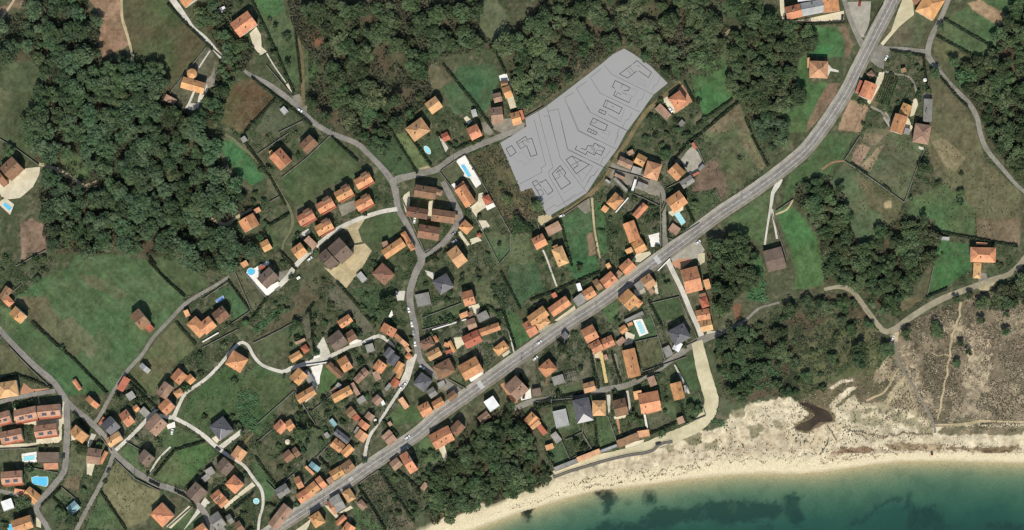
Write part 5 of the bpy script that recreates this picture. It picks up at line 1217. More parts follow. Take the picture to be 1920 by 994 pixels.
# ---------------------------------------------------------------- labels that place a thing by its neighbour
LM = [(365,153,'the round-towered house'),(460,42,'the lone hedge-side house'),(815,195,'the lone lawn-side house'),(1270,183,'the terracotta terrace house'),(1535,130,'the pyramid-roofed meadow house'),(1505,20,'the roadside workshop'),(1735,18,'the hilltop forecourt house'),(1690,220,'the deep orange hill house'),(1625,170,'the ploughed-patch house'),(28,320,'the oval-lawn house'),(525,297,'the bright-meadow house'),(578,270,'the dark red-brown house'),(646,365,'the orange villa row'),(470,415,'the sandy track house'),(632,475,'the brown apartment block'),(740,462,'the louvred terrace house'),(805,375,'the brown twin houses'),(878,365,'the poolside terrace house'),(857,478,'the big bright orange house'),(1009,452,'the house under the grey plot'),(1048,480,'the turreted house'),(1222,315,'the amber hipped house'),(1265,320,'the long grey yard'),(1260,378,'the dormered block house'),(1185,435,'the double-sloped red-orange house'),(1450,487,'the dark warehouse'),(1840,478,'the sandy road house'),(35,590,'the valley-hedge house'),(268,598,'the pink-terraced farmhouse'),(378,612,'the many-gabled house'),(272,686,'the lone grey barn'),(500,515,'the white pool terrace'),(632,635,'the large dark brown house'),(443,678,'the hairpin pyramid house'),(832,535,'the slate hipped house'),(878,562,'the terraced-lawns house'),(905,610,'the courtyard cluster'),(938,650,'the pale-alley hipped house'),(880,690,'the zebra crossing house'),(835,690,'the pink-rimmed house'),(790,712,'the black slate house'),(1028,690,'the seaward verge house'),(1110,625,'the yellow-drive house'),(1200,615,'the white pool surround'),(1270,630,'the side street slate house'),(1298,525,'the mottled corner house'),(1185,680,'the end-on shore house'),(1055,785,'the pale grey slab building'),(1092,765,'the shore street slate house'),(1215,752,'the broad red-orange house'),(1270,730,'the vertical-ridged house'),(1000,790,'the pink-tailed house'),(925,755,'the white flat-roofed house'),(962,728,'the crossing corner house'),(835,815,'the double-gabled house'),(760,860,'the house facing the alley mouth'),(655,930,'the seaward hipped house'),(635,835,'the joined orange pair'),(530,800,'the L-shaped orange house'),(545,852,'the weathered brown double house'),(417,803,'the nettle meadow slate house'),(450,850,'the amber lane house'),(440,905,'the bend cluster'),(305,960,'the lone house below the village road'),(372,925,'the dark brown gabled house'),(210,795,'the crossroads slate house'),(190,855,'the three-road point house'),(20,725,'the walled-garden amber house'),(95,775,'the estate twin houses'),(55,860,'the smaller estate pool'),(75,902,'the larger estate pool'),(170,745,'the field lane foot cottage'),(291,795,'the tan-brown junction house'),(275,855,'the garden-wall brown house'),(345,700,'the trio above the pale lane'),(574,738,'the curved-wall cottage'),(648,735,'the pink-winged long house'),(680,705,'the twin pinkish cottages'),(745,690,'the curved alley house'),(700,750,'the narrow-alley tan cottage'),(1100,575,'the upper roadside terrace'),(1000,600,'the staggered roadside row'),(1160,560,'the rounded-corner house'),(1690,300,'the stone-walled field'),(1660,380,'the round hay stack'),(1790,500,'the bright lawn'),(1330,700,'the beach track bend'),(575,960,'the long roadside barn'),(30,900,'the white flat building')]
USED = {}
def compass(dx, dy):
    return ('east','north-east','north','north-west','west','south-west','south','south-east')[int(((math.degrees(math.atan2(-dy, dx)) + 382.5) % 360) // 45)]
def place_label(prefix, x, y, cap=16):
    c = sorted(LM, key=lambda l: (l[0]-x)**2 + (l[1]-y)**2)[:5]
    for l in c:
        s = f'{prefix} {compass(x-l[0], y-l[1])} of {l[2]}'
        if len(s.split()) <= cap and s not in USED: USED[s] = 1; return s
    l = c[0]; d = int(round(math.hypot(l[0]-x, l[1]-y) * S))
    for k in range(60):
        s = f'{prefix} {d+k} metres {compass(x-l[0], y-l[1])} of {l[2]}'
        if s not in USED: USED[s] = 1; return s
# ---------------------------------------------------------------- swimming pools
POOLW = mat('pool_water', (.10,.46,.68,1), .12, .1, .6, (.14,.52,.70,1), .4)
POOLP = mat('pale_pool_water', (.26,.62,.66,1), .12, .08, .6, None, .4)
POOLD = mat('blue_pool_cover', (.10,.24,.50,1), .5, .15, .6, None, .3)
COPE = mat('pool_coping', (.66,.64,.58,1), .8, .08, 1.0)
def pool(t, pts, label, m=POOLW, extra=None):
    p = [W(*q) for q in TP(t, pts)]; cx = sum(a for a, b in p)/len(p); cy = sum(b for a, b in p)/len(p)
    r = empty('swimming_pool', (cx, cy, 0)); tag(r, label, 'swimming pool')
    q = [(a-cx, b-cy) for a, b in p]; q = [(a*.97, b*.97) for a, b in q]
    o = [(a*(1 + .4/max(math.hypot(a, b), .5)), b*(1 + .4/max(math.hypot(a, b), .5))) for a, b in q]
    mb = MB(); n = len(q)
    vs = [(a, b, .36) for a, b in o] + [(a, b, .36) for a, b in q] + [(a, b, -.1) for a, b in o] + [(a, b, .05) for a, b in q]
    for i in range(n):
        j = (i+1) % n; mb.add([vs[i], vs[j], vs[n+j], vs[n+i]], [(0,1,2,3)]); mb.add([vs[2*n+i], vs[2*n+j], vs[j], vs[i]], [(0,1,2,3)]); mb.add([vs[n+i], vs[n+j], vs[3*n+j], vs[3*n+i]], [(0,1,2,3)])
    mb.build('coping', COPE, r)
    mb = MB(); ar = sum(q[i][0]*q[(i+1) % n][1]-q[(i+1) % n][0]*q[i][1] for i in range(n)); qq = q if ar > 0 else q[::-1]
    mb.add([(a, b, .24) for a, b in qq], [tuple(range(n))]); mb.build('water', m, r)
    if extra:
        ax, ay = q[0]; bx, by = q[1]; dx, dy = q[2][0]-bx, q[2][1]-by
        for k in range(1, extra):
            f = k/extra; mb = MB(); c = (ax*(1-f)+bx*f, ay*(1-f)+by*f) if False else ((ax + (q[3][0]-ax)*f), (ay + (q[3][1]-ay)*f)); d = (bx + dx*f, by + dy*f)
            mb.box(((c[0]+d[0])/2, (c[1]+d[1])/2, .33), (math.hypot(d[0]-c[0], d[1]-c[1]), .35, .08), math.atan2(d[1]-c[1], d[0]-c[0])); mb.build('cover_bar', COPE, r)
    mask_poly(TP(t, pts), 1, 1)
def ell(cx, cy, rx, ry, a, n=20):
    o = []
    for i in range(n):
        t = 2*math.pi*i/n; u, v = rx*math.cos(t), ry*math.sin(t); ca, sa = math.cos(a), math.sin(a); o += [cx + u*ca - v*sa, cy + u*sa + v*ca]
    return o
pool('B1', [20,532,36,513,90,556,70,580], 'small blue pool set in the cream terrace of the oval-lawn house')
pool('B3', ell(323,125,34,17,.95), 'pale turquoise oval pool on a dark lawn above the lane', POOLP)
pool('B3', [572,240,598,232,650,318,630,330], 'long slim bright blue pool on the white terrace')
pool('B4', [655,607,690,588,736,660,706,684], 'pale blue barred pool cover beside the dormered block house', POOLP, 4)
pool('C4', [450,495,480,486,516,572,486,584], 'pale barred pool in the white surround above shore street', POOLP, 5)
pool('C2', ell(362,276,30,26,0), 'round bright blue pool on the white L-shaped terrace')
pool('C2', [98,490,150,455,160,480,110,508], 'blue covered pool in the hedged lawn beside the brown gabled house', POOLD)
pool('D1', [148,530,218,518,222,546,152,556], 'small estate pool inside a white rectangle', POOLP)
pool('D1', [200,660,240,650,250,658,300,655,305,670,303,706,290,718,205,700], 'larger bright estate pool with notched edge on the lawn', POOLW)
pool('D1', [42,965,85,950,98,985,60,1005], 'blue pool beside the rib-roofed orange house at the bottom left', POOLW)
pool('D2', ell(635,822,16,16,0,14), 'tiny round pale blue garden pool by the pale lane', POOLP)
# ---------------------------------------------------------------- cars
def car_mesh():
    d = {}
    mb = MB(); prof = [(-2.1,.35),(-2.15,.75),(-2.0,.95),(-1.3,1.0),(1.0,.95),(1.95,.78),(2.15,.55),(2.1,.35)]
    n = len(prof); vs = [(x, -.88, z) for x, z in prof] + [(x, .88, z) for x, z in prof]
    mb.add(vs, [tuple(range(n)), tuple(range(n, 2*n))[::-1]] + [(i, n+i, n+(i+1) % n, (i+1) % n) for i in range(n)]); d['body'] = mb
    mb = MB(); lo = [(-1.75,-.8),(1.0,-.8),(1.0,.8),(-1.75,.8)]; hi = [(-1.35,-.64),(.35,-.64),(.35,.64),(-1.35,.64)]
    vs = [(x, y, .98) for x, y in lo] + [(x, y, 1.42) for x, y in hi]
    mb.add(vs, [(3,2,1,0), (4,5,6,7), (0,1,5,4), (1,2,6,5), (2,3,7,6), (3,0,4,7)]); d['window'] = mb
    mb = MB(); mb.box((-.5, 0, 1.45), (1.66, 1.24, .06)); d['roof'] = mb
    return d
CM = car_mesh()
PAINTS = dict(white=mat('white_car_paint', (.75,.75,.74,1), .3, .03, 1, None, .5), dark=mat('dark_car_paint', (.03,.032,.036,1), .25, .03, 1, None, .5), red=mat('red_car_paint', (.30,.03,.025,1), .3, .03, 1, None, .5), grey=mat('grey_car_paint', (.28,.29,.30,1), .3, .03, 1, None, .5))
TYRE = mat('tyre_rubber', (.02,.02,.02,1), .9, .1, 3)
mbw = MB(); mbw.tube((0,-.1,0), (0,.1,0), .32, .32, 14); WHEEL = mbw.mesh('wheel', TYRE)
CMESH = {}
for c, m in PAINTS.items(): CMESH[c] = dict(body=CM['body'].mesh('body', m), roof=CM['roof'].mesh('roof', m))
CWIN = CM['window'].mesh('window', GLASS)
def car(t, x, y, ang, c, label, z=.05):
    px, py = T(t, x, y); wx, wy = W(px, py)
    r = empty('parked_car', (wx, wy, z), math.radians(ang)); tag(r, label, 'car', 'cars in the village')
    child('body', CMESH[c]['body'], r, (0,0,0)); child('window', CWIN, r, (0,0,0)); child('roof', CMESH[c]['roof'], r, (0,0,0))
    for u in (-1.35, 1.35):
        for v in (-.84, .84): child('wheel', WHEEL, r, (u, v, .32))
car('A2',645,822,-35,'white','white car on the hillside road where the earth track begins')
car('C3',105,400,-80,'white','white car at the head of the kerbside line on hillside road',.12)
car('C3',128,508,-80,'white','white car second along the kerbside line on hillside road',.12)
car('C3',140,568,-85,'grey','grey car parked between white ones on hillside road',.12)
car('C3',152,652,-85,'white','white car at the lower end of the kerbside line',.12)
car('C3',1078,645,35,'white','white van driving on the coast road past the staggered roadside row',.15)
car('C3',1050,762,40,'white','white car parked on the seaward verge of the coast road',.26)
car('D4',1172,222,35,'white','white car driving on the coast road near the alley green',.15)
car('D6',1058,686,15,'dark','black car parked on the beach track beside the boardwalk',.1)
car('D1',405,522,88,'dark','dark car on the estate road beside the brown flat roof')
car('D1',687,614,65,'dark','dark car on the narrow lane below the crossroads')
car('D1',475,256,-45,'dark','dark car parked at the fork of village and estate roads')
car('A5',562,432,60,'white','white car in the asphalt patch beside the main junction')
car('C5',612,612,75,'white','white car parked where the sandy road meets the dune path')
car('D2',136,410,80,'white','white car in the yard of the tan-brown junction house')
car('D2',800,78,75,'dark','dark car parked on the white village lane by the brown cottage')
car('D2',408,512,-35,'dark','dark car on the pale lane near the slate pyramid')
car('B4',745,235,70,'dark','dark car in the long grey yard')
car('B3',518,748,40,'grey','grey car in the parking corner of the close',.08)
car('B3',525,805,35,'white','white car below the close behind the big bright orange house')
car('D3',1150,440,-30,'white','white car at the end of the hillside road beside the black slate house')
car('D3',955,630,50,'white','white car nearest the alley wall below the red-orange alley cottage')
car('D3',978,608,50,'grey','grey car in the alley parking row')
car('D3',995,590,50,'white','white car at the upper end of the alley parking row')
car('A5',365,28,80,'red','red car on the parking area beside the workshop')
car('A4',1508,130,85,'dark','dark car at the edge of the workshop cream yard')
car('A4',228,820,-50,'white','white car beside the terracotta terrace house')
car('B4',830,812,35,'white','white car on the grey forecourt by the coast road')
car('C2',800,180,40,'white','white car beside the lane below the brown apartment block')
car('D5',465,172,80,'dark','dark car on the white yard of the crossing corner house')
car('B3',1325,615,20,'white','white car on the earth track under the grey plot')
car('B2',1500,650,80,'white','white car on the paved strip of the brown twin houses')
# ---------------------------------------------------------------- walls, fences, hedges
def rnd_quads(P_, N_, size, asp=1.0):
    """many small leaf faces: centres P_, normals N_, sizes"""
    n = len(P_); N_ = N_ / np.maximum(np.linalg.norm(N_, axis=1, keepdims=True), 1e-6)
    r = NP.normal(size=(n, 3)); u = np.cross(N_, r); u /= np.maximum(np.linalg.norm(u, axis=1, keepdims=True), 1e-6); v = np.cross(N_, u)
    s = (size if np.ndim(size) else np.full(n, size))[:, None] * .5
    co = np.stack([P_ - u*s - v*s*asp, P_ + u*s*1.1 - v*s*asp*.8, P_ + u*s*.9 + v*s*asp, P_ - u*s*.8 + v*s*asp*1.1], 1).reshape(-1, 3)
    return co
def quads_mesh(name, co, m, extra=None):
    n = len(co)//4; me = bpy.data.meshes.new(name)
    me.vertices.add(n*4); me.vertices.foreach_set('co', co.astype(np.float32).ravel())
    me.loops.add(n*4); me.loops.foreach_set('vertex_index', np.arange(n*4, dtype=np.int32))
    me.polygons.add(n); me.polygons.foreach_set('loop_start', np.arange(0, n*4, 4, dtype=np.int32)); me.polygons.foreach_set('loop_total', np.full(n, 4, np.int32))
    me.update(calc_edges=True)
    me.materials.append(m); return me
def midpt(pts):
    tot = [math.hypot(b[0]-a[0], b[1]-a[1]) for a, b in zip(pts, pts[1:])]; h = sum(tot)/2
    for (a, b), l in zip(zip(pts, pts[1:]), tot):
        if h <= l: f = h/(l or 1); return (a[0]+(b[0]-a[0])*f, a[1]+(b[1]-a[1])*f), math.atan2(-(b[1]-a[1]), b[0]-a[0])
        h -= l
    return pts[-1], 0
def axis_word(a):
    d = math.degrees(a) % 180
    return 'running east to west' if d < 30 or d > 150 else 'running north to south' if 60 < d < 120 else 'running diagonally'
def hedge(t, flat_, w=1.5, h=1.7, name='hedge', m=None, pre=None):
    pts = TP(t, flat_); (mx_, my_), an = midpt(pts); L = sum(math.hypot(b[0]-a[0], b[1]-a[1]) for a, b in zip(pts, pts[1:])) * S
    P_ = []
    for a, b in zip(pts, pts[1:]):
        ax, ay = W(*a); bx, by = W(*b); l = math.hypot(bx-ax, by-ay); n = int(l*16*max(w, .8)) + 4; f = NP.rand(n)
        ww = w*(.75 + .5*vnoise(f*l/3.0, f*0+ax, 3)); o = (NP.rand(n) - .5)*ww
        P_.append(np.stack([ax + (bx-ax)*f - (by-ay)/l*o, ay + (by-ay)*f + (bx-ax)/l*o, h*(.12 + .88*NP.rand(n)**.6)*(.7+.5*vnoise(f*l/4.0, f*0+by, 8))], 1))
    P_ = np.concatenate(P_); N_ = NP.normal(size=P_.shape) + np.array([0, 0, .9])
    x0, y0 = W(mx_, my_); P_[:, 0] -= x0; P_[:, 1] -= y0; P_[:, 2] += .15
    o = bpy.data.objects.new(name, quads_mesh(name, rnd_quads(P_, N_, .45 + .5*NP.rand(len(P_))), m or LEAF['hedge'])); C.objects.link(o); o.location = (x0, y0, 0)
    size = 'short' if L < 18 else 'long' if L > 50 else ''
    tag(o, place_label(pre or f'{size} dark hedge {axis_word(an)}'.strip(), mx_, my_), name.replace('_', ' ')); return o
def wall(t, flat_, h=1.5, w=.45, m=None, name='garden_wall', pre=None):
    m = m or STONE; pts = TP(t, flat_); (mx_, my_), an = midpt(pts); x0, y0 = W(mx_, my_); mb = MB(); L = 0
    for i, (a, b) in enumerate(zip(pts, pts[1:])):
        ax, ay = W(*a); bx, by = W(*b); l = math.hypot(bx-ax, by-ay); L += l; ang = math.atan2(by-ay, bx-ax)
        k = max(1, int(l/4))
        for j in range(k):
            f = (j+.5)/k; mb.box((ax+(bx-ax)*f-x0, ay+(by-ay)*f-y0, h/2 - .1 + .012*(j % 2) + .006*i), (l/k - .004, w, h + .2), ang)
    o = mb.build(name, m, None, (x0, y0, 0))
    col = {STONE.name: 'grey stone', WHITEW.name: 'whitewashed'}.get(m.name, 'grey'); size = 'short' if L < 18 else 'long' if L > 50 else 'low'
    tag(o, place_label(pre or f'{size} {col} wall {axis_word(an)}', mx_, my_), 'wall'); return o
HED = [('A1',1250,30,1400,190,1590,372),('A1',1300,775,1520,990),('A2',285,0,430,300,600,690),('A2',610,215,640,480,655,620),('A2',285,575,440,700,640,850,735,935),('A2',460,740,230,990),('A3',490,330,590,550),('A3',480,325,620,280),('A3',120,480,200,580,380,800,490,960),('A2',1388,912,1580,772),
('A4',475,980,730,760),('A4',420,930,690,740),('A4',782,880,830,990),('A4',1010,160,1260,182,1520,168),('A5',990,140,1400,380),('A5',940,270,1200,410),('A5',590,375,700,395,850,420),('A5',930,530,1080,710,1170,800),('A5',840,430,855,560,870,680),('B1',860,830,960,890),('B1',1100,900,1160,990),
('B2',200,20,310,170,420,320,540,540),('B2',370,715,565,600),('B2',370,720,435,850),('B2',500,880,600,990),('B3',310,960,430,862),('B3',1312,640,1400,990),('B3',390,0,540,120),('B3',545,110,745,30),('B3',180,0,350,240),('B3',62,0,250,300),('B4',655,190,780,50,860,0),('B4',1230,20,1350,245),('B4',600,590,608,780),('B4',740,420,738,540,800,660),('B5',960,735,1240,790,1540,842),('B5',300,225,420,310),('B5',540,385,600,440),
('C1',1110,0,1250,150,1380,262),('C1',240,450,420,620,560,740,800,985),('C1',0,880,120,842,390,945),('C1',960,850,1090,990),('C1',1310,450,1460,622),('C2',190,340,352,560),('C2',1000,350,1130,500,1285,690),('C2',830,510,770,592),('C2',590,150,700,262),('C3',790,120,860,250,940,400),('C3',812,420,900,690),('C3',1010,330,1190,265,1350,190),('C3',1370,185,1530,120),('C3',1460,700,1520,990),('C3',930,870,1000,990),('C4',110,760,170,980),('C4',265,720,330,940),('C4',540,330,640,520),('C4',430,650,470,790),('C5',860,308,1020,242),
('D1',640,750,800,990),('D1',390,722,262,838),('D1',332,782,500,940),('D1',820,60,1000,225),('D2',330,468,150,520,30,670),('D2',450,312,560,400),('D2',630,560,760,742),('D2',500,870,620,772),('D2',690,840,750,850),('D3',0,862,150,990),('D3',792,942,850,992),('D4',440,392,520,480),('D4',970,82,1100,210),('D4',940,500,1060,680,1230,930),('D4',1010,442,1280,650),('D4',760,622,890,820,990,990),('D4',250,20,410,140),('D6',520,480,542,720),('D6',990,600,1210,510),('D6',1240,310,1290,500),('D6',0,352,180,305),('D6',190,300,420,255),('D6',1100,20,870,140),('D5',560,232,770,190),('D2',150,755,240,805,275,865),('C2',480,470,360,640),('C2',800,570,835,890),('B2',880,25,1080,210),('D6',110,745,185,905),('D2',0,700,60,730),('A4',330,610,400,760),('D1',470,245,570,375)]
for h_ in HED: hedge(h_[0], h_[1:])
WAL = [('A1',1540,350,1268,690),('A2',395,485,590,712),('A2',485,990,670,900),('A2',0,372,80,440,0,590),('A3',640,620,700,830),('A3',735,877,870,797),('A5',400,275,470,150,540,30),('B1',0,42,120,112,290,237),('B1',120,990,340,872),('B2',330,155,560,0),('B2',510,332,700,180,870,20),('B2',420,512,490,472),('B3',420,282,600,160),('B3',605,160,728,360,830,540,942,740),('B3',418,290,690,642,870,990),('B3',945,745,942,880,850,985),('B3',130,482,310,900,420,812),('B3',1130,622,1160,720),('B3',1310,630,1530,482),('B4',800,52,880,232),('B4',165,262,390,322,470,352),('B4',590,412,690,362),('B4',550,485,550,850),('B4',610,782,645,792,840,670),('B4',1382,605,1490,940),('B4',960,415,1000,502),('B4',280,425,420,482,550,545),('B5',250,205,470,352,695,515),('B5',698,512,770,310,850,112),('B5',250,202,365,22),('B5',950,800,918,990),
('C1',160,172,68,252),('C1',65,632,240,812,390,952),('C2',0,482,195,350),('C2',160,702,355,570),('C2',0,842,265,705),('C2',315,287,470,464),('C2',380,808,560,720,740,622),('C2',240,280,362,562),('C3',205,462,495,352),('C3',205,552,570,457),('C3',290,792,460,702),('C3',622,640,652,870),('C4',560,352,770,302),('C4',560,442,620,622,660,772),('C4',440,640,610,602),('C4',765,305,905,618),('C4',720,722,900,632),('C4',742,812,838,990),('C4',500,862,820,752),('C5',868,292,932,0),
('D1',730,545,860,670,1010,742),('D1',640,402,710,492),('D1',0,482,230,472),('D1',800,432,900,492),('D1',930,662,985,602),('D1',170,592,370,632),('D1',390,720,500,812),('D2',640,472,760,372),('D2',110,982,250,862),('D2',640,365,860,168),('D2',870,182,990,372),('D3',105,862,310,702),('D3',1250,392,1460,302),('D3',1562,642,1400,552),('D4',400,402,530,272),('D4',760,612,930,492),('D4',0,592,70,662,230,522),('D5',600,502,655,632,790,577),('D5',720,442,820,392,880,492,745,560),('D6',240,662,310,822),('D6',270,652,410,592,470,702),('D6',425,502,412,592),('D6',630,452,700,652),('D6',1400,252,1460,450,1290,520),('C2',1400,760,1560,860),('D6',20,330,340,300),('B4',1410,580,1540,492)]
for w_ in WAL: wall(w_[0], w_[1:])
for w_ in [('B4',215,590,310,480),('D6',945,440,968,560),('C3',280,550,540,470),('C4',610,110,700,20),('D3',20,430,270,395),('C2',120,730,0,800)]: wall(w_[0], w_[1:], 1.6, .9, WHITEW)
# boardwalk with rails along the dune foot
def boardwalk():
    BW = mat('weathered_boards', (.16,.145,.12,1), .9, .2, 2.0)
    pl = spline([(a, b, 0) for a, b in TP('D6', [170,975,300,925,450,880,600,835,800,788,950,765,1020,740,1060,700,1110,680,1180,672])], 8); pl = [(p[0], p[1]) for p in pl]
    x0, y0 = W(*pl[len(pl)//2]); r = empty('boardwalk', (x0, y0, zg(*pl[len(pl)//2]))); z0 = zg(*pl[len(pl)//2])
    tag(r, 'narrow grey timber boardwalk with rails curving along the top of the beach', 'boardwalk')
    mb = MB(); rl = [MB(), MB()]
    for a, b in zip(pl, pl[1:]):
        ax, ay = W(*a); bx, by = W(*b); l = math.hypot(bx-ax, by-ay); an = math.atan2(by-ay, bx-ax); z = (zg(*a)+zg(*b))/2 - z0
        n = max(1, int(l/.8))
        for j in range(n):
            f = (j+.5)/n; mb.box((ax+(bx-ax)*f-x0, ay+(by-ay)*f-y0, z+.4 + .004*(j % 2)), (l/n-.05, 1.9, .9), an)
        for k, s in enumerate((-1, 1)):
            ox, oy = -math.sin(an)*s*.9, math.cos(an)*s*.9
            rl[k].box(((ax+bx)/2-x0+ox, (ay+by)/2-y0+oy, z+1.75), (l, .09, .12), an); rl[k].box((ax-x0+ox, ay-y0+oy, z+1.2), (.12, .12, 1.1), an)
    mb.build('deck', BW, r)
    for q in rl: q.build('handrail', BW, r)
boardwalk()
# ---------------------------------------------------------------- street lamps
LAMPM = {}
mb = MB(); mb.tube((0,0,-.2), (0,0,8), .16, .1, 8); mb.box((0,0,.15), (.5,.5,.3)); LAMPM['pole'] = mb.mesh('pole', METAL)
mb = MB(); mb.tube((0,0,7.9), (1.6,0,8.3), .07, .06, 6); LAMPM['arm'] = mb.mesh('arm', METAL)
mb = MB(); mb.box((1.9,0,8.32), (.8,.3,.14)); LAMPM['lamp_head'] = mb.mesh('lamp_head', METAL)
LP = [('D4',350,865,-55),('D4',470,765,-55),('D4',960,425,-55),('D4',1167,290,-55),('D4',1530,70,-55),('B4',735,720,-55),('B4',1150,505,-55),('C3',945,780,-55),('C3',1025,735,-55),('C3',1255,600,-55),('C3',1500,400,-55),('D5',130,215,-55),('D5',298,105,-55),('D5',632,210,80),('D6',150,330,80),('D6',745,195,80),('D6',825,190,80),('D6',1095,40,-120),('C1',245,730,40),('C1',8,575,40),('C1',1498,260,-60),('D1',405,668,170),('D1',852,645,-60),('D2',97,758,60),('C4',645,825,-70),('A5',632,80,30),('B3',515,195,-60),('C2',1322,765,0),('B3',100,400,0)]
for t, x, y, a in LP:
    px, py = T(t, x, y); wx, wy = W(px, py); o = empty('street_lamp', (wx, wy, 0), math.radians(a))
    for k, me in LAMPM.items(): child(k, me, o, (0, 0, 0))
    tag(o, place_label('thin grey street lamp', px, py), 'street lamp', 'street lamps')
# ---------------------------------------------------------------- round tank, hay stack, white bits
mb = MB(); x, y = W(*T('A5', 850, 597)); mb.tube((0,0,-.1), (0,0,1.8), 1.4, 1.4, 20); mb.tube((0,0,1.803), (0,0,2.2), 1.42, .3, 20)
tag(mb.build('water_tank', WHITEW, None, (x, y, 0)), 'round white water tank beside the hedge on the hill', 'water tank')
x, y = W(*T('C2', 715, 323)); mb = MB(); mb.box((0,0,.9), (2.6,1.8,1.8), .6); mb.box((0,0,1.85), (2.8,2.0,.12), .6)
tag(mb.build('storage_box', WHITEW, None, (x, y, 0)), 'white box hut at the lane side near the pool terrace', 'hut')
x, y = W(*T('D3', 715, 935)); mb = MB(); mb.tube((0,0,-.1), (0,0,1.6), 1.2, 1.2, 16)
tag(mb.build('water_tank', WHITEW, None, (x, y, 0)), 'round white cistern beside the narrow alley', 'water tank')
x, y = W(*T('D2', 822, 470)); mb = MB(); mb.tube((0,0,-.1), (0,0,2.0), 1.9, 1.9, 18); mb.tube((0,0,2.003), (0,0,2.5), 2.0, .3, 18)
tag(mb.build('stone_dovecote', WALLS[1], None, (x, y, 0)), 'small round cream tank in front of L-shaped orange house', 'water tank')
# beach people
def person_mesh(shirt):
    SK = mat('skin_' + shirt[0], (.42,.26,.18,1), .7, .05, 3); CL = mat('swimwear_' + shirt[0], shirt[1], .8, .05, 3); HR = mat('hair_' + shirt[0], (.04,.028,.02,1), .8, .05, 3)
    V = [(0,0,.95,.13),(0,0,1.15,.12),(0,0,1.38,.15),(0,0,1.5,.055),(0,.01,1.57,.06),(0,.02,1.68,.095),
         (-.1,0,.9,.09),(-.12,.06,.48,.06),(-.13,-.05,.06,.045),(-.13,.1,.03,.035),(.1,0,.9,.09),(.12,-.04,.48,.06),(.13,-.18,.06,.045),(.13,-.05,.03,.035),
         (-.2,0,1.42,.055),(-.27,-.03,1.12,.042),(-.28,.06,.86,.032),(.2,0,1.42,.055),(.28,.03,1.13,.042),(.3,.12,.88,.032)]
    E = [(0,1),(1,2),(2,3),(3,4),(4,5),(0,6),(6,7),(7,8),(8,9),(0,10),(10,11),(11,12),(12,13),(2,14),(14,15),(15,16),(2,17),(17,18),(18,19)]
    me = bpy.data.meshes.new('person'); me.from_pydata([v[:3] for v in V], E, []); o = bpy.data.objects.new('tmp', me); C.objects.link(o)
    sk = o.modifiers.new('s', 'SKIN'); me.skin_vertices[0].data[0].use_root = True
    for i, v in enumerate(V): me.skin_vertices[0].data[i].radius = (v[3], v[3]*.8)
    ss = o.modifiers.new('u', 'SUBSURF'); ss.levels = 1; ss.render_levels = 1
    dg = bpy.context.evaluated_depsgraph_get(); m2 = bpy.data.meshes.new_from_object(o.evaluated_get(dg)); m2.name = 'person'
    bpy.data.objects.remove(o); m2.materials.clear(); m2.materials.append(SK); m2.materials.append(CL); m2.materials.append(HR)
    for p in m2.polygons:
        z = p.center.z; p.material_index = 2 if z > 1.7 else 1 if .72 < z < 1.0 or (shirt[2] and 1.0 <= z < 1.42 and abs(p.center.x) < .22) else 0
    return m2
PEOPLE = [('D8',890,527,20,('red', (.35,.04,.04,1), True),'person in a red top standing beside the dark belongings on the beach'),('D8',939,535,80,('blue', (.04,.07,.25,1), False),'person in blue trunks walking alone along the wet sand'),('D8',1122,532,140,('black', (.03,.03,.03,1), True),'person in dark clothes standing farther along the beach'),('D8',884,578,0,('teal', (.03,.2,.2,1), False),'person wading in the shallow water off the beach')]
for t, x, y, a, sh, lb in PEOPLE:
    px, py = T(t, x, y); wx, wy = W(px, py); o = bpy.data.objects.new('person', person_mesh(sh)); C.objects.link(o); o.location = (wx, wy, zg(px, py)); o.rotation_euler = (0, 0, math.radians(a)); tag(o, lb, 'person')
px, py = T('D8', 903, 512); wx, wy = W(px, py); r = empty('beach_parasol', (wx, wy, zg(px, py))); tag(r, 'dark red parasol on the beach beside the standing person', 'parasol')
mb = MB(); mb.tube((0,0,-.2), (0,0,2.1), .03, .03, 6); mb.build('pole', METAL, r); mb = MB(); mb.tube((0,0,1.75), (0,0,2.15), 1.1, .05, 10); mb.build('canopy', mat('dark_red_canvas', (.14,.03,.025,1), .8, .1, 3), r)
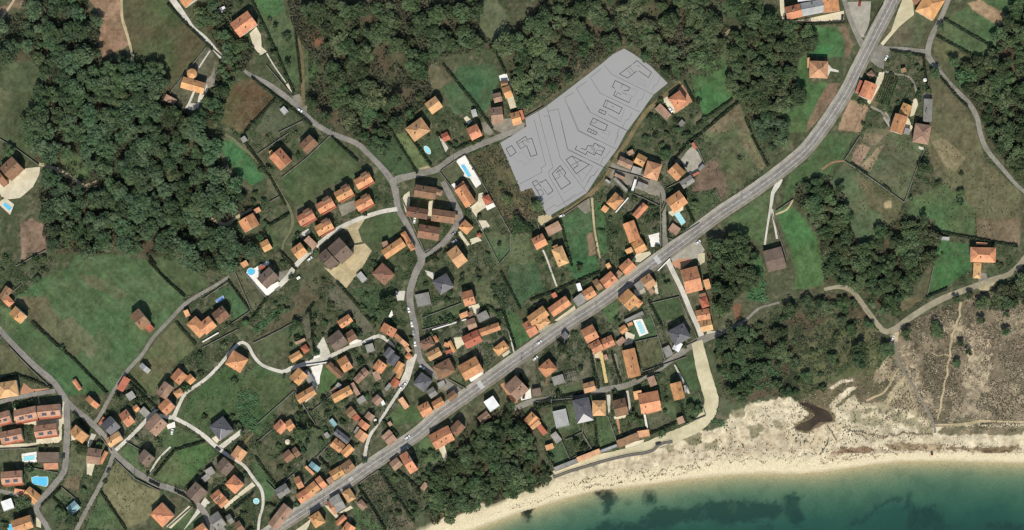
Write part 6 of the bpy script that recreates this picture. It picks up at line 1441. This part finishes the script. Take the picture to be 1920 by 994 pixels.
# ---------------------------------------------------------------- trees
def crown(kind, seed):
    rs = np.random.RandomState(seed); global NP
    NP = rs
    if kind == 'pine': nl, n, rz_, base, h, sz = 13, 1100, .5, 4.5, 10.5, (.25, .7)
    elif kind == 'euc': nl, n, rz_, base, h, sz = 16, 1200, .6, 4.5, 11.0, (.25, .65)
    else: nl, n, rz_, base, h, sz = 12, 1100, .6, 2.2, 7.0, (.28, .7)
    PP = []; NN = []; R0 = 4.0; cen = []
    for k in range(nl):
        a = 2*math.pi*rs.rand(); r = R0*(.10 + .66*math.sqrt(rs.rand())); z = base + (h-base)*(.25 + .6*rs.rand()*(1 - .55*r/R0))
        c = np.array([r*math.cos(a), r*math.sin(a), z]); lr = R0*(.26 + .26*rs.rand()); cen.append((c, lr))
        m = n // nl; d = rs.normal(size=(m, 3)); d[:, 2] = np.abs(d[:, 2])*1.1 - .35; d /= np.linalg.norm(d, axis=1, keepdims=True)
        rr = lr*(.5 + .55*rs.rand(m)**.5)[:, None]; PP.append(c + d*rr*np.array([1, 1, rz_])); NN.append(d*.8 + .7*rs.normal(size=(m, 3)) + np.array([0, 0, .6]))
    PP = np.concatenate(PP); NN = np.concatenate(NN)
    me = quads_mesh('crown', rnd_quads(PP, NN, sz[0] + (sz[1]-sz[0])*rs.rand(len(PP))), LEAF[kind])
    mb = MB(); mb.tube((0, 0, -.3), (0, 0, base + 1.5), .24, .15, 7)
    for c, lr in cen[:5]: mb.tube((0, 0, base*.7 + rs.rand()), tuple(c), .10, .03, 5)
    return me, mb.mesh('trunk', BARK)
CR = {k: [crown(k, 100 + i + 20*j) for i in range(7)] for j, k in enumerate(('euc', 'pine', 'oak', 'olivish'))}
def bush(seed, kind='shrub', n=220):
    rs = np.random.RandomState(seed); global NP; NP = rs
    PP = []; NN = []
    for k in range(5):
        c = np.array([(rs.rand()-.5)*1.1, (rs.rand()-.5)*1.1, .55 + .4*rs.rand()]); m = n//5
        d = rs.normal(size=(m, 3)); d /= np.linalg.norm(d, axis=1, keepdims=True); PP.append(c + d*(.35 + .35*rs.rand(m))[:, None]); NN.append(d + .8*rs.normal(size=(m, 3)) + np.array([0, 0, .3]))
    PP = np.concatenate(PP); PP[:, 2] = np.maximum(PP[:, 2], .05)
    return quads_mesh('bush', rnd_quads(PP, np.concatenate(NN), .2 + .25*rs.rand(len(PP))), LEAF[kind])
BU = [bush(300 + i) for i in range(7)]
HB = [bush(330 + i, 'pine') for i in range(3)]
NAMES = dict(euc='eucalyptus_tree', pine='pine_tree', oak='broadleaf_tree', olivish='olive_toned_tree', compact='compact_tree'); CATN = dict(euc='eucalyptus', pine='pine', oak='broadleaf tree', olivish='olive-toned tree', compact='fruit tree')  # kinds stand for crown tone and size; olive-toned and small ones no identified species
COUNT = {}; CR['compact'] = CR['oak']
def tree(kind, px, py, r, label, group, hs=1.0):
    c, tk = R.choice(CR[kind]); x, y = W(px, py); s = r*S/3.55
    o = bpy.data.objects.new(NAMES[kind], tk); C.objects.link(o); o.location = (x, y, zg(px, py)); zs = max(.5, min(1.35, s**.6))*hs*(.9 + .2*R.random())
    o.scale = (s*(.93+.14*R.random()), s*(.93+.14*R.random()), zs); o.rotation_euler = (0, 0, R.random()*6.28); tag(o, label, CATN[kind], group)
    k = bpy.data.objects.new('crown', c); C.objects.link(k); k.parent = o; COUNT[kind] = COUNT.get(kind, 0) + 1; return o
def scatter(poly, spacing, avoid=1, seed=1, jitter=.9, excl=(), wide=False):
    rr = random.Random(seed); xs = [p[0] for p in poly]; ys = [p[1] for p in poly]; out = []; y = min(ys); k = 0
    while y < max(ys):
        x = min(xs) + (spacing/2 if k % 2 else 0)
        while x < max(xs):
            qx = x + (rr.random()-.5)*spacing*jitter; qy = y + (rr.random()-.5)*spacing*jitter
            if avoid == 1 and wide and any(masked(qx + a, qy + b) == 1 for a, b in ((7, 0), (-7, 0), (0, 7), (0, -7), (5, 5), (-5, 5), (5, -5), (-5, -5))): x += spacing; continue
            if -12 < qx < 1932 and -12 < qy < 1006 and pip(qx, qy, poly) and not (0 < masked(qx, qy) <= avoid) and not any(pip(qx, qy, e) for e in excl): out.append((qx, qy))
            x += spacing
        y += spacing*.87; k += 1
    return out
CLEAR = [TP('M',[0,116,75,120,86,152,62,176,8,168]), TP('M',[38,418,60,412,90,430,86,472,40,485]), TP('M',[108,295,140,288,178,325,172,340,140,335]), TP('M',[568,50,610,55,608,80,572,85]), TP('M',[655,25,690,22,700,45,660,50]), TP('M',[955,50,1015,-5,1000,0,940,60]),
 TP('M',[930,40,980,-8,1020,-8,1010,25,960,60]), TP('M',[1215,-8,1240,-8,1225,45,1208,50]), TP('M',[1330,-8,1350,-8,1368,60,1350,70]), TP('M',[0,60,52,28,50,60,10,100])]
WL = dict(west='tree of the large dark wood on the left hillside', lane='tree of the clump beside the pale hillside road', north='tree of the broad wood across the top', middle='tree of the brown-green wood above the terracotta house', crest='tree on the dark wooded crest at the top', grove='tree of the dense grove beside the green meadows', olive='tree of the small silvery copse beside the ploughed field', east='tree of the wood along the right edge', row='tree of the dark grove row around the open field corner', station='tree of the thicket behind the mottled corner house', coast='tree of the low wood behind the dunes', shore='tree of the dark wood at the beach edge', heath_edge='tree of the thicket at the heath edge')
MIX = dict(west=('euc','euc','euc','euc','pine','oak'), lane=('euc','pine','oak'), north=('pine','olivish','olivish','oak','pine'), middle=('oak','olivish','olivish','pine'), crest=('pine',), grove=('oak','olivish','pine'), olive=('euc',), east=('pine','oak','olivish'), row=('oak','pine','oak','olivish'), station=('pine','oak'), coast=('oak','oak','olivish','pine'), shore=('pine','pine','oak','oak'), heath_edge=('oak','pine'))
SPC = dict(west=22.5, lane=19, north=24, middle=21, crest=19, grove=18.5, olive=15, east=21, row=18.5, station=19, coast=19, shore=18.5, heath_edge=17)
ADJ = dict(euc='blue-green', pine='dark', oak='mid-green', olivish='olive-toned')
for i, (k, p) in enumerate(WOOD.items()):
    for (x, y) in scatter(p, SPC[k], 1, 50 + i, .95, CLEAR, True):
        kd = R.choice(MIX[k]); d = vnoise(np.array([x/40.0]), np.array([y/40.0]), 5)[0]
        if k in ('north', 'middle', 'coast') and d < (.3 if k == 'north' else .22): continue
        if k == 'coast' and ((x > 1475 and y > 590 and R.random() < .86) or (1385 < x < 1475 and y > 650 and R.random() < .6)): continue
        if COUNT.get(kd, 0) >= (265 if kd == 'oak' else 280): kd = min(('euc', 'pine', 'oak', 'olivish'), key=lambda q: COUNT.get(q, 0))  # kind is assigned: crowded kinds hand over to the least-used one
        tree(kd, x, y, (SPC[k]*.43 + 2)*min(1.5, max(.55, R.lognormvariate(0, .28)))*(1.0 if kd != 'pine' else .92), f'{ADJ[kd]} {WL[k]}', f'{ADJ[kd]} trees of the {k.replace("_", " ")} wood', .8 if k in ('coast', 'olive') else 1.0)
# single trees
ONE = [('A5',963,208,7,'pine','dark round tree beside the hill road bend above the striped field'),('A5',1058,470,9,'pine','dark tree below the striped hill field'),('A5',920,545,9,'pine','dark tree at the inner side of the hill road junction'),('B5',840,262,10,'pine','lone dark tree outside the stone-walled field'),('B5',948,375,6,'oak','small dark bush tree on the meadow ditch line'),('B5',1110,452,7,'oak','dark bush tree midway along the meadow ditch'),('C5',925,550,13,'oak','bright green round tree alone on the heath'),('C5',710,582,11,'oak','green tree at the corner of heath and sandy road'),('C5',1075,328,6,'pine','slim pine at the start of the heath footpath'),('C5',1260,482,7,'pine','tall pine in the middle of the upper heath'),('C5',1455,435,6,'pine','pine near the right edge of the heath, upper of two'),('C5',1450,562,7,'pine','pine near the right edge of the heath, lower of two'),('C5',1110,652,6,'pine','dark pine beside the heath footpath'),('C5',1175,715,6,'pine','dark pine below the footpath pine on the heath'),('C5',570,705,12,'oak','green round tree beside the grey dune path'),('C5',355,775,14,'euc','blue-green tree in the brushy hollow behind the dunes'),('C5',1085,800,8,'oak','low green shrub tree on the heath beside the footpath bend'),
('D4',275,190,14,'oak','broad dark tree beside the L-shaped orange house'),('B4',1135,810,16,'pine','big dark tree on the meadow behind the forecourt'),('B4',975,860,15,'pine','big dark tree beside the forecourt dirt patch'),('B4',1130,900,12,'oak','pale green tree below the big dark meadow tree'),('C2',1385,510,15,'pine','wide dark tree beside the hillside road bend'),('C3',1245,690,10,'pine','dark tree on the seaward verge lawn'),('D1',765,150,9,'oak','dark tree between red lean-to row and the orange two-wing house'),('D1',520,480,11,'oak','green tree group on the three-road point lawn'),('D1',450,915,13,'pine','large dark tree below the blue-grey pavilion'),('D1',160,800,12,'pine','large dark tree below the orange roof wedge'),('D6',845,462,9,'oak','dark green palm-like tree beside the broad red-orange house'),('D6',900,500,7,'oak','russet tree next to the palm-like tree'),('D6',1330,380,9,'oak','dark bush tree near the vertical-ridged house'),('D6',1390,400,9,'oak','dark bush tree at the beach track corner garden'),('B4',580,160,10,'oak','round dark tree behind the amber hipped house'),('D2',510,120,7,'oak','small lone tree on the open nettle meadow'),('C2',320,660,7,'oak','small tree in the meadow below the walled garden'),('C2',700,665,9,'oak','dark tree at the wall of the sloping plot'),('B3',905,490,10,'oak','dark tree in the brown scrub beside the grey plot'),('B3',995,680,14,'oak','broad tree under the lower corner of the grey plot scrub'),('B3',1140,540,12,'oak','green tree against the notch of the grey plot'),('D3',1235,850,0,'oak',''),('A4',960,165,13,'pine','dark tree near the workshop yard wall'),('A4',1120,200,12,'pine','dark tree in line below the workshop yard wall'),('A4',1280,285,11,'oak','round tree at the meadow corner beside the grove'),('B1',75,125,10,'oak','round green tree behind the oval-lawn house'),('D5',385,235,9,'pine','dark plum tree beside the crossing corner house'),('B3',165,75,0,'oak',''),('C1',470,650,5,'oak','dark bush on the valley hedge, the biggest one'),('A2',465,215,6,'pine','dark slim tree in the narrow lawn by the long hedge'),('A2',555,290,8,'oak','dark clump tree in the narrow lawn'),('A2',555,490,7,'pine','dark tree toward the point of the narrow lawn')]
for t, x, y, r, kd, lb in ONE:
    if r: tree(kd, *T(t, x, y), r, lb, None, .75 if r < 9 else .9)
# ---------------------------------------------------------------- garden trees and shrubs, by neighbourhood
AREA = [('west estate gardens', TP('M', [0,720,110,740,130,790,120,890,60,960,0,994]), 13), ('crossroads gardens', TP('M', [130,760,240,690,330,770,300,900,200,1000,100,1000]), 14), ('valley edge gardens', TP('M', [0,480,110,470,70,560,40,620,0,610]), 15),
 ('walled garden and pool terrace plots', TP('M', [340,560,430,510,470,460,560,500,560,570,480,640,400,650]), 14), ('pale lane gardens', TP('M', [290,690,440,620,480,690,560,900,480,1000,380,1000,330,920,300,830]), 15), ('lane village gardens', TP('M', [540,610,640,560,770,600,780,700,720,800,560,820,540,720]), 10), ('back gardens of the orange roadside terrace', TP('M', [500,770,560,800,700,800,690,860,560,960,500,960]), 10),
 ('villa row gardens', TP('M', [540,420,740,330,745,400,640,440,560,500]), 12), ('building yard slopes', TP('M', [560,520,640,520,770,430,790,500,760,620,640,600]), 13), ('hillside road gardens', TP('M', [790,400,880,380,960,480,960,580,880,600,800,640,790,520]), 12), ('courtyard cluster gardens', TP('M', [790,560,960,540,980,660,880,740,800,700]), 11),
 ('upper slope gardens', TP('M', [730,220,960,180,980,250,830,320,740,330]), 12), ('scrub beside the grey plot', TP('M', [870,290,935,270,1030,410,1010,440,960,440]), 9), ('long strip gardens', TP('M', [960,430,1120,380,1200,470,1100,570,980,580]), 13), ('farm gardens below the plot track', TP('M', [1110,350,1250,200,1320,260,1300,440,1240,480,1130,480]), 11), ('terracotta house gardens', TP('M', [1225,200,1300,150,1350,200,1290,260,1200,290]), 9),
 ('seaward gardens of the upper coast road', TP('M', [1010,670,1240,500,1300,640,1180,720,1000,750]), 11), ('shore street gardens', TP('M', [1000,750,1240,690,1330,780,1180,840,1030,890]), 12), ('roadside orchard by the shore wood', TP('M', [660,900,800,820,880,790,800,960,740,1000,660,1000]), 9), ('hill junction gardens', TP('M', [1600,130,1720,90,1760,140,1740,240,1620,260]), 10), ('sandy road house garden', TP('M', [1760,470,1910,470,1890,510,1800,530]), 11),
 ('upper lane gardens', TP('M', [400,190,580,170,640,260,500,330,410,260]), 13), ('long hedge lawns', TP('M', [400,0,540,0,570,180,520,150,430,60]), 14), ('hollow behind the dunes', TP('M', [1350,700,1440,740,1540,730,1660,640,1640,560,1480,560,1360,640]), 14), ('ploughed field edges', TP('M', [1290,220,1420,200,1450,330,1330,420,1290,380]), 22), ('sandy track clearing', TP('M', [390,330,500,370,540,470,470,480,440,430]), 13), ('meadow edges by the stone-walled field', TP('M', [1590,240,1920,300,1900,470,1600,440]), 30), ('grey plot upper edge scrub', TP('M', [985,215,1170,85,1255,150,1270,140,1180,70,1000,190]), 10)]
SH = {'shrub': 0, 'gt': 0}
cand = []
for i, (nm, p, s) in enumerate(AREA):
    for (x, y) in scatter(p, s*.8, 1, 900 + i, 1.0):
        if masked(x, y) == 2 and R.random() < .82: continue
        cand.append((x, y, nm))
R.shuffle(cand)
nb = 0; ngt = 0
for (x, y, nm) in cand:
    if R.random() < .42 and ngt < 110 and ngt < 285:
        tree('compact', x, y, 3.6 + 3.6*R.random()**1.5, f'small rounded tree in the {nm}', f'small trees in the {nm}', .7); ngt += 1
    elif nb < 298:
        X, Yy = W(x, y); o = bpy.data.objects.new('garden_shrub', R.choice(BU)); C.objects.link(o); s = 1.2 + 1.8*R.random()**1.5
        o.location = (X, Yy, zg(x, y)); o.scale = (s, s*(.8+.4*R.random()), s*(.7+.3*R.random())); o.rotation_euler = (0, 0, R.random()*6.28)
        tag(o, f'rounded green shrub in the {nm}', 'shrub', f'shrubs in the {nm}'); nb += 1
# rows of vines and vegetables
def rows(t, p0, p1, q0, n, pre):
    for k in range(n):
        f = k/max(n-1, 1); dx, dy = (q0[0]-p0[0])*f, (q0[1]-p0[1])*f
        hedge(t, (p0[0]+dx, p0[1]+dy, p1[0]+dx, p1[1]+dy), .55, 1.0, 'vine_row', LEAF['shrub'], pre)
rows('A5', (560,560), (485,760), (650,590), 7, 'low green vine row in the garden rows')
rows('B4', (420,690), (480,550), (540,640), 6, 'low leafy vegetable row')
# ---------------------------------------------------------------- stuff: undergrowth, nettles, heath, wrack
NP = np.random.RandomState(77)
def fill(name, polys, per, size, m, zr, label=None, dens=None, flatness=.6, cond=None):
    PP = []; 
    for p in polys:
        xs = [q[0] for q in p]; ys = [q[1] for q in p]; A = (max(xs)-min(xs))*(max(ys)-min(ys)); n = int(A*per)
        x = min(xs) + NP.rand(n)*(max(xs)-min(xs)); y = min(ys) + NP.rand(n)*(max(ys)-min(ys)); k = inpoly(x, y, p) & (x > -15) & (x < 1935) & (y > -15) & (y < 1010)
        if dens is not None: k &= NP.rand(n) < dens(x, y)
        ii = np.clip((y/2).astype(int), 0, MH-1); jj = np.clip((x/2).astype(int), 0, MW-1); k &= MASK[ii, jj] != 1
        x = x[k]; y = y[k]; PP.append(np.stack([(x-960)*S, (497-y)*S, zf(x, y) + zr[0] + (zr[1]-zr[0])*NP.rand(len(x))], 1))
    PP = np.concatenate(PP); NN = NP.normal(size=PP.shape)*flatness + np.array([0, 0, 1.0])
    o = bpy.data.objects.new(name, quads_mesh(name, rnd_quads(PP, NN, size[0] + (size[1]-size[0])*NP.rand(len(PP))), m)); C.objects.link(o); tag(o, label, None, None, 'stuff'); return o
fill('undergrowth', [p for q, p in WOOD.items() if q != 'coast'], .42, (.4, 1.2), LEAF['under'], (.2, 3.6), 'brown and green undergrowth on the woodland floor', lambda x, y: np.clip((fbm(x, y, 22, 3, 4) - .36)/.16, 0, 1))
fill('scrub_cover', [TP('M', [870,290,935,270,1030,410,1010,440,940,440]), TP('M', [1345,640,1400,615,1480,572,1545,548,1600,552,1632,590,1655,622,1670,660,1640,705,1552,722,1500,750,1440,742,1385,755,1360,750,1342,700]), TP('M',[985,215,1170,85,1255,150,1270,140,1180,70,1000,190]), TP('M',[1315,60,1370,70,1375,110,1360,140,1290,150]), TP('D4',[760,600,1000,480,1290,660,1280,960,1000,990,770,990]), TP('C5',[600,480,860,300,880,330,620,520])], .22, (.4, 1.1), LEAF['under'], (.1, .8), 'low brambles and scrub on waste ground', lambda x, y: np.clip((fbm(x, y, 14, 3, 14) - .42)/.15, 0, 1)*.8)
fill('garden_planting', [a[1] for a in AREA], .30, (.35, .85), LEAF['shrub'], (.1, .7), 'low beds, weeds and flower borders in the gardens', lambda x, y: np.where(MASK[np.clip((y/2).astype(int), 0, MH-1), np.clip((x/2).astype(int), 0, MW-1)] == 2, .12, 1.0)*np.clip((fbm(x, y, 11, 3, 114) - .45)/.1, 0, 1))
fill('nettle_patch', [TP('D2', [520,175,600,160,650,200,650,260,600,310,660,360,620,420,560,380,530,340,520,250]), TP('C2', [370,700,560,550,605,565,410,735])], 1.1, (.4, .9), LEAF['nettle'], (.15, 1.0), 'bright green nettles and maize leaves in the meadow', lambda x, y: .35 + .65*(fbm(x, y, 6, 2, 15) > .48))
fill('reed_bed', [TP('C4', [1270,180,1330,110,1420,200,1430,340,1280,330]), TP('D6', [1500,500,1560,380,1627,420,1627,560]), TP('M', [1345,690,1400,640,1470,660,1460,720,1380,745])], .7, (.4, .9), LEAF['nettle'], (.2, 1.4), 'bright green reeds and brambles', lambda x, y: .8*(fbm(x, y, 9, 3, 25) > .5))
HEATH = TP('M', [1660,625,1680,612,1740,588,1800,565,1925,528,1925,812,1755,800,1700,830,1600,835,1500,830,1400,790,1440,760,1500,752,1545,722,1620,700])
def hd(x, y):
    a = np.clip((fbm(x, y, 26, 5, 33) - .42)/.13, 0, 1); b = np.clip((y - 740)/80, 0, 1)*np.clip((1760-x)/60, 0, 1); e = 1 - np.clip((y-(605 + (1680-x)*.45))/-60, 0, 1)*.0
    return a*(1 - .85*b) * np.where(x < 1660, .22, 1.0)
fill('heath_tufts', [HEATH], .26, (.3, .8), LEAF['heath'], (.1, .7), 'dry brown heath tufts over the dunes', hd, .9)
fill('bleached_grass', [HEATH], .16, (.3, .95), LEAF['straw'], (.1, .6), 'pale bleached grass between the heath tufts', lambda x, y: np.clip((fbm(x, y, 16, 4, 133) - .42)/.16, 0, 1)*np.where(x < 1660, .3, 1.0), .9)
fill('marram_grass', [HEATH, TP('M', [1340,800,1400,760,1500,760,1600,780,1600,850,1400,850,1250,850])], .022, (.35, 1.1), LEAF['pine'], (.15, .8), 'dark tufts of dune grass', lambda x, y: np.clip((fbm(x, y, 26, 3, 63) - .44)/.16, 0, 1), .9)
def wrack():
    PP = []
    for off, amp, per, x0, x1 in ((13, 7, 3.2, 1080, 1330), (20, 8, 2.6, 1050, 1300), (27, 9, 3.4, 1090, 1480), (36, 8, 2.4, 1300, 1560), (22, 6, 3.4, 1540, 1930), (29, 7, 2.6, 1560, 1930), (16, 5, 2.4, 1540, 1720), (48, 9, 1.6, 1340, 1480), (10, 4, 1.0, 960, 1250), (14, 4, 1.2, 900, 1080), (66, 8, 1.6, 1590, 1760), (52, 10, 1.3, 1480, 1700)):
        n = int((x1-x0)*per); x = x0 + NP.rand(n)*(x1-x0); g = fbm(x, x*0 + off*7, 13, 4, 7)
        y = np.interp(x, SHX, SHY) - off - amp*2*(g-.5)*1.6 + NP.normal(size=n)*(.9 + 1.6*NP.rand(n)**3); k = fbm(x, y, 9, 3, 70+off) > .46; x, y = x[k], y[k]
        PP.append(np.stack([(x-960)*S, (497-y)*S, zf(x, y) + .08 + .25*NP.rand(len(x))], 1))
    for fl in ([370,360,430,365,500,385,560,390,600,410,640,385,680,400,720,375,800,385,910,388], [240,330,270,370,300,430], [400,365,450,390,490,410], [190,520,240,450,250,400]):
        pl = TP('D8', fl)
        for a, b in zip(pl, pl[1:]):
            n = int(math.hypot(b[0]-a[0], b[1]-a[1])*5); f = NP.rand(n); x = a[0]+(b[0]-a[0])*f; y = a[1]+(b[1]-a[1])*f
            y = y + 5*(fbm(x, x*0+3, 7, 3, 5)-.5) + NP.normal(size=n)*1.3
            PP.append(np.stack([(x-960)*S, (497-y)*S, zf(x, y) + .08 + .3*NP.rand(n)], 1))
    n = 6000; x = 1040 + NP.rand(n)*890; y = np.interp(x, SHX, SHY) - 12 - 46*NP.rand(n)*np.clip((x-1040)/200, .4, 1); k = (fbm(x, y*2.2, 11, 4, 91) > .58); x, y = x[k], y[k]
    ii = np.clip((y/2).astype(int), 0, MH-1); jj = np.clip((x/2).astype(int), 0, MW-1); k = MASK[ii, jj] != 1; x, y = x[k], y[k]
    PP.append(np.stack([(x-960)*S, (497-y)*S, zf(x, y) + .08 + .2*NP.rand(len(x))], 1))
    PP = np.concatenate(PP)
    o = bpy.data.objects.new('seaweed_wrack', quads_mesh('seaweed_wrack', rnd_quads(PP, NP.normal(size=PP.shape)*.9 + np.array([0, 0, .8]), .18 + .42*NP.rand(len(PP))**2), LEAF['wrack'])); C.objects.link(o); tag(o, 'dark wavy lines of dry seaweed along the beach', None, None, 'stuff')
wrack()
print('COUNTS', COUNT, 'shrubs', nb, 'cand', len(cand), 'objects', len(bpy.data.objects))
